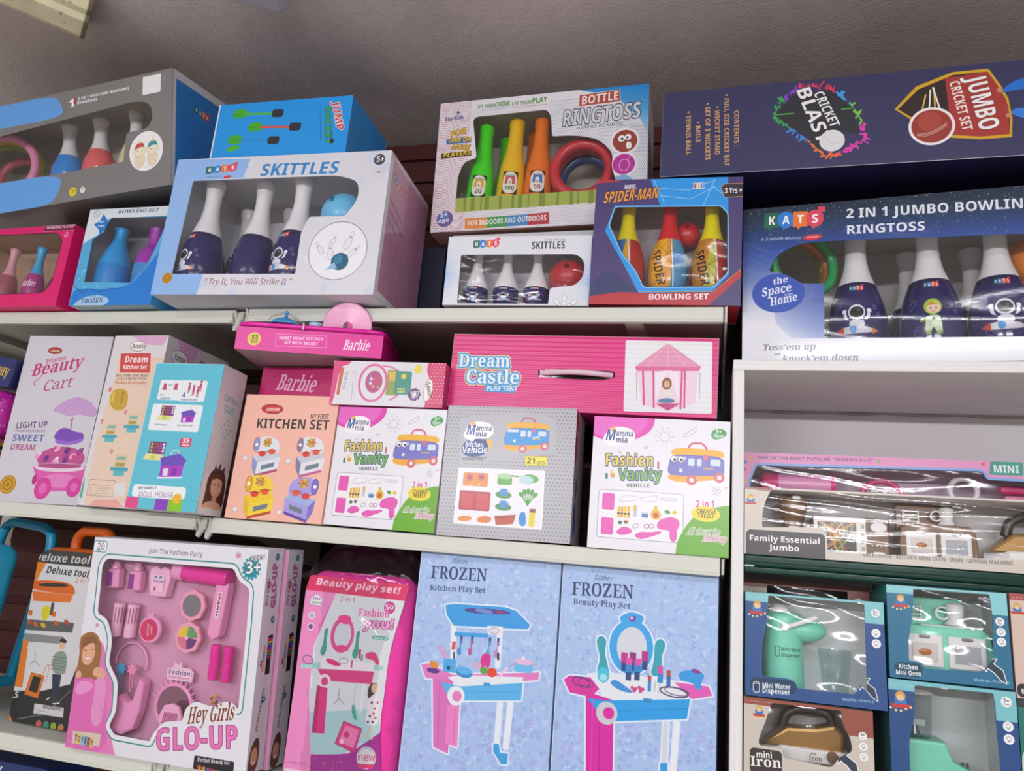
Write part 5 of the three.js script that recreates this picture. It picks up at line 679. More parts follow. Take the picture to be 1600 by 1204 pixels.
{
  const { w, h, d } = { p:[-.2834,1.8495,.0357],r:[.2646,.0177,.0127],w:.2717,h:.0439,d:.2 };
  const loop = (k, y) => { const a = w / 2 - 0.012 + k, b = d / 2 - 0.012 + k, P = []; for (let i = 0; i < 120; i++) { const t = i / 120 * 6.2832, c = Math.cos(t), s = Math.sin(t), p = 0.17; P.push([a * Math.sign(c) * Math.abs(c) ** p, y, b * Math.sign(s) * Math.abs(s) ** p]); } return P; };
  mesh('tray_rim', at(tube(loop(0.012, 0), 0.0045, 240, true, 8), 0, h + 0.0055, -d / 2), plastic('#e61aa0', 0.2), basket);
  const shell = new THREE.MeshPhysicalMaterial({ color: 0xffffff, roughness: 0.08, transmission: 1, thickness: 0, ior: 1.45, side: THREE.DoubleSide });
  mesh('clear_flange', at(tube(loop(0.0155, 0), 0.0022, 240, true, 6), 0, h + 0.013, -d / 2), shell, basket);
  const L = [-.0576,.0708], R = [.077,.0726];
  const dome = (r, hh) => lathe(curvePts([[r * 1.12, 0], [r * 1.06, 0.004], [r * 0.95, hh * 0.45], [r * 0.5, hh * 0.8], [r * 0.2, hh * 0.95], [r * 0.16, hh * 1.3], [0, hh * 1.42]], 24), 36);
  mesh('clear_dome', dome(0.031, 0.028), shell, basket, L[0], h + 0.012, -0.027);
  const t = inside(basket, 'toy_pot_lid', 'blue toy pot lid under the clear lid of the flat hot pink carton', 'toy pot', L[0], h + 0.0125, -0.027); mesh('lid', lathe([[0, 0], [0.027, 0], [0.0275, 0.003], [0.024, 0.008], [0.013, 0.014], [0.004, 0.017], [0.003, 0.021], [0, 0.021]], 32), plastic('#1f9ae0'), t); mesh('knob', new THREE.SphereGeometry(0.0042, 16, 12), plastic('#2fa8e8'), t, 0, 0.0265, 0);
  const p = inside(basket, 'toy_plate', 'pink toy plate standing up in the flat hot pink carton', 'toy plate', R[0] - 0.012, 0.0135, -0.0142, undefined, [0, 0, 0]);
  const disc = lathe([[0, 0], [0.024, 0], [0.027, 0.003], [0.044, 0.006], [0.046, 0.008], [0.043, 0.008], [0.026, 0.0055], [0, 0.003]], 48); disc.rotateX(Math.PI / 2); disc.translate(0, 0.0465, 0);
  mesh('plate', disc, plastic('#eca6c8', 0.25), p); mesh('plate_print', at(cyl(0.023, 0.023, 0.0006, 40), 0, 0.0465, 0.0036, Math.PI / 2), new THREE.MeshPhysicalMaterial({ roughness: 0.3, map: print(0.05, 0.05, (g, w2) => { RC(g, 0, 0, w2, w2, '#d84a98'); for (let i = 0; i < 60; i++) CI(g, rnd() * w2, rnd() * w2, 1.6, i % 2 ? '#f2c2de' : '#b82a7a'); EL(g, 25, 34, 12, 9, 0, '#5a3a3a'); }) }), p);
  const c = inside(basket, 'toy_cup', 'pale blue toy cup beside the pink plate in the flat carton', 'toy cup', .0006,.0743, -0.032); c.position.y = basket.position.y + 0.052; mesh('cup', lathe([[0, 0], [0.011, 0], [0.014, 0.012], [0.013, 0.016], [0, 0.017]], 24), plastic('#a9d4ee'), c); mesh('cup_handle', new THREE.TorusGeometry(0.006, 0.0015, 8, 20), plastic('#a9d4ee'), c, 0.016, 0.008, 0);
  const tie = tube([[-.0134,.0561, 0.004], [-.0119,.048, 0.006], [-.0137,.0434, 0.005]], 0.0016, 16); mesh('cable_tie', tie, plastic('#e6d6e0'), basket);
}
// ---- dark magenta carton behind the salmon box ----
{
  carton('doll_box', 'magenta carton in the shade behind the salmon kitchen set box', { p: [-0.332, 1.5465, -0.052], r: [0, 0, 0], w: 0.2, h: 0.301, d: 0.12, side: '#c01068',
    front: card(print(0.2, 0.301, (g, w, h) => { RC(g, 0, 0, w, h, '#c01068'); TX(g, 'Barbie', 34, 46, 120, 50, 32, '#eab8d2', 'R', { k: 0.25 }); })) });
}
// ---- stack at the far left edge ----
{
  carton('puzzle_box', 'navy puzzle carton lying on top of the pile at the left edge', { p: [-1.118, 1.795, -0.01], r: [0.0, 0, -0.1], w: 0.2, h: 0.062, d: 0.14, side: '#1c2458', top: '#c9c4b8',
    front: card(print(0.2, 0.062, (g, w, h) => { RC(g, 0, 0, w, h, '#1c2a6c'); TX(g, 'S', 122, 44, 140, 46, 28, '#eceef4', 'R'); TX(g, 'Ants', 190, 22, 152, 18, 24, '#e8c42a', 'R'); })) });
  const b = thing('toy_pack', 'magenta film-wrapped toy pack in the pile at the left edge', 'toy pack', [-1.122, 1.678, -0.055]);
  const e = rbox(0.19, 0.105, 0.09, 0.03, 6), q = e.attributes.position; for (let i = 0; i < q.count; i++) { const k = 0.002 * Math.sin(q.getX(i) * 130) * Math.cos(q.getY(i) * 150); q.setZ(i, q.getZ(i) + k); } e.computeVertexNormals();
  mesh('wrapped_pack', e, new THREE.MeshPhysicalMaterial({ roughness: 0.16, map: print(0.19, 0.105, (g, w, h) => { RC(g, 0, 0, w, h, '#c02aa0'); for (let i = 0; i < 60; i++) EL(g, rnd() * w, rnd() * h, 4, 2, rnd() * 3, ['#d85ac0', '#a01a80', '#e8a0dc'][i % 3]); }) }), b, 0, 0.0525, 0); mesh('price_label', box(0.05, 0.016, 0.002), paint('#d6c0d0', 0.4), b, 0.06, 0.08, 0.045); mesh('bag_clip', box(0.04, 0.012, 0.004), plastic('#e0b02a'), b, 0.03, 0.1, 0.04);
  const s = thing('toy_pack', 'gold and black striped toy pack at the bottom of the left pile', 'toy pack', [-1.115, 1.5455, -0.06]);
  mesh('pack', rbox(0.17, 0.132, 0.1, 0.008), new THREE.MeshPhysicalMaterial({ roughness: 0.3, map: print(0.17, 0.132, (g, w, h) => { RC(g, 0, 0, w, h, '#a8862a'); for (let i = 0; i < 9; i++) RC(g, 0, i * 15, w, 6, i % 2 ? '#1f1a14' : '#c8428c'); }) }), s, 0, 0.066, 0);
  mesh('header_card', box(0.15, 0.02, 0.003), paint('#d8c24a', 0.4), s, 0, 0.12, 0.0515);
}
// ---------- bottom row ----------
const gloWin = [[32.4,37, 8], [305.5,36.7, 6], [318.7,57.5, 12], [341.3,66.6, 10], [343.8,125.9, 2], [344,263.2, 3], [330.9,253.4, 6], [312.1,254.5, 8], [292.2,264.7, 6], [257,259.3, 8], [240.5,274, 6], [238.1,293.3, 8], [199.5,299.6, 8], [181.5,320.8, 6], [176,333.9, 2], [100.9,332.4, 5], [87.2,320, 6], [98.2,295.7, 10], [94.3,246, 12], [68.9,216, 8], [69.8,175.5, 12], [52.4,141.7, 12], [28.9,134.3, 8], [27.8,92.8, 3], [25.2,50.9, 6]];
function sidePrint(g, w, h) {
  RC(g, 0, 0, w, h, '#dedce4'); for (const [x, y, c] of [[30, 14, '#2a7a8a'], [12, 60, '#b04a7a'], [34, 120, '#2a7a8a'], [14, 190, '#b04a7a'], [30, 250, '#2a7a8a'], [36, 150, '#9a5a9a']]) for (let i = 0; i < 6; i++) EL(g, x + 4 * Math.cos(i), y + 4 * Math.sin(i), 2.4, 2.4, 0, c);
  TX(g, 'GLO-UP', 38, 100, 32, 24, 15, '#c26aa8', 'S', { o: '#7a2a5a', ow: 0.7 }); TX(g, 'Hey Girls', 14, 96, 12, 50, 9, '#7a3a24', 'R', { k: 0.2 });
  RC(g, 26, 146, 14, 64, '#1f1a20'); for (let i = 0; i < 7; i++) RC(g, 27, 150 + i * 5, 12, 4, ['#c83a6a', '#e0b02a', '#3a6ac8', '#8a3ac0', '#d86a2a', '#3a9a5a', '#c02a4a'][i]); RC(g, 14, 160, 7, 44, '#d8b08a'); RC(g, 14, 172, 7, 14, '#8aa0d0');
  TX(g, 'Join The Fashion Party', 20, 300, 30, 232, 7, '#3a3a40'); SM(g, [0, 365, 6, 320, 22, 306, 34, 320, 30, 365], '#6a4230'); EL(g, 18, 338, 10, 14, 0, '#d8a083'); SM(g, [10, 346, 18, 352, 26, 346], '#f4ece8', 0, 0, true);
}
const gloSide = card(print(0.048, 0.365, sidePrint));
const glo = carton('beauty_set_box', 'white and pink glo-up beauty set carton with a large window', { p:[-.4762,1.1298,.0134],r:[-.0145,.075,.0116],w:.3709,h:.3651,d:.048, window: [gloWin], liner: '#d79abb', side: '#d8d6de', right: gloSide,
  front: card(print(.3709, .3651, (g, w, h) => {
    RC(g, 0, 0, w, h, '#e2e2e8');
    g.save(); g.filter = 'none'; SM(g, [-20, h + 30, -20, 240, 6.7,229.5, 43.4,166.7, 70.1,223.1, 96.6,267.3, 84,315.1, 112.3,371.2, 127,403.7], LG(g, 0, 0, 150, 0, 0, '#e06ab4', 0.75, '#e284bc', 1, '#e6c0da')); g.restore();
    tracePath(g, gloWin, 0, '#2a8a86', 19); tracePath(g, gloWin, 0, '#e6e6ec', 14.5);
    // woman in a pink knitted jumper
    SM(g, [-1.1,252.4, 3.7,200.2, -6.3,186.2, 9.8,167.9, 36.3,167.4, 52.4,195.5, 47.9,218, 57.7,246.2, 36.3,259.4], '#9a6a3e'); EL(g, 22.3,204, 14.2, 20.6, 0.12, '#e0aa8a'); SM(g, [3.7,200.2, 4.3,177.7, 29.9,171.7, 43.6,189, 27.2,183.1], '#8a5a34'); LI(g, [10.8,199.5, 17.7,200.3], '#5a3a2a', 1); LI(g, [27,198, 34.3,195.8], '#5a3a2a', 1); SM(g, [12,211.2, 22.9,217.6, 31.8,208.6, 22.7,211.7], '#f6f0ec', '#b85a5a', 0.6);
    SM(g, [2.3,371.4, -2.8,281.9, .9,250.4, 28.6,243.8, 58.3,249.8, 76.6,273.1, 79.4,315.6, 92.5,363.3], '#dd6ab2'); SM(g, [2,255.8, 34.3,248.7, 46.3,262, 6.7,280.8], '#e896cc'); SM(g, [43,244.1, 68,237.9, 72,273.6, 70.9,320.2, 53.2,325.9, 44.1,301.9, 48.2,272.6], '#e294c4'); for (let i = 0; i < 5; i++) LI(g, [60.3,282.1, 73.9,294.9].map((v, k) => v + (k % 2) * i * 5), '#cf70ac', 0.6);
    SM(g, [35.4,241.3, 39.8,226.2, 53.8,224.8, 67.1,232.5, 62,244], '#e0aa8a'); SM(g, [.6,248.6, 2,235.5, 11.9,236.4, 14.8,247.1], '#e0aa8a'); CI(g, 32.6,154.6, 3.6, '#c8a0a0');
    RR(g, 0,6.7, 29.5,26, 4, '#eceef0', '#2a8a86', 1.4); TX(g, '20', 7.7,21.9, 25.3,21.6, 12.1, '#5a6a70', 's'); TX(g, 'Pcs', 8.4,25.7, 18.2,25.5, 3.2, '#5a6a70');
    TX(g, 'Join The Fashion Party', 124.5,20.9, 238.9,21.3, 8.5, '#4a4a52', 's'); for (let i = 0; i < 8; i++) { const [x, y] = [312.1,14.4]; LI(g, [x, y, x + 6 * Math.cos(i * 0.785), y + 6 * Math.sin(i * 0.785)], '#c87a9a', 1.6); }
    for (let i = 0; i < 14; i++) { const [x, y] = [340.6,34.4]; EL(g, x + 14 * Math.cos(i * 0.449), y + 15 * Math.sin(i * 0.449), 5, 3, i * 0.449, '#2a98a8'); } CI(g, 340.6,34.4, 14.2, '#1f8a9a'); TX(g, '3+', 329.7,43.4, 360.5,40.2, 19.9, '#f4f2f4', 'S', { o: '#3a3038', ow: 0.9 }); TX(g, 'ages', 336.7,20.2, 363.9,16.3, 7.8, '#eceaf0', 'S', { o: '#4a4248', ow: 0.8, k: 0.2 });
    SM(g, [182.8,334.5, 200.3,304.7, 238.4,295, 246.9,264.6, 292.5,266.3, 318.5,254.8, 345.3,267.1, 379.1,368.9, 188.2,395.3], '#e4e3ea');
    TX(g, 'Hey Girls', 246.6,297.4, 337,279.9, 26.3, '#7a3a22', 'R', { k: 0.3, o: '#efe4e0', ow: 0.8 }); TX(g, 'GLO-UP', 190.1,346.6, 352.5,321.8, 34.9, '#e478bc', 'S', { o: '#9a2a68', ow: 1.3 });
    RR(g, 269.4,343.9, 347.4,376.6, 3, '#1f1c22'); TX(g, 'Perfect Beauty Set', 276.1,352.4, 338.9,350.1, 6, '#e8e6ea', 'R'); for (let i = 0; i < 14; i++) { const [x, y] = [277,358]; RC(g, x + i * 3.9, y + i * 0.35, 3.2, 30, ['#c83a4a', '#e08a2a', '#8a5a3a', '#d8c02a', '#7a2a6a', '#3a7ac0', '#b83a7a'][i % 7]); }
    PO(g, [11.4,336.3, 73.4,334.1, 73.5,355.2, 12.6,357.6], '#d8c2b4', '#9a7a6a', 0.5); ['T', 'O', 'Y', 'B', 'O', 'Y'].forEach((c, i) => { const [x, y] = [17.7,351.6]; RC(g, x + i * 7, y - 12 + i * 0.8, 6.6, 16, ['#d8a0b0', '#d8c83a', '#8ac0d8', '#7aa0d0', '#a8723a', '#d8b07a'][i]); TC(g, c, x + 3.3 + i * 7, y + i * 0.8, 5.6, 9, '#5a4a3a'); });
  })) });
{ // the second carton of the same set stands close behind
  const q = carton('beauty_set_box', 'second glo-up beauty set carton right behind the first, only its side showing', { p:[-.4762,1.1298,.0134],r:[-.0145,.075,.0116],w:.3709,h:.3651,d:.048, side: '#d8d6de', right: gloSide, front: '#d99abf', left: '#d86aae' });
  q.translateZ(-0.0515); q.position.x += 0.0085; q.position.y -= 0.003;
}
{
  const zb = -0.042, pk = plastic('#ee9ac8', 0.3), hot = plastic('#e81e9c', 0.3);
  const it = (name, label, cat, x, y, z = -0.03, group = 'toys in the glo-up carton', turn) => inside(glo, name, label + ' in the glo-up carton', cat, x, y, z, group, turn);
  [[-.1529,.2734, 'left'], [-.1039,.272, 'right']].forEach(([x, y, s]) => { const t = it('toy_lotion_bottle', `pink toy lotion bottle with purple label, ${s} of the pair`, 'toy bottle', x, y, -0.03, undefined, [0, 0, 0.04]); mesh('bottle', rbox(0.026, 0.036, 0.018, 0.005), pk, t, 0, 0.018, 0); mesh('pump_cap', lathe([[0.009, 0], [0.0085, 0.006], [0.006, 0.008], [0.007, 0.014], [0, 0.0145]], 20), pk, t, 0, 0.036, 0); mesh('label', rbox(0.012, 0.026, 0.001, 0.0004), paint('#8a2a8a', 0.4), t, -0.006, 0.017, 0.0092); });
  { const t = it('toy_perfume', 'pink heart-topped toy perfume with a dream label', 'toy bottle', -.0504,.2657); mesh('flask', extrude([[-0.014, 0], [0.016, 0], [0.023, 0.032], [0.018, 0.046], [0.008, 0.049], [0, 0.044], [-0.008, 0.049], [-0.018, 0.046], [-0.021, 0.032]], 0.014, 0.002), plastic('#f0b2d4', 0.2), t, 0, 0.003, 0); mesh('label', box(0.026, 0.03, 0.001), card(print(0.026, 0.03, (g, w, h) => { RC(g, 0, 0, w, h, '#f2c8de'); TC(g, 'Dream', w / 2, 14, 22, 6, '#7a3a9a'); EL(g, 8, 4, 4, 2, 0.4, '#3a8a9a'); EL(g, 18, 4, 4, 2, -0.4, '#3a8a9a'); CI(g, 8, 25, 3, '#d83a6a'); lines(g, 4, 18, 16, 2, 3, '#e0a83a', 0.8); }, { px: 6 })), t, 0, 0.024, 0.0102); }
  { const t = it('toy_hair_dryer', 'pink toy hair dryer', 'toy hair dryer', .0372,.3107, -0.027, undefined, [0, 0, -0.06]); const b = lathe([[0, -0.05], [0.014, -0.05], [0.0155, -0.046], [0.0155, 0.046], [0.014, 0.05], [0, 0.05]], 28); b.rotateZ(-Math.PI / 2); mesh('barrel', b, hot, t, 0.01, 0, 0); const n = lathe([[0.0165, 0], [0.0165, 0.02], [0.0145, 0.024], [0, 0.024]], 28); n.rotateZ(Math.PI / 2); mesh('nozzle', n, pk, t, -0.034, 0, 0); const hd = extrude([[-0.011, 0], [0.010, 0], [0.006, -0.085], [-0.004, -0.092], [-0.013, -0.085]], 0.014, 0.003); mesh('handle', hd, pk, t, 0.052, -0.010, 0); mesh('handle_print', box(0.009, 0.045, 0.0008), card(print(0.009, 0.045, (g, w, h) => { RC(g, 0, 0, w, h, '#ead2de'); for (let i = 0; i < 8; i++) EL(g, w / 2, 4 + i * 5, 3, 1.6, i, i % 2 ? '#5a2a4a' : '#c83a6a'); }, { px: 6 })), t, 0.0505, -0.045, 0.0102); }
  const holes = new THREE.MeshPhysicalMaterial({ roughness: 0.35, map: print(0.08, 0.06, (g, w, h) => { RC(g, 0, 0, w, h, '#efb8d4'); for (let i = 0; i < 12; i++) for (let j = 0; j < 5; j++) RR(g, i * 6.6 + 1, j * 11 + 3, i * 6.6 + 4, j * 11 + 9, 1, '#a85a86'); }) });
  [[-.1344,.1894, 'left'], [-.1031,.1896, 'right']].forEach(([x, y, s]) => { const t = it('toy_curler', `pale pink slotted toy hair curler, ${s} of the pair`, 'toy curler', x, y, -0.026, undefined, [0, 0, -0.04]); mesh('barrel', lathe([[0, 0], [0.0095, 0], [0.0105, 0.002], [0.0105, 0.058], [0.0095, 0.06], [0, 0.06]], 24), holes, t); });
  { const t = it('toy_compact', 'round pink toy compact with a crimson disc', 'toy compact', -.0531,.209, -0.024); mesh('case', at(lathe([[0, 0], [0.022, 0], [0.0235, 0.002], [0.0235, 0.006], [0.021, 0.008], [0, 0.008]], 40), 0, 0, 0, Math.PI / 2), pk, t); mesh('disc', at(cyl(0.0185, 0.0185, 0.001, 40), 0, 0, 0.0084, Math.PI / 2), card(print(0.04, 0.04, (g, w) => { RC(g, 0, 0, w, w, '#cf1f5c'); TX(g, 'Best', 12, 17, 28, 15, 5, '#f2b8cc', 'R', { k: 0.2 }); TX(g, 'Friends', 8, 25, 32, 23, 5, '#f2b8cc', 'R', { k: 0.2 }); LI(g, [9, 10, 7, 26], '#8a1a5a', 1.4); }, { px: 6 })), t); mesh('hinge', box(0.012, 0.006, 0.006), pk, t, 0, 0.024, 0.004); }
  { const scallop = (R) => { const P = []; for (let i = 0; i < 64; i++) { const a = i / 64 * 6.2832, r = R * (1 + 0.045 * Math.cos(a * 8)); P.push([r * Math.cos(a), r * Math.sin(a)]); } return P; };
    const t = it('toy_compact', 'open scalloped toy compact with mirror and eyeshadow', 'toy compact', .027,.2297, -0.024, undefined, [0, 0, -0.03]);
    const a = mesh('lid', extrude(scallop(0.025), 0.005, 0.0012), plastic('#f0a0b8', 0.3), t, 0, 0.0275, 0); mesh('mirror', at(cyl(0.019, 0.019, 0.001, 40), 0, 0, 0.0042, Math.PI / 2), new THREE.MeshPhysicalMaterial({ color: '#9a9aa6', metalness: 0.9, roughness: 0.12 }), a);
    const b = mesh('pan', extrude(scallop(0.025), 0.005, 0.0012), plastic('#f0a0b8', 0.3), t, 0, -0.0275, 0); [['#e0c82a', 1.64], ['#5aa05a', 0.07], ['#6a2a7a', -1.5], ['#d8708a', 3.21]].forEach(([c, a0]) => { const s = new THREE.Shape(); s.moveTo(0, 0); s.lineTo(0.0195 * Math.cos(a0), 0.0195 * Math.sin(a0)); s.absarc(0, 0, 0.0195, a0, a0 + 1.43, false); const e = new THREE.ExtrudeGeometry(s, { depth: 0.001, bevelEnabled: false }); mesh('eyeshadow', e, paint(c, 0.6), b, 0, 0, 0.0038); }); mesh('stud', at(cyl(0.0035, 0.0035, 0.002), 0, 0, 0.005, Math.PI / 2), plastic('#f0b8c8'), b); }
  [[.0837,.1372, 'left'], [.1105,.1365, 'right']].forEach(([x, y, s]) => { const t = it('toy_lipstick', `hot pink toy lipstick, ${s} of the pair`, 'toy lipstick', x, y, -0.026); mesh('tube', lathe([[0, 0], [0.0085, 0], [0.009, 0.001], [0.009, 0.026], [0.0082, 0.027], [0.0082, 0.03]], 24), hot, t); mesh('cap', lathe([[0.0075, 0.029], [0.009, 0.03], [0.009, 0.055], [0.0075, 0.058], [0, 0.058]], 24), hot, t); });
  [[-.1075,.1227, '#3a9ac8', 'blue'], [-.0825,.1235, '#ee8ab8', 'pink']].forEach(([x, y, c, s]) => { const t = it('toy_hair_clip', `${s} flower toy hair clip`, 'toy hair clip', x, y, -0.022); const P = []; for (let i = 0; i < 48; i++) { const a = i / 48 * 6.2832, r = 0.008 * (1 + 0.22 * Math.cos(a * 7)); P.push([r * Math.cos(a), r * Math.sin(a)]); } mesh('flower', extrude(P, 0.003, 0.0008), plastic(c), t, 0, 0.014, 0); mesh('clip', tube([[-0.002, 0.008, 0], [-0.003, -0.012, 0], [0, -0.024, 0], [0.003, -0.012, 0], [0.002, 0.008, 0]], 0.0012, 30), plastic(c), t); });
  { const t = it('toy_headband', 'thin pink toy headband loop', 'toy headband', -.0995,.1458, -0.036); mesh('band', new THREE.TorusGeometry(0.034, 0.0022, 8, 48, 3.6), pk, t).rotation.z = -0.3; }
  { const t = it('toy_hair_piece', 'pink plush toy hair piece with a long tip', 'toy hair piece', -.0812,.0652, -0.026); const e = extrude([[-0.028, -0.03], [-0.006, -0.034], [0.014, -0.024], [0.024, 0.006], [0.027, 0.05], [0.022, 0.056], [0.014, 0.02], [-0.002, 0.012], [-0.018, 0.024], [-0.026, 0.02], [-0.022, -0.004]], 0.012, 0.004); mesh('plush', e, paint('#ea96c6', 0.9, { sheen: 1, sheenRoughness: 0.5 }), t); }
  { const t = it('toy_name_tag', 'little princess fashion tag with a crown', 'toy tag', .0129,.1406, -0.03); mesh('tag', extrude([[-0.026, -0.012], [0.026, -0.014], [0.028, 0.002], [0.02, 0.008], [0.004, 0.008], [0, 0.018], [-0.006, 0.011], [-0.012, 0.017], [-0.016, 0.007], [-0.027, 0.003]], 0.002, 0.0005), plastic('#efc2d8'), t); mesh('tag_print', box(0.05, 0.018, 0.0006), card(print(0.05, 0.018, (g, w, h) => { RC(g, 0, 0, w, h, '#f0d2e2'); TX(g, 'Fashion', 2, 9, 48, 9, 8, '#6a2a9a'); TX(g, 'little Princess', 3, 16, 47, 16, 5.4, '#d83a8a'); }, { px: 6 })), t, 0, -0.004, 0.0022); }
  { const t = it('toy_hand_mirror', 'pink toy hand mirror with a spiky crown rim', 'toy mirror', .0073,.0825, -0.03); mesh('rim', new THREE.TorusGeometry(0.037, 0.0035, 12, 56), pk, t); for (let i = 0; i < 11; i++) { const a = 0.35 + i * 0.245; const c = new THREE.ConeGeometry(0.0025, 0.014, 8); mesh('spike', c, pk, t, 0.046 * Math.cos(a), 0.046 * Math.sin(a), 0).rotation.z = a - 1.57; } mesh('glass', at(cyl(0.036, 0.036, 0.001, 40), 0, 0, -0.001, Math.PI / 2), new THREE.MeshPhysicalMaterial({ color: '#a87a90', metalness: 0.8, roughness: 0.15 }), t); }
  { const t = it('toy_comb', 'pink toy comb head in front of the hand mirror', 'toy comb', .0174,.0717, -0.014); mesh('comb_body', extrude([[-0.019, -0.02], [0.019, -0.02], [0.022, 0.0], [0.014, 0.016], [0, 0.02], [-0.014, 0.016], [-0.022, 0]], 0.004, 0.0012), plastic('#f2aed2'), t); for (let i = 0; i < 8; i++) mesh('tooth', box(0.0015, 0.022, 0.002), plastic('#b85a8a'), t, -0.013 + i * 0.0037, -0.004, 0.0035).rotation.z = -0.15; }
  { const t = it('toy_finger_ring', 'tiny gold toy finger ring', 'toy ring', .0875,.1033, -0.03); mesh('band', new THREE.TorusGeometry(0.006, 0.0016, 8, 28), new THREE.MeshPhysicalMaterial({ color: '#d8a83a', metalness: 0.8, roughness: 0.3 }), t); mesh('stone', new THREE.SphereGeometry(0.003, 12, 8), plastic('#e8c84a'), t, 0, 0.007, 0); }
}
// ---- moulded trolley cases: orange tool set and blue set, with loop handles ----
function trolleyCase(label, c, color, front, handle) {
  const { w, h, d } = c, t = thing('toy_case', label, 'toy case', c.p, c.r, 'moulded toy cases');
  mesh('case_shell', rbox(w, h, d, Math.min(0.03, d * 0.4), 6), plastic(color, 0.3), t, 0, h / 2, -d / 2);
  const s = outline([[4, 6, 30], [w * 1000 - 22, 6, 30], [w * 1000 - 22, h * 1000 - 4, 10], [4, h * 1000 - 4, 10]], w, h, THREE.Shape);
  mesh('printed_sleeve', flatShape(s, 0.002, w, h), front, t, 0, 0, 0.0022);
  const [hx, hw, hh, hz] = handle, y0 = hz < -d ? 0.04 : h - 0.03; mesh('handle', tube([[hx - hw / 2, y0, hz], [hx - hw / 2, h + hh * 0.55, hz], [hx - hw * 0.36, h + hh * 0.93, hz], [hx, h + hh, hz], [hx + hw * 0.36, h + hh * 0.93, hz], [hx + hw / 2, h + hh * 0.55, hz], [hx + hw / 2, y0, hz]], 0.0105, 90), plastic(color, 0.3), t);
  if (hz < -d) for (const k of [-1, 1]) mesh('trolley_foot', rbox(0.022, 0.02, -hz - d + 0.014, 0.005), plastic(color, 0.3), t, hx + k * hw / 2, 0.04, (hz - d) / 2);
  return t;
}
trolleyCase('orange and black deluxe tool set case at the lower left', { p:[-.7973,1.1274,-.0669],r:[-.0819,.0352,.0152],w:.1823,h:.3375,d:.06 }, '#d8641c', card(print(.1823, .3375, (g, w, h) => {
  RC(g, 0, 0, w, h, '#2a2a28'); PO(g, [-15.2,3.8, 167.4,4.6, 174.4,35.2, -44.4,32.8], '#3a3a34'); TX(g, 'Deluxe tool set', -8.8,28.1, 192.1,27.1, 15.1, '#cfcfca', 'S', { k: 0.25 });
  PO(g, [-41.7,31.3, 174.1,33.9, 168.6,178.6, 147.2,251.3, 78.5,270.6, -12.6,280.9, -38.7,231], '#d6d6d6'); PO(g, [-70.5,28.6, 28.4,31.5, -3.1,95, -24,196.7, -4.3,267.9, -4.8,351.3, -34.7,351.2], '#e0801c');
  TX(g, 'Deluxe tool set', 31.1,51.3, 184.2,53.8, 14.3, '#2a2a28', 'S', { k: 0.2 }); TX(g, '2 in 1', 114.3,65, 152.9,64.1, 9.5, '#d8641c', 's');
  SM(g, [-24,62.5, -25.5,39, -9.5,36.7, -6.1,61.3], '#9a7a14'); TX(g, 'JOLLY KIDS', -36.3,71.9, -3.3,71.8, 4.4, '#f0e8dc');
  SM(g, [-2.2,75.9, 10.1,65.3, 107.2,64.3, 122.6,85.1, 113.2,88.6, .6,86.3], '#d8641c'); SM(g, [15.1,72.6, 96.4,67.1, 101.2,75, 19.6,78.6], '#3a3020'); PO(g, [4.1,88.2, 116,88.4, 111,103.1, 12.2,107.3], '#e0742a'); for (const [a, b] of [[-3.9,103.5], [62.5,106.8]].map((v) => v)) RC(g, a, b, 8, 24, '#4a4a44'); RC(g, 5.1,125.8, 10, 10, '#d8641c'); RC(g, 69.5,122.8, 10, 10, '#d8641c'); SM(g, [38.6,117, 57.8,111.3, 64.8,127.3, 54.6,144.5, 40.9,137.5], '#d8c81c');
  PO(g, [-11.2,143.8, 131.4,140.1, 130.1,158.3, -2.8,163.9], '#5a5a58'); for (const [x, y, c] of [[11,148.2, '#b8542a'], [29.6,150.8, '#c8642a'], [50.4,151, '#d8b01c'], [83.6,144.1, '#b8642a'], [111.5,140.5, '#b84a2a']]) EL(g, x, y, 8, 4, 0.4, c); RC(g, -39.2,146.2, 12, 18, '#3a3a38');
  PO(g, [-2.3,170, 110.9,168, 110.1,180.9, 9.1,185.4], '#8a8a88'); CI(g, 11.5,190.1, 8.7, '#e0801c'); PO(g, [-12.2,195.6, 21,196.6, 25,270.7, -3.7,269.9], '#e07a1c'); LI(g, [43.3,202.6, 44.5,218.6, 32.3,227.9], '#7a7a78', 1.2); LI(g, [44.5,218.6, 61.3,226.9], '#7a7a78', 1.2);
  PO(g, [41.7,240.9, 78.2,243, 70.8,285.3, 33.8,281.6], '#d8741c', '#8a4a14', 0.8); PO(g, [48.9,246.2, 71.2,247, 66.1,276, 43.4,273.8], '#2a2418'); SM(g, [73.3,239.6, 79.6,219.1, 88.8,226.1, 82.9,254.4], 0, '#d8641c', 1.4, true);
  EL(g, 110.7,180.9, 7.9, 10.3, 0, '#e0b090'); SM(g, [97.7,177.3, 108.9,169, 121.7,175, 118.3,179.4], '#2a201c'); SM(g, [89.6,202.1, 110,192.1, 127.5,198.4, 131.8,229.5, 126.6,236, 95.7,237.2], '#8a9a8c'); for (let i = 0; i < 5; i++) LI(g, [89.5,206.1, 127.2,206.3].map((v, k) => v + (k % 2) * i * 5.4), '#5a6a60', 1.2); PO(g, [97.6,237.8, 121.1,236.5, 121.9,258, 121.4,287.2, 108.3,286.8], '#2a3446'); LI(g, [94.6,284.5, 101.1,280.6], '#dcdcdc', 2.4); LI(g, [112,290.2, 128.2,287.5], '#dcdcdc', 2.4);
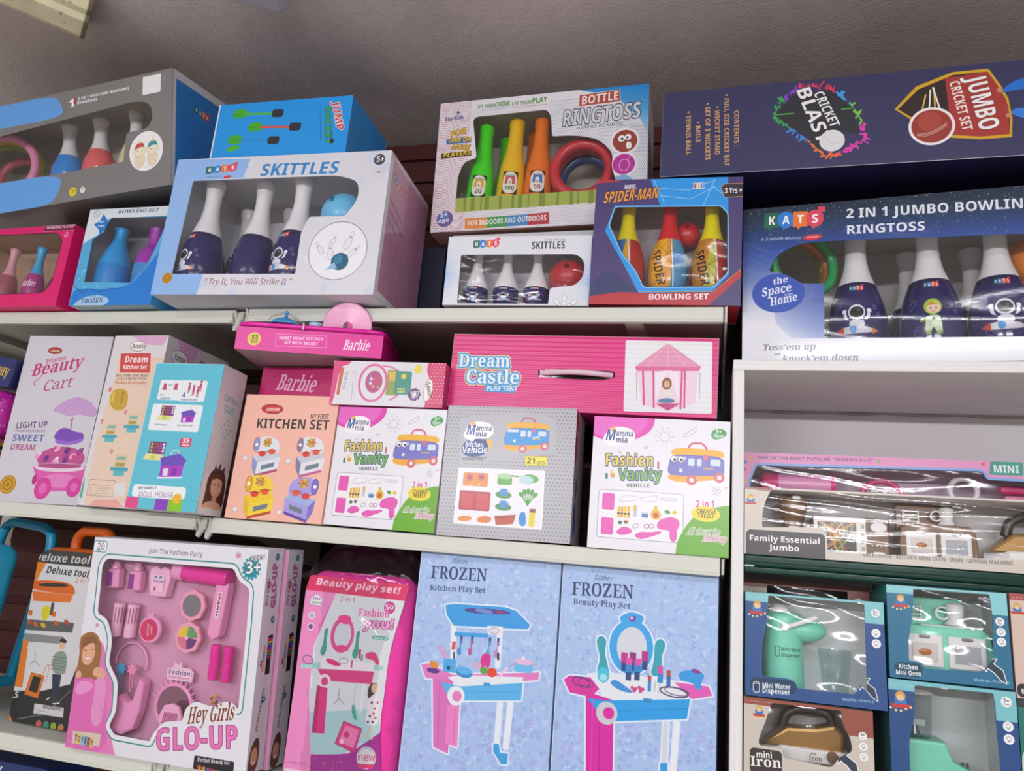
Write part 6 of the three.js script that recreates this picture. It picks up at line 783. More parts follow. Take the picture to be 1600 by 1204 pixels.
  TX(g, 'TOOLS', -46.4,300, 18.5,290.1, 11.9, '#dcdcd8', 'S', { k: 0.2, o: '#2a2a28', ow: 1.4 }); PO(g, [-51.7,313.4, -11.4,306.7, 29.3,346.9, -41.7,348.1], '#e0801c'); SM(g, [27,327.7, 89.8,314.2, 122.9,288.9, 149.9,262.6], 0, '#9a9a98', 1.2, true);
  PO(g, [64.7,295, 142,293.6, 144.2,311.3, 66.6,313.1], '#d2d2d0'); TX(g, 'WARNING:', 88.2,301.6, 140,299.2, 6.7, '#3a3a3a'); lines(g, 69.4,306.1, 40, 3, 5, '#8a8a8a', 0.8);
  for (const [x, y, c] of [[84.8,329.8, '#c85a4a'], [104,329.7, '#3a8a7a'], [123,329.3, '#8ab01c'], [142.7,329.8, '#c87a3a']]) CI(g, x, y, 6.7, c, '#cfc8c0', 0.5);
})), [0.02, 0.09, 0.035, -0.03]);
trolleyCase('sky blue toy trolley case at the lower left edge', { p:[-1.0775,1.1415,.02],r:[0,0,-.0873],w:.237,h:.3285,d:.09 }, '#2fb4e0', card(print(.237, .3285, (g, w, h) => { RC(g, 0, 0, w, h, '#d8dde2'); RC(g, 0, 0, w, 44, '#1f6ac8'); TX(g, 'Doctor Set', 70, 30, 196, 36, 20, '#e6eef6', 'S', { k: 0.2 }); TX(g, 'Doctor', 110, 84, 196, 88, 18, '#2a3a5a', 'S', { k: 0.2 }); EL(g, 120, 200, 60, 70, 0, '#7ac0e0'); RC(g, 90, 160, 70, 60, '#eef2f4'); })), [-0.012, 0.135, 0.035, -0.2]);
// ---- pink moulded vanity case in a clear bag ----
{
  const c = { p:[-.145,1.13,-.004],r:[0,0,0],w:.202,h:.338,d:.06 }, { w, h, d } = c, t = thing('toy_case', 'hot pink beauty play set case in a clear plastic bag', 'toy case', c.p, c.r, 'moulded toy cases');
  mesh('case_shell', rbox(w, h, d, 0.03, 6), plastic('#ee3aa4', 0.28), t, 0, h / 2, -d / 2);
  const lab = [[11.2,8.9, 6], [199,11.1, 6], [191.8,38.3, 2], [174.4,120, 30], [174.1,182.9, 40], [173.3,241.5, 30], [189,357.6, 4], [10.9,384.8, 4], [9.9,202.2, 4], [.1,33.4, 4]];
  mesh('printed_card', flatShape(outline(lab.map(([x, y, r]) => [Math.min(Math.max(x, 6), w * 1000 - 4), Math.min(Math.max(y, 4), h * 1000 - 6), r]), w, h, THREE.Shape), 0.0015, w, h), card(print(.202, .338, (g, W, H) => {
    RC(g, 0, 0, W, H, '#e06ab0'); PO(g, [-5.5,33.9, 64,35.4, 41.1,90.1, 37.2,168.4, 51.7,257.2, 79.7,396.7, -2.5,409.6, -6.4,204.1], '#e88ac0');
    PO(g, [64,35.4, 198.5,36.2, 178.2,122.6, 172.8,212.5, 174.1,247.1, 123.8,279.8, 56.9,288.9, 38.6,198.8, 35.7,125.2], '#d6dcde'); PO(g, [45.2,228.2, 168.7,207.1, 174.5,250, 107.3,284.9, 57.1,290.3], '#a9cfd2'); PO(g, [57.4,291.7, 124.1,281.2, 176.7,241, 195.1,378.6, 69.5,398.3], '#a0288c');
    PO(g, [5.1,6.1, 202.2,9.2, 198.7,37.1, -1.6,34.5], '#d8285e'); TX(g, 'Beauty play set!', 22.4,24.4, 181.6,26.7, 11.4, '#f0c8d6', 'S', { k: 0.2 }); TX(g, '2 in 1', 72.8,47.4, 102.7,47.6, 7.8, '#c84a90', 's');
    PO(g, [17.5,47.5, 28.6,39.4, 39.6,45.5, 40.5,58.3, 18.2,58.7], '#e8e2da', '#7a6a9a', 0.5); TX(g, 'TOY', 21.3,49.7, 37.7,49.6, 4.2, '#7a4a9a'); TX(g, 'DECOR', 20.1,56.3, 40.1,55.8, 3.9, '#3a8a9a'); for (const [x, y, k] of [[24.3,75.5, '#8ac0b0'], [25.1,93.8, '#7a3a8a']]) { CI(g, x, y, 6.3, '#e8d2e2'); CI(g, x, y, 4.2, k); }
    CI(g, 166,50, 10.2, '#c83a8a'); TX(g, 'So', 158.1,54.5, 174.6,51.7, 9, '#f0c8de', 'S', { o: '#8a2a6a', ow: 0.7 }); TX(g, 'Fashion', 110.8,68.3, 167.3,66.1, 12, '#d84a98', 'R', { o: '#f0dce8', ow: 0.8 }); TX(g, 'you!', 122.7,86.8, 177.3,83, 15, '#f0a8d2', 'S', { o: '#a02a7a', ow: 1.3, k: 0.1 }); RR(g, 140.4,96.5, 170.1,102.7, 4, '#5aa898'); TX(g, 'Ages for 3+', 143.3,101.8, 168.4,101.1, 3.3, '#e0f0ec');
    EL(g, 86,101.4, 21.6, 28.8, 0.05, '#d84a94'); EL(g, 86.7,101.3, 15.6, 21.6, 0.05, '#cfd4d8'); SM(g, [71.5,72.9, 87.2,68.3, 100.5,72.4, 95.1,84.8, 80.4,83.1], '#e8388c'); for (const [x, y] of [[55.6,118.5], [114.9,117]]) SM(g, [x - 4, y - 24, x + 4, y - 26, x + 2, y - 8, x + 6, y + 10, x, y + 22, x - 8, y + 14, x - 2, y], '#3a9a8a'); for (let i = 0; i < 5; i++) CI(g, 82.6,121.9, 0, '#fff'); EL(g, 88.9,122.8, 12, 5.4, 0, '#e03a84');
    PO(g, [15.9,156.9, 50.5,148.5, 166.9,141.9, 167.9,149.3, 52,158.2, 18,162.9], '#a0d2c8'); PO(g, [51,140.7, 149.3,140.8, 151.6,152.6, 53.8,158], '#e8e4ea'); EL(g, 28.3,147.2, 9.6, 6.6, 0.2, 0, '#5a5a7a', 1.4); SM(g, [60.2,141.3, 74.7,141.3, 93.8,148.4, 83.7,152.6, 65,148.5], '#d82a6a'); EL(g, 94.6,142.2, 7.8, 4.2, 0, 0, '#7a6a8a', 1); RC(g, 120.1,121.1, 4, 14, '#c83a4a'); RC(g, 124.7,128.3, 4, 10, '#8a8a9a'); SM(g, [131.4,126, 146.6,121.4, 155.3,128, 159.8,141.2, 154.8,142.6, 148.5,134.8, 134.4,134.8], '#d83a74'); RC(g, 108.5,139.2, 3, 12, '#c83a6a');
    PO(g, [48.6,159.5, 151.6,152.6, 150.1,172.3, 62.1,176.3], '#d8387e'); CI(g, 64.8,177.6, 11.4, '#e6dce4'); CI(g, 64.8,177.6, 6.6, '#d8387e'); PO(g, [52,185.1, 71.8,187.4, 76.6,256.9, 53.7,258.4], '#d82a7e'); PO(g, [52,185.1, 58.2,185.9, 61.4,257.4, 53.7,258.4], '#b81a64'); LI(g, [122.4,174, 121.9,206.9], '#c8ced4', 3); LI(g, [136.4,173.9, 135.6,217.1], '#e6eaee', 3); SM(g, [118.4,207.3, 125.3,206.5, 129.6,223.7, 134,230.5, 123.1,227.4], '#4aa890'); LI(g, [93.1,186.4, 94.6,201.2, 86.1,210.6], '#6a7a80', 1); LI(g, [94.6,201.2, 106.3,208.2], '#6a7a80', 1);
    SM(g, [146.8,198, 143.6,180.5, 149.7,169.4, 160.2,169.6, 160.1,181.6], '#3a2a24'); EL(g, 155.4,177.7, 5.4, 7.2, 0, '#e0b294'); SM(g, [149.4,191.7, 156.3,186.5, 166.2,188.3, 169.5,212.9, 169.5,233.3, 145,234.9, 147.5,215.6], '#e6dfe0'); for (let i = 0; i < 8; i++) CI(g, ...[[154,200.1], [160.3,208.1], [153.4,220.7], [163.9,222.3], [159.6,228.7], [164.2,198.8], [151.2,229.8], [159.5,215.6]][i], 2, ['#4a2a6a', '#c85a7a'][i % 2]); LI(g, [155.8,237.9, 151,253.1], '#e0b294', 2.6); LI(g, [160.8,237.3, 161.5,254.6], '#e0b294', 2.6);
    PO(g, [108.3,233.7, 142.4,241.1, 134,278.4, 97.8,268.8], '#d8307c', '#8a1a4a', 0.8); PO(g, [112.6,239.1, 137.6,243.8, 131.3,271.6, 104.3,265], '#e87ab0'); CI(g, 116.5,253.2, 5, '#c82a6a'); CI(g, 109.4,264.3, 4, '#f0c0d8');
    CI(g, 155.8,282.6, 16.8, '#d6cfd8'); CI(g, 155.8,282.6, 14.4, 0, '#8aa0b0', 1); TX(g, 'new', 141.6,288.3, 172.5,285.2, 11.4, '#c83a5a', 's'); PO(g, [143,292.9, 169.8,290.6, 170,296.8, 144.5,299.3], '#d83a6a'); TX(g, 'UT-TRM-D73A', 9.2,310, 51.9,308.5, 3.9, '#a84a86', 's'); for (let i = 0; i < 60; i++) CI(g, ...[75.2,303.8].map((v, k) => v + (rnd() - 0.3) * [60, 40][k]), 0.5, '#f0c8ea');
    RR(g, 13.3,316.8, 57.7,326.4, 3, '#e8c8dc'); 
  })), t, 0, 0, 0.0016);
  // the bag: a thin crumpled envelope round the case, gathered above it
  const nx = 26, ny = 40, V = [], I = [], n = valueNoise(16, 77);
  for (let s = 0; s < 2; s++) for (let j = 0; j <= ny; j++) for (let i = 0; i <= nx; i++) {
    const u = i / nx, v = j / ny, y = v * (h + 0.052), up = Math.max(0, (y - h) / 0.052), wd = (w / 2 + 0.006) * (1 - 0.35 * up), cx = 0.012 * up;
    const k = (n(u * 1.1 + s * 0.37, v * 2.3) - 0.5), edge = Math.sin(Math.PI * u) ** 0.35, zf = s ? -(d + 0.004) : 0.0065;
    const zm = -d / 2, zz = zm + (zf - zm) * edge * (1 - 0.9 * up) + (s ? -1 : 1) * Math.max(0, k) * 0.006;
    V.push(cx + (u * 2 - 1) * wd + k * 0.004, y + 0.004 * k + (up > 0.6 ? 0.008 * Math.sin(u * 9 + 1) * (up - 0.6) : 0) + 0.001, zz);
    if (i < nx && j < ny) { const a = s * (nx + 1) * (ny + 1) + j * (nx + 1) + i, b = a + nx + 1; I.push(a, a + 1, b, b, a + 1, b + 1); }
  }
  const e = new THREE.BufferGeometry(); e.setAttribute('position', new THREE.Float32BufferAttribute(V, 3)); e.setIndex(I); e.computeVertexNormals();
  mesh('clear_bag', e, new THREE.MeshPhysicalMaterial({ color: 0xf4f4f6, roughness: 0.12, transmission: 1, thickness: 0, ior: 1.35, side: THREE.DoubleSide }), t);
}
// ---- two icy blue play set cartons ----
function ice(g, w, h) { RC(g, 0, 0, w, h, '#a7c3ea'); for (let i = 0; i < 1500; i++) { const x = rnd() * w, y = rnd() * h, r = 3 + rnd() * 9, a = rnd() * 6.28; PO(g, [x, y, x + r * Math.cos(a), y + r * Math.sin(a), x + r * 0.7 * Math.cos(a + 1.2), y + r * 0.7 * Math.sin(a + 1.2)], ['#b2cbf0', '#9dbae6', '#bcd2f2', '#96b3e2', '#adb9ea'][i % 5]); } for (let i = 0; i < 120; i++) { const x = rnd() * w, y = h * 0.6 + rnd() * h * 0.4; EL(g, x, y, 3 + rnd() * 4, 2 + rnd() * 3, rnd() * 3, ['#a5b2e6', '#9db0e2', '#aeb6ea'][i % 3]); } LI(g, [0.5, 0, 0.5, h], '#d4e2f4', 1); LI(g, [w - 0.5, 0, w - 0.5, h], '#2a3f6a', 1.2); }
carton('play_set_box', 'icy blue kitchen play set carton, left of the two tall icy boxes', { p:[.082,1.13,-.02],r:[0,0,0],w:.245,h:.384,d:.1, side: '#8aa8d4',
  front: card(print(.245, .384, (g, w, h) => {
    ice(g, w, h); TX(g, 'Disney', 56.6,15.2, 85.1,14.9, 7.7, '#22406e', 'r', { k: 0.2 }); TX(g, 'FROZEN', 20.8,42.5, 120.5,40.3, 20.2, '#122c62', 'R'); TX(g, 'Kitchen Play Set', 21.8,62.2, 119.8,58.9, 8.7, '#22365e', 'R');
    const hl = '#dfeaf6';
    for (const f of [hl, 0]) { const L = (p, c, lw) => LI(g, p, f || c, f ? lw + 5 : lw), S = (p, c) => SM(g, p, f || c, f || 0, 5), Q = (p, c) => PO(g, p, f || c, f || 0, 5);
      Q([42.3,194.7, 78.8,197.7, 80.8,308.3, 55.2,301.5], '#d870b8'); Q([71.9,237.2, 92.6,234.7, 95.1,296.2, 74.1,293.9], '#e882c2'); L([159.6,224.8, 159.2,284.3], '#e6ecf2', 5.5); L([176.6,222.8, 174.4,285.6], '#e6ecf2', 5.5); Q([154.2,283.2, 162.9,283.1, 165.8,295.1, 178.9,294.9, 178.4,309.9, 169.1,311.2, 154.5,294.9], '#3aa0e0');
      L([68.2,97.6, 74.7,166.1], '#e8eef4', 5); L([149.6,111.7, 150.8,168.5], '#e8eef4', 5); Q([52.5,84.2, 66.5,80.7, 154.5,77.9, 174.5,82.2, 199.3,101.5, 196,108.6, 70.1,115.1, 56.1,98.7], '#2f9ae0');
      Q([20.3,181, 32.2,177.9, 78.1,190.7, 219.8,171.3, 218.7,182.5, 179.5,189.7, 30.9,201.4], '#e07cc0'); Q([68.6,195.3, 89.9,189.4, 194.1,181.2, 193.3,195.1, 92.1,210.3], '#e4eaf0'); Q([57.4,203.7, 91.7,206.8, 194,189.8, 193.1,215.7, 97.7,227.1, 73.9,226.5], '#56b2ea'); }
    SM(g, [79.2,85.5, 154.8,81.5, 171.9,88.6, 96.2,93.5], '#4a3a8a'); EL(g, 119.7,87.3, 16, 3.4, 0.05, '#6a8ad0'); EL(g, 147.4,86.5, 8, 3, 0.05, '#8a3a7a'); PO(g, [127.7,109.5, 154,108.4, 155.2,121.9, 130.1,122.6], '#e6ecf2'); EL(g, 140.2,116.2, 8.4, 4.5, 0, '#d8e0ea', '#a83a4a', 0.6); PO(g, [73.1,124.7, 130.8,121.5, 130.6,128, 73.8,131.5], '#3aa0e4');
    for (const [x, y, c] of [[85.6,136.1, '#3a8ad0'], [104.2,134.2, '#b85a9a'], [134.3,134, '#5aa0d8'], [148.4,133.3, '#b88ac0']]) { RC(g, x - 2, y - 7, 4, 12, '#2a4a8a'); LI(g, [x, y, x - 2, y + 20], c, 2.4); EL(g, x - 2, y + 18, 3.6, 6, 0, c); } RC(g, 70.6,139.5, 6, 13, '#d84a3a'); LI(g, [75.3,157, 76.3,165.9], '#3a3a4a', 3); LI(g, [150,150.9, 150.6,158.7], '#3a3a4a', 4);
    EL(g, 42.5,178.6, 8.4, 4.9, 0.4, '#e08a2a'); SM(g, [29.1,186.2, 43,183.2, 55.7,187.9, 48.1,192.7, 33.8,191.4], '#5a2a8a'); RR(g, 58.7,167.1, 80.2,187.6, 2, '#4aa8e4'); CI(g, 68.2,181.1, 3.1, '#1f3f6a'); LI(g, [47.5,150.9, 61.3,165.7], '#e08ab8', 3); LI(g, [51.2,147.6, 65.1,163.5], '#c89ab8', 2.4);
    EL(g, 95.4,185.2, 14.7, 7.7, 0.1, '#2f86cc'); EL(g, 95.1,182.4, 14, 5.6, 0.1, '#56b2ea'); EL(g, 128.3,178.7, 6.3, 5.6, 0, '#5aa83a'); EL(g, 142.1,180, 8.4, 7, 0, '#e0452a'); for (const x of [[125,164.3], [129.5,162], [134.7,163.9]]) EL(g, ...x, 3.4, 11, 0.1, '#d82a8a'); EL(g, 115.9,172.3, 8, 6, 0, '#c8b0d0'); LI(g, [156,183.7, 166.4,170.3], '#e6c8de', 4);
    RR(g, 177.9,160.3, 208.7,174.3, 5, '#6abcec'); EL(g, 193,158.6, 14.7, 4.5, 0.02, '#e8b8da'); CI(g, 191.8,152.8, 2.8, '#f0e2ee'); LI(g, [174.3,164.2, 178.1,163.8], '#d88ac0', 2); LI(g, [207.6,160.5, 212.1,160.1], '#d88ac0', 2);
    CI(g, 85.3,221.6, 14.7, '#e6ebf0'); CI(g, 87,222.1, 8, '#e07cc0'); RC(g, 129.9,196.1, 11, 5, '#3a9ad8'); LI(g, [100.5,215.6, 192,202.1], '#3f9cd6', 1); LI(g, [85.4,240.8, 88.6,290.2], '#d066ae', 1.4); LI(g, [55.5,203.9, 62.6,297.1], '#c45aa4', 1.4);
  })) });
carton('play_set_box', 'icy blue beauty play set carton with a vanity mirror, right of the two', { p:[.3285,1.13,-.02],r:[0,0,0],w:.244,h:.3825,d:.1, side: '#8aa8d4', right: '#22345c',
  front: card(print(.244, .3825, (g, w, h) => {
    ice(g, w, h); TX(g, 'Disney', 51.3,21.1, 80.9,20.8, 7.9, '#22406e', 'r', { k: 0.2 }); TX(g, 'FROZEN', 16.4,47.5, 115.2,44.8, 20.4, '#122c62', 'R'); TX(g, 'Beauty Play Set', 19.9,61.5, 110.8,60.6, 8.9, '#22365e', 'R');
    const hl = '#dfeaf6';
    for (const f of [hl, 0]) { const L = (p, c, lw) => LI(g, p, f || c, f ? lw + 5 : lw), S = (p, c) => SM(g, p, f || c, f || 0, 5), Q = (p, c) => PO(g, p, f || c, f || 0, 5);
      Q([47.8,188.5, 91.3,196.7, 94.4,296.9, 54.4,302.6], '#d81aa0'); L([170.2,219.7, 168.8,283.3], '#d2d8e0', 7); L([186.1,217.6, 182.2,281.4], '#e8eef2', 6); Q([163.5,274.6, 174.2,273.1, 174,288.8, 164,290.2], '#2a9ade');
      EL(g, 114.3,116.8, 33.5, 40.1, 0.02, f || '#2fa4e6', f || 0, 5); S([92.7,75.9, 103.2,67.9, 113.9,64.5, 126.6,67.5, 133.9,72, 125.5,86.6, 102.3,87.1], '#2fa4e6');
      S([58.8,112.2, 66.8,103.8, 77,110.4, 73.5,127.9, 78.7,144.5, 84.3,164.1, 68.4,169.3, 62.3,156.5, 68.6,138.7], '#2aa2b4'); S([149.3,106.4, 159.5,98.6, 167.8,107.9, 160.4,125.5, 162.6,142, 156.2,156, 143.9,154.1, 150.2,133.3], '#2aa2b4');
      Q([12.3,175.7, 21.1,168.6, 68.4,167.6, 69.1,182.7, 55.5,196, 22.6,193.2], '#d82a9c'); Q([177,160.3, 231.1,160.6, 236.3,172.9, 208.1,181.1, 177.3,170.1], '#e05ab4'); Q([50.1,164.6, 78.7,159.7, 180.4,159.9, 204.7,179.9, 198,183.9, 80.5,194.7], '#e2e8ee'); Q([50.2,198.3, 80.7,198, 204.7,181.5, 200.3,209.4, 96.2,225.8, 71.1,219.1], '#1f9ee6'); }
    EL(g, 115.4,117.4, 23, 30.2, 0.02, '#d2d8e0'); SM(g, [107.1,74.5, 114.1,69.4, 122.1,72.1, 115.3,81.7], '#7a3aa0'); CI(g, 113.5,73.9, 2.3, '#e8c8f0');
    for (const [x, y, c] of [[104.7,134.9, '#b82a8a'], [117.5,133.5, '#8a2a7a'], [112,147.6, '#2a86cc'], [125.1,146.1, '#2a86cc'], [136,129.8, '#b82a8a']]) { RC(g, x - 5, y - 9, 10, 16, c); RC(g, x - 4, y + 6, 8, 12, '#22407a'); } for (const [x, y] of [[112,139.1], [125.5,138.7]]) RC(g, x - 4, y - 6, 9, 10, '#e04aa8');
    EL(g, 73.5,162, 9.2, 11.2, 0, '#4ac0dc'); EL(g, 73.6,165.3, 5.3, 5.3, 0, '#a8e0ee'); EL(g, 39.8,176, 13.8, 6.6, 0.15, 0, '#4a2a6a', 1.6); EL(g, 47.2,176.8, 12.5, 5.9, 0.15, 0, '#5a3a7a', 1.2);
    SM(g, [82.2,171.1, 93.3,165.8, 107.9,174.8, 122.3,181.5, 111.8,183.7, 94,179.8], '#3a8ed8'); for (let i = 0; i < 6; i++) CI(g, ...[[118.5,175.3], [123.8,176.3], [129,174.1], [134.3,175.8], [121.5,179.2], [130.9,178.8]][i], 2.6, '#c83a7a'); RC(g, 141.6,157.7, 5, 20, '#2a86cc'); RC(g, 141.5,155, 5, 8, '#c83a4a'); RC(g, 155.9,147.7, 8, 16, '#2a86cc'); RC(g, 155.6,139.4, 8, 11, '#d84aa8'); RC(g, 169.2,151.2, 6, 16, '#2a6ab8'); RC(g, 169,144.6, 6, 9, '#b84a3a'); LI(g, [152.9,163, 151.7,176.4], '#b8c0c8', 2); LI(g, [159.9,163.9, 158.6,177.2], '#b8c0c8', 2);
    EL(g, 180.8,174.6, 20.4, 6.6, 0.08, 0, '#3a2a5a', 1.8); EL(g, 184.9,173.1, 17.8, 5.3, 0.08, 0, '#5a4a7a', 1.4); SM(g, [185.2,149.4, 193.6,141.9, 217.3,139.3, 225.9,146.5, 219.3,157, 221.9,166.5, 212.8,167.6, 209.3,158.2, 190.6,157.1], '#2f9ae2'); EL(g, 212.3,141.5, 7, 3, 0.2, '#8a3a8a');
    CI(g, 81.6,216.1, 16.4, '#c8ccd4'); CI(g, 84.4,215.8, 8.5, '#d81aa0'); RC(g, 135.8,188.1, 13, 6, '#2a86cc'); LI(g, [99,210.7, 201,194.9], '#1784c8', 1); LI(g, [71.8,232.2, 73.6,299.9], '#b81286', 2); LI(g, [59.3,200.6, 61.4,301.6], '#e24ab4', 1.2);
  })) });
// something dark stands on the lowest shelf
carton('toy_box', 'dark blue carton on the lowest shelf at the bottom left corner', { p: [-0.84, 0.80, -0.03], r: [0, 0, 0], w: 0.22, h: 0.272, d: 0.12, side: '#122a5c', front: card(print(0.22, 0.272, (g, w, h) => { RC(g, 0, 0, w, h, '#143066'); RC(g, 0, 0, 60, 30, '#2a86c8'); TX(g, 'TOY', 70, 26, 120, 28, 20, '#cfd8e6'); })) });
// ---------- cartons inside the white cabinet ----------
// round emblem of the kitchen toys: blue disc, gold top, red ribbon, dots
function emblem(g, x, y, r) { EL(g, x, y + r * 0.05, r * 0.62, r * 0.6, 0, '#3a78c0'); CI(g, x, y - r * 0.5, r * 0.5, '#d8a24a'); EL(g, x, y - r * 0.3, r * 0.36, r * 0.34, 0, '#e6c49a'); PO(g, [x - r, y + r * 0.35, x + r, y + r * 0.35, x + r * 0.8, y + r * 0.75, x - r * 0.8, y + r * 0.75], '#c83a34'); for (let i = 0; i < 5; i++) CI(g, x - r + i * r * 0.5, y + r * (0.8 + 0.25 * Math.sin(i * 1.05)), r * 0.13, '#efd28a'); }
function badge(g, x, y, r, t) { CI(g, x, y, r, '#f2f4f4'); if (t) { TC(g, t, x, y + r * 0.1, r * 1.1, r * 0.75, '#4a4a4a'); TC(g, 'Years', x, y + r * 0.6, r, r * 0.32, '#4a4a4a'); } else { CI(g, x, y - r * 0.1, r * 0.42, 0, '#7a8088', 0.5); RC(g, x - r * 0.2, y + r * 0.3, r * 0.4, r * 0.25, '#7a8088'); } }
function arrow(g, x, y, s) { g.save(); g.translate(x, y); g.scale(s, s); PO(g, [-12, -10, 2, -13, -2, -7, 8, 0, 11, 14, 5, 10, -1, 3, -8, -2, -10, 2], '#2a3a4a', '#f0f2f2', 2.2); PO(g, [-12, -10, 2, -13, -2, -7, 8, 0, 11, 14, 5, 10, -1, 3, -8, -2, -10, 2], '#2a3a4a'); g.restore(); }
const MINT = plastic('#7fdcc0', 0.3), BROWN = plastic('#7a5a3c', 0.35), WHT = plastic('#eceae8', 0.3), CLEAR = new THREE.MeshPhysicalMaterial({ color: 0xf2f6f6, roughness: 0.08, transmission: 1, thickness: 0, ior: 1.45, side: THREE.DoubleSide });
const chrome = new THREE.MeshPhysicalMaterial({ color: '#8a8a90', metalness: 0.8, roughness: 0.25 });
// toy cooker with two doors, back plate, rack and blender jug on top
function toyOven(box0, label, group, x, y, z, s, body) {
  const t = inside(box0, 'toy_oven', label, 'toy oven', x, y, z, group), k = (a) => a * s;
  mesh('body', extrude([[k(-0.06), 0], [k(0.06), 0], [k(0.062), k(0.03)], [k(0.058), k(0.058)], [k(0.05), k(0.064)], [k(-0.05), k(0.064)], [k(-0.058), k(0.058)], [k(-0.062), k(0.03)]], k(0.045), 0.002), body, t, 0, 0.003, 0);
  mesh('back_plate', rbox(k(0.1), k(0.05), k(0.008), 0.004), body, t, k(-0.012), k(0.085), k(-0.018));
  for (const [dx, c] of [[-0.029, '#d8d2c8'], [0.028, '#a9adb2']]) { const d = mesh('door', rbox(k(0.05), k(0.046), k(0.006), 0.002), WHT, t, k(dx), k(0.034), k(0.026)); mesh('door_window', rbox(k(0.034), k(0.026), k(0.002), 0.0006), paint(c, 0.3), d, 0, k(-0.002), k(0.0034)); mesh('door_handle', rbox(k(0.014), k(0.004), k(0.004), 0.001), chrome, d, 0, k(0.02), k(0.004)); if (dx < 0) mesh('food', at(new THREE.SphereGeometry(k(0.008), 16, 10), 0, 0, 0), plastic('#b8703a'), d, 0, k(-0.002), k(0.0035)).scale.set(1.3, 0.7, 0.25); }
  mesh('hob_rail', rbox(k(0.06), k(0.004), k(0.03), 0.001), WHT, t, k(0.0), k(0.069), k(0.002));
  const bars = []; for (let i = 0; i < 4; i++) bars.push(at(rbox(k(0.026), k(0.0028), k(0.003), 0.001), 0, k(-0.009 + i * 0.006), 0)); for (const q of [-1, 1]) bars.push(at(rbox(k(0.003), k(0.024), k(0.003), 0.001), q * k(0.013), 0, 0));
  mesh('rack', joined(bars), WHT, t, k(-0.036), k(0.087), k(-0.010));
  const j = mesh('jug', lathe([[0, 0], [k(0.014), 0], [k(0.015), k(0.004)], [k(0.010), k(0.009)], [k(0.011), k(0.012)], [k(0.013), k(0.03)], [k(0.011), k(0.033)], [0, k(0.036)]], 24), WHT, t, k(0.022), k(0.071), k(0.0)); mesh('jug_handle', new THREE.TorusGeometry(k(0.009), k(0.0018), 8, 24), WHT, j, k(-0.017), k(0.018), 0);
  return t;
}
// toy iron: sole, body, handle
function toyIron(box0, label, group, x, y, z, s, turn = 0) {
  const t = inside(box0, 'toy_iron', label, 'toy iron', x, y, z, group, [turn, 0, 0]), k = (a) => a * s;
  const foot = (L, W) => [[-L, 0], [-L * 0.6, W * 0.75], [0, W], [L * 0.9, W * 0.9], [L, W * 0.6], [L, -W * 0.6], [L * 0.9, -W * 0.9], [0, -W], [-L * 0.6, -W * 0.75]];
  const sole = extrude(foot(k(0.075), k(0.032)), k(0.008), 0.001); sole.rotateX(-Math.PI / 2); mesh('sole', sole, BROWN, t, 0, k(0.006), 0);
  const mid = extrude(foot(k(0.072), k(0.03)), k(0.016), 0.003); mid.rotateX(-Math.PI / 2); mesh('skirt', mid, WHT, t, k(0.001), k(0.021), 0);
  const top = extrude([[k(-0.068), 0], [k(0.06), 0], [k(0.062), k(0.03)], [k(0.05), k(0.038)], [k(0.02), k(0.03)], [k(-0.03), k(0.026)]], k(0.034), 0.005); mesh('body', top, new THREE.MeshPhysicalMaterial({ color: '#a8824a', metalness: 0.55, roughness: 0.28 }), t, 0, k(0.032), 0);
  mesh('handle', tube([[k(0.05), k(0.06), 0], [k(0.045), k(0.09), 0], [k(0.0), k(0.098), 0], [k(-0.03), k(0.085), 0], [k(-0.04), k(0.06), 0]], k(0.009), 40), plastic('#2e2622', 0.3), t);
  mesh('dial', at(cyl(k(0.010), k(0.010), k(0.006), 24), 0, 0, 0, Math.PI / 2), BROWN, t, k(0.045), k(0.024), k(0.034)); return t;
}
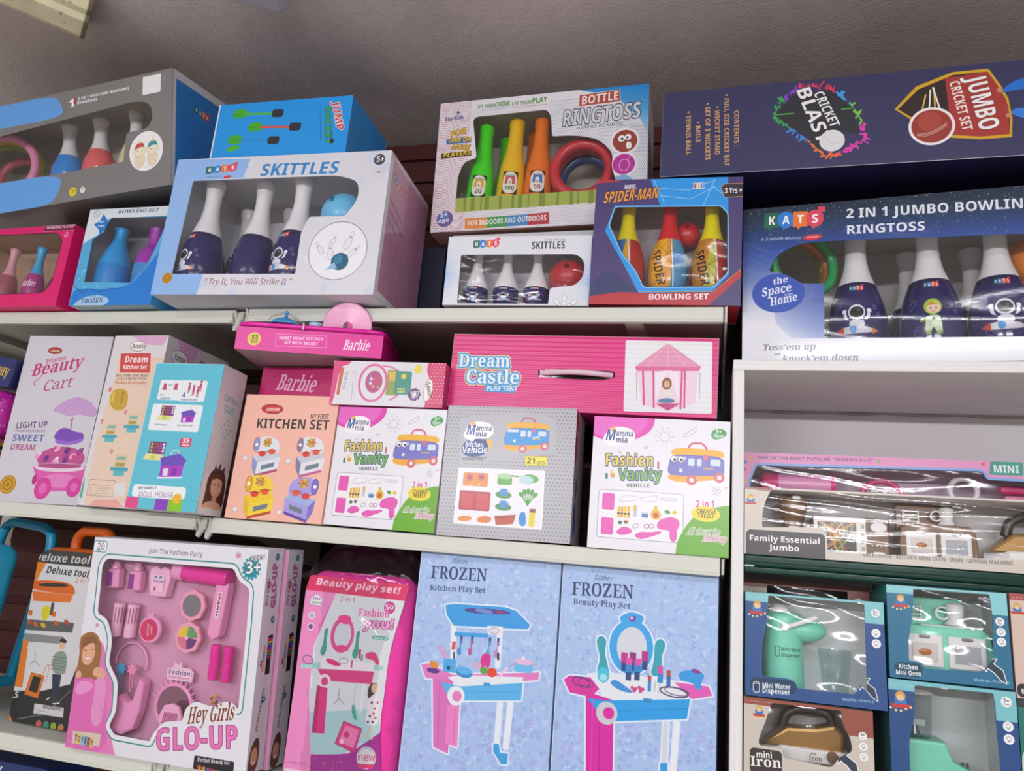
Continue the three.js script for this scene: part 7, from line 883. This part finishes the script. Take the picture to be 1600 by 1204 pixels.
// ---- pink mini carton at the back ----
{
  const win = [[23.7,22.1, 4], [360.4,17.4, 6], [364.2,29.9, 6], [492,31.8, 4], [483.5,129.5, 3], [15,163.7, 3], [13,49.9, 6]];
  const b = carton('toy_appliance_box', 'long pink mini toy set carton behind the family essential box', { p:[.7182,1.549,-.11],r:[0,0,0],w:.4635,h:.173,d:.1, window: [win], liner: '#d2bccc', side: '#d88ab4',
    front: card(print(.4635, .173, (g, w, h) => {
      RC(g, 0, 0, w, h, '#e292c0'); tracePath(g, win, 0, '#7aaae6', 9); tracePath(g, win, 0, '#31456e', 1.4);
      TX(g, 'ONE OF THE MOST POPULAR “QUEEN’S SUIT”', 24.6,11.2, 204.5,8.4, 5.4, '#6a3f62'); for (const [x, y, c] of [[13.8,10, '#e8a83a'], [4.5,16, '#3a6ac8'], [3.6,28.2, '#c83a9a'], [4.7,48, '#e0a83a'], [212.2,6.5, '#8ab04a'], [362,4.3, '#e0543a']]) { CI(g, x - 1.4, y, 2, c); CI(g, x + 1.4, y, 2, c); PO(g, [x - 3, y + 0.6, x + 3, y + 0.6, x, y + 4.4], c); }
      PO(g, [373.4,1.7, 415.4,1.7, 414.2,19.4, 371.1,19.9], '#2a9a84', '#2a9a84', 3); TX(g, 'MINI', 375,17.4, 411.2,16.9, 11.5, '#f0f4f2');
    })) });
  const it = (n, l, c, x, y, z, turn) => inside(b, n, l + ' in the pink mini carton', c, x, y, z, 'toys in the pink mini carton', turn);
  { const t = it('toy_hair_dryer', 'pink barrel-shaped toy', 'toy appliance', -.1362,.1288, -0.05); const e = lathe([[0, -0.055], [0.014, -0.055], [0.017, -0.05], [0.017, 0.05], [0.015, 0.054], [0, 0.054]], 28); e.rotateZ(-Math.PI / 2); mesh('barrel', e, plastic('#f0a0cc', 0.25), t); const c = lathe([[0.0175, 0], [0.0175, 0.022], [0.012, 0.03], [0, 0.03]], 28); c.rotateZ(Math.PI / 2); mesh('end_cap', c, plastic('#e0287c', 0.25), t, -0.035, 0, 0); mesh('rear_ring', at(cyl(0.0178, 0.0178, 0.008), 0.052, 0, 0, 0, 0, Math.PI / 2), plastic('#e0287c'), t); mesh('stand', box(0.06, 0.05, 0.02), plastic('#d8689c'), t, 0.01, -0.042, 0); }
  { const t = it('toy_kettle', 'pink arched-handle toy kettle', 'toy kettle', -.0073,.1145, -0.05); mesh('body', lathe([[0, -0.05], [0.03, -0.05], [0.034, -0.03], [0.03, -0.005], [0, 0]], 28), plastic('#d85a94'), t); mesh('handle', new THREE.TorusGeometry(0.032, 0.005, 10, 40, Math.PI), plastic('#d8407e'), t, 0, -0.006, 0); }
  { const t = it('toy_steamer', 'white looped toy steamer', 'toy appliance', .1146,.1306, -0.05); mesh('loop', new THREE.TorusGeometry(0.02, 0.0045, 12, 40), WHT, t); mesh('body', lathe([[0, -0.055], [0.028, -0.055], [0.03, -0.03], [0.018, -0.016], [0, -0.014]], 28), plastic('#eadfe6'), t); }
  { const t = it('toy_comb', 'hot pink toy at the right', 'toy appliance', .1901,.1346, -0.05); mesh('body', rbox(0.05, 0.014, 0.02, 0.005), plastic('#e0287c'), t); mesh('base', rbox(0.04, 0.05, 0.02, 0.004), plastic('#e88ab4'), t, 0, -0.034, 0); }
}
// ---- family essential jumbo carton ----
{
  const win = [[39,0, 2], [447.2,-21.3, 2], [438.3,80.6, 2], [117.2,90.9, 4], [116.1,62.3, 8], [109.9,55.1, 8], [25.3,60.6, 3], [25.9,35.2, 8], [32.5,14.4, 10]];
  const b = carton('toy_appliance_box', 'long beige family essential carton of brown toy appliances on the green shelf', { p:[.7182,1.5485,-.002],r:[0,0,0],w:.4635,h:.1015,d:.1, window: [win], liner: '#dedad8', side: '#cfc8bf',
    front: card(print(.4635, .1015, (g, w, h) => {
      RC(g, 0, 0, w, h, '#cfc7ba'); PO(g, [-4.6,-7.3, 41.8,-6.6, 38.9,5.9, -4.6,2.3], '#8a4030'); for (let i = 0; i < 9; i++) LI(g, [-1.7,1.5, 1.1,1.7].map((v, k) => v + (k % 2 ? i * 0.3 : i * 5.4)), '#e2d2c4', 0.7);
      emblem(g, 8.8,20.1, 9.3); g.beginPath(); g.roundRect(...[1.4,64.2], 113.2, 60, 8); fs(g, '#3f3a38', '#d8d4cc', 1);
      TX(g, 'Family Essential', 6.5,81.4, 107.3,80, 8.5, '#f2f0ee'); TX(g, 'Jumbo', 36,93.5, 78.4,92.7, 8.5, '#f2f0ee'); TX(g, '· MICROWAVE · KITCHEN MINI OVEN · IRON · SEWING MACHINE', 160.5,93.8, 356.4,91.1, 5.5, '#77716a');
    })) });
  const yb = 0.0055, G = 'toys in the family essential carton', L = ' in the family essential carton';
  { const t = inside(b, 'toy_blender', 'brown toy blender' + L, 'toy blender', -.1582,.041, -0.05, G); t.position.y = b.position.y + yb; mesh('base', lathe([[0, 0], [0.024, 0], [0.024, 0.01], [0.017, 0.035], [0.015, 0.05], [0.018, 0.056]], 28), BROWN, t); mesh('jar', lathe([[0.018, 0.056], [0.021, 0.07], [0.022, 0.084], [0.012, 0.09], [0, 0.09]], 28), BROWN, t); mesh('spout', rbox(0.012, 0.006, 0.014, 0.002), WHT, t, 0.004, 0.086, 0.016); mesh('switch_plate', extrude([[-0.007, 0.012], [0.007, 0.012], [0.004, 0], [0.007, -0.01], [-0.007, -0.01], [-0.004, 0]], 0.002, 0.0006), WHT, t, 0, 0.03, 0.022); }
  { const t = inside(b, 'toy_microwave', 'white and brown toy microwave' + L, 'toy microwave', -.0768,.0444, -0.055, G); t.position.y = b.position.y + yb; mesh('body', rbox(0.108, 0.062, 0.045, 0.004), BROWN, t, 0, 0.031, 0); const d = mesh('door', rbox(0.074, 0.060, 0.004, 0.003), WHT, t, -0.0165, 0.031, 0.0245); mesh('door_window', rbox(0.054, 0.042, 0.002, 0.001), new THREE.MeshPhysicalMaterial({ roughness: 0.15, map: print(0.054, 0.042, (g, w, h) => { RC(g, 0, 0, w, h, '#4a4038'); for (let i = 0; i < 12; i++) SM(g, [rnd() * w, 0, rnd() * w, h * 0.5, rnd() * w, h], 0, ['#c8842a', '#d8a83a', '#8ab02a', '#b86a2a'][i % 4], 2, true); }, { px: 6 }) }), d, -0.004, 0, 0.002); for (let i = 0; i < 4; i++) mesh('button', rbox(0.004, 0.006, 0.002, 0.0006), paint('#b9b4ac', 0.4), d, 0.032, -0.016 + i * 0.011, 0.002); mesh('panel_plate', at(cyl(0.009, 0.009, 0.002, 32), 0, 0, 0, Math.PI / 2), WHT, t, 0.038, 0.048, 0.023).scale.set(1.25, 0.8, 1); for (let i = 0; i < 4; i++) mesh('dot', at(cyl(0.0012, 0.0012, 0.002, 12), 0, 0, 0, Math.PI / 2), WHT, t, 0.029 + i * 0.006, 0.021, 0.023); mesh('open_button', rbox(0.016, 0.006, 0.002, 0.001), WHT, t, 0.038, 0.009, 0.0235); }
  const o = toyOven(b, 'brown toy oven with two white doors' + L, G, .0411,.0206, -0.052, 0.81, BROWN); o.position.y = b.position.y + yb;
  const r = toyIron(b, 'brown and white toy iron' + L, G, .1655,.0272, -0.05, 0.8); r.position.y = b.position.y + yb;
}
// ---- cartons on the lower cabinet shelf ----
const panelArt = (c) => (g, w, h) => {   // c: body colour, strip colour, left band right edge points, etc.
  RC(g, 0, 0, w, h, c.body); RC(g, 0, 0, w, c.strip, c.top); for (let x = 3; x < w; x += 5) LI(g, [x, c.strip * 0.5, x + 2.6, c.strip * 0.5], c.stitch, 0.6);
  if (c.rightTop) RC(g, c.rightTop[0], 0, w, c.rightTop[1], c.top); emblem(g, ...c.emblem); c.badges.forEach(([x, y, r, t]) => badge(g, x, y, r, t)); c.more(g, w, h);
};
{
  const win = [[32.3,1.7, 2], [162.6,1, 2], [161.9,123.3, 3], [153.2,111.6, 14], [147,127, 4], [70.4,127.5, 3], [69,119.7, 8], [60.8,116.2, 8], [23.2,116.1, 4], [23.4,76, 10], [31,32.3, 10]];
  const b = carton('toy_appliance_box', 'navy mini water dispenser carton with a mint green toy in the window', { p:[.5825,1.3495,0],r:[0,0,.0043],w:.1877,h:.1441,d:.085, window: [win], liner: '#dcdede', side: '#22477e', left: '#3a9a94', top: '#6fb9bf',
    front: card(print(.1877, .1441, panelArt({ body: '#24518c', top: '#82c6cc', strip: 13, stitch: '#bfe0e4', rightTop: [162.8,9.9].slice(0, 1).concat(30), emblem: [16.6,22.7, 11], badges: [[176.7,15.3, 5.7, '5+'], [176.4,42.7, 6], [176.4,56.7, 6]], more: (g, w, h) => {
      RR(g, 6.3,118.7, 69.6,136.3, 8, '#153a5e'); RR(g, 11.1,124.7, 19.5,138.9, 3, 0, '#eef2f4', 1); LI(g, [11.1,127.4, 19.5,126.4], '#eef2f4', 1); TX(g, 'Mini Water', 23.2,131.7, 61.7,130.5, 6.8, '#f0f4f6'); TX(g, 'Dispenser', 23.1,138.5, 61.1,137.3, 6.8, '#f0f4f6'); TX(g, 'Model No.: PH-9415 G', 130.1,136.9, 170.7,135.7, 3.4, '#c8d6e6', 's'); arrow(g, 163.6,117.5, 1.05); } }))) });
  const t = inside(b, 'toy_water_dispenser', 'mint green toy water dispenser in the navy carton', 'toy dispenser', -.0375,.0144, -0.043, 'toys in the navy cartons'); t.position.y = b.position.y + 0.006;
  mesh('body', lathe([[0, 0], [0.028, 0], [0.029, 0.003], [0.0275, 0.07], [0.026, 0.09], [0.027, 0.104], [0.024, 0.112], [0, 0.113]], 36), MINT, t); mesh('neck', lathe([[0.016, 0], [0.015, 0.006], [0.009, 0.011], [0, 0.012]], 28), WHT, t, -0.006, 0.112, 0);
  const head = mesh('spout_head', new THREE.SphereGeometry(0.024, 32, 20), MINT, t, 0.028, 0.089, 0.004); head.scale.set(1.35, 0.72, 0.95); mesh('lever', tube([[0.0, 0.092, 0.029], [0.012, 0.096, 0.03], [0.044, 0.109, 0.028]], 0.0036, 20), WHT, t); mesh('lever_knob', new THREE.SphereGeometry(0.006, 16, 12), WHT, t, 0.0, 0.092, 0.028);
  mesh('label', new THREE.CylinderGeometry(0.0288, 0.0292, 0.02, 24, 1, true, -0.55, 1.5), new THREE.MeshPhysicalMaterial({ roughness: 0.3, side: THREE.DoubleSide, map: print(0.044, 0.02, (g, w, h) => { RC(g, 0, 0, w, h, '#7fdcc0'); RR(g, 2, 3, 8, 17, 2, 0, '#1f4a44', 0.8); TX(g, 'Mini Water', 10, 9, 42, 9, 5.5, '#1f4a44'); TX(g, 'Dispenser', 10, 17, 40, 17, 5.5, '#1f4a44'); }, { px: 6 }) }), t, 0, 0.057, 0);
  const c = inside(b, 'toy_tumbler', 'clear toy tumbler beside the mint dispenser', 'toy cup', .0336,.017, -0.043, 'toys in the navy cartons'); c.position.y = t.position.y; mesh('tumbler', lathe([[0, 0.001], [0.016, 0.001], [0.0175, 0.004], [0.024, 0.066], [0.0225, 0.066], [0.0162, 0.005], [0, 0.004]], 36), CLEAR, c);
}
{
  const win = [[34.8,-.1, 2], [129.9,-.1, 2], [132.1,29.1, 8], [129.5,86.8, 10], [116.2,105.9, 8], [43,108.8, 4], [41.5,100.9, 8], [24.7,100.7, 3], [25.5,74.7, 8], [33.3,32.7, 10]];
  const b = carton('toy_appliance_box', 'teal kitchen mini oven carton with a mint green toy oven in the window', { p:[.756,1.3955,0],r:[0,0,.0042],w:.1507,h:.1245,d:.1, window: [win], liner: '#d2d4d4', side: '#1c6a80', left: '#2f8f88', top: '#6fb9bf',
    front: card(print(.1507, .1245, panelArt({ body: '#1c6f92', top: '#86cdd2', strip: 11, stitch: '#c4e4e8', rightTop: [129.3,9].slice(0, 1).concat(30), emblem: [17.8,22.3, 10.1], badges: [[140.2,38.4, 5.6, '3+'], [140.7,52, 5.8], [140.4,64.9, 5.8]], more: (g, w, h) => {
      RR(g, 6.4,103.3, 41,121.5, 8, '#123f56'); TX(g, 'Kitchen', 11.2,112.2, 35.7,111.6, 6.1, '#f0f4f6'); TX(g, 'Mini Oven', 7.4,120.1, 39.6,119.7, 6.1, '#f0f4f6'); TX(g, 'Model No.: PH-9412 G', 103.9,118.6, 146.4,117.8, 3.3, '#c8dce6', 's'); arrow(g, 130.3,102, 1.1); } }))) });
  const o = toyOven(b, 'mint green toy oven with two white doors in the teal carton', 'toys in the navy cartons', .0038,.0181, -0.052, 0.95, MINT); o.position.y = b.position.y + 0.006;
}
{
  const win = [[37.6,4.1, 3], [129.7,3, 3], [131,21, 10], [141.6,39.3, 8], [142.6,55.1, 6], [126.3,63.4, 6], [116.2,78.2, 6], [52.7,73.5, 3], [51.5,62.5, 6], [19.4,62.2, 6], [21.2,50.2, 6], [29.7,28.8, 10]];
  const b = carton('toy_appliance_box', 'beige mini iron carton under the navy dispenser box', { p:[.572,1.1725,0],r:[0,0,0],w:.17,h:.174,d:.1, window: [win], liner: '#c2bcb6', side: '#c2b9ad',
    front: card(print(.17, .174, panelArt({ body: '#cdc5b8', top: '#97503e', strip: 9, stitch: '#d8c2b0', rightTop: [130.2,3.7].slice(0, 1).concat(34), emblem: [20.6,17.9, 8.8], badges: [[156.4,32.5, 5.3, '3+'], [157,45.9, 5.3], [157.1,58.9, 5.3]], more: (g, w, h) => {
      RR(g, 8.3,66.2, 51.3,99.5, 6, '#3a3230'); TX(g, 'mini', 16.8,78.4, 38.7,77.1, 8.3, '#f2f0ee'); TX(g, 'Iron', 9.1,90.1, 50.8,87.8, 12.6, '#f2f0ee', 'R'); TX(g, 'Model No.: PH-9406', 105.9,103.8, 154.4,100.3, 2.9, '#7a746c', 's'); arrow(g, 137.2,69.2, 1.25); } }))) });
  const r = toyIron(b, 'brown and white toy iron lettered in the beige mini iron carton', undefined, .0008,.0989, -0.05, 0.77); r.position.y = b.position.y + 0.086;
  mesh('lettering', box(0.022, 0.013, 0.0008), new THREE.MeshPhysicalMaterial({ roughness: 0.3, map: print(0.022, 0.013, (g, w, h) => { RC(g, 0, 0, w, h, '#eceae8'); TX(g, 'mini', 3, 5, 12, 5, 4, '#4a3a30'); TX(g, 'Iron', 2, 12, 20, 12, 6.4, '#4a3a30', 'R'); }, { px: 8 }) }), r, 0.012, 0.017, 0.0278);
  const st = inside(b, 'inner_stand', 'grey card step under the toy iron', 'card step', 0, 0.005, -0.05); mesh('step', box(0.15, 0.079, 0.07), paint('#a8a29a', 0.7), st, 0, 0.0395, 0);
}
{
  const win = [[33.1,5.3, 3], [129,4.4, 3], [129.5,42.2, 10], [131.2,99.8, 6], [126.8,133.2, 4], [22.2,148.7, 4], [23.4,75, 10], [30.7,49.9, 10]];
  const b = carton('toy_appliance_box', 'navy mini juicer blender carton under the teal oven box', { p:[.7555,1.1725,0],r:[0,0,0],w:.155,h:.2205,d:.12, window: [win], liner: '#dcdede', side: '#1d4a80', left: '#2a5f5c', top: '#6fb9bf',
    front: card(print(.155, .2205, panelArt({ body: '#204c86', top: '#7cc3ca', strip: 14, stitch: '#bfe0e4', rightTop: [129.9,18.3].slice(0, 1).concat(38), emblem: [14.7,27.3, 12.6], badges: [[143.3,13.8, 6.5, '5+'], [143.4,44.2, 6.3], [143.3,59.8, 6.3]], more: (g) => { RR(g, -3.6,152.5, 41.8,171.1, 6, '#123a5e'); TX(g, 'Mini Blender', -.6,166.1, 37.7,161.4, 6, '#f0f4f6'); } }))) });
  const t = inside(b, 'toy_blender', 'mint green toy juicer blender with a clear jar in the navy carton', 'toy blender', -0.034, 0.006, -0.06, 'toys in the navy cartons'); t.position.y = b.position.y + 0.0145; { const st = inside(b, 'inner_stand', 'grey card step under the toy juicer blender', 'card step', 0, 0.005, -0.06); mesh('step', box(0.14, 0.009, 0.09), paint('#d2d4d4', 0.7), st, 0, 0.0045, 0); }
  mesh('body', extrude([[-0.03, 0], [0.09, 0], [0.09, 0.066], [0.074, 0.078], [0.034, 0.096], [0.026, 0.118], [-0.026, 0.118], [-0.03, 0.09]], 0.05, 0.004), MINT, t, 0.004, 0.005, 0); mesh('jar', lathe([[0.0, 0.127], [0.02, 0.127], [0.0225, 0.133], [0.025, 0.185], [0.0235, 0.185], [0.021, 0.134], [0, 0.13]], 36), CLEAR, t); mesh('lid', lathe([[0, 0.198], [0.006, 0.198], [0.007, 0.193], [0.02, 0.1905], [0.027, 0.187], [0.027, 0.1855], [0, 0.1855]], 36), WHT, t); mesh('blade', box(0.028, 0.008, 0.006), WHT, t, 0, 0.146, 0); mesh('blade_hub', cyl(0.005, 0.007, 0.012), chrome, t, 0, 0.137, 0); mesh('dial', cyl(0.005, 0.005, 0.008), chrome, t, 0.062, 0.096, 0.0);
  mesh('lettering', box(0.066, 0.02, 0.0008), new THREE.MeshPhysicalMaterial({ roughness: 0.3, map: print(0.066, 0.02, (g, w, h) => { RC(g, 0, 0, w, h, '#7fdcc0'); TX(g, 'Mini', 5, 8, 20, 8, 6, '#1f4a44'); TX(g, 'Juicer', 1, 17, 22, 17, 6, '#1f4a44'); TX(g, 'Blender', 26, 17, 64, 17, 9, '#1f4a44'); }, { px: 6 }) }), t, 0.022, 0.078, 0.0298);
}
// ---- brown carton behind the dispenser, and two cartons cut by the right edge ----
carton('toy_appliance_box', 'brown-topped beige carton standing behind the navy dispenser box', { p: [0.582, 1.3475, -0.105], r: [0, 0, 0], w: 0.189, h: 0.166, d: 0.09, side: '#bdb3a6', window: [[[38, 8, 2], [158, 8, 2], [158, 150, 2], [38, 150, 2]]], liner: '#b8b4b0',
  front: card(print(0.189, 0.166, (g, w, h) => { RC(g, 0, 0, w, h, '#cbbfb0'); RC(g, 0, 0, w, 12, '#8c4230'); RC(g, 158, 0, w, 40, '#8c4230'); emblem(g, 18, 28, 10); badge(g, 173, 24, 7, '5+'); })) });
carton('toy_appliance_box', 'beige carton with a dark red strip at the right edge, upper one', { p:[.9027,1.3855,-.004],r:[0,0,0],w:.1345,h:.136,d:.1, side: '#b9aea2', left: '#c9a59a', front: card(print(.1345, .136, (g, w, h) => { RC(g, 0, 0, w, h, '#d8bfb0'); RC(g, 0, 0, w, 9, '#a84a48'); for (let x = 3; x < w; x += 5) LI(g, [x, 6, x + 2.6, 6], '#e8c8c0', 0.6); emblem(g, 8.5,21.2, 8.7); RR(g, 1.2,117.3, 30.5,134.3, 6, '#2e2624'); TX(g, 'Mini Sewing', 5.9,129.8, 35.4,128.3, 6.3, '#f0eeec'); })) });
carton('toy_appliance_box', 'teal-green carton at the right edge, lower one', { p:[.9027,1.1725,-.004],r:[0,0,0],w:.1345,h:.212,d:.1, side: '#1a6a60', left: '#17564e', front: card(print(.1345, .212, (g, w, h) => { RC(g, 0, 0, w, h, '#1f7468'); RC(g, 0, 0, w, 10, '#2a3a38'); SM(g, [0, 60, 14, 70, 10, 110, 0, 120], '#d6ded8'); })) });
renderer.render(scene, camera);
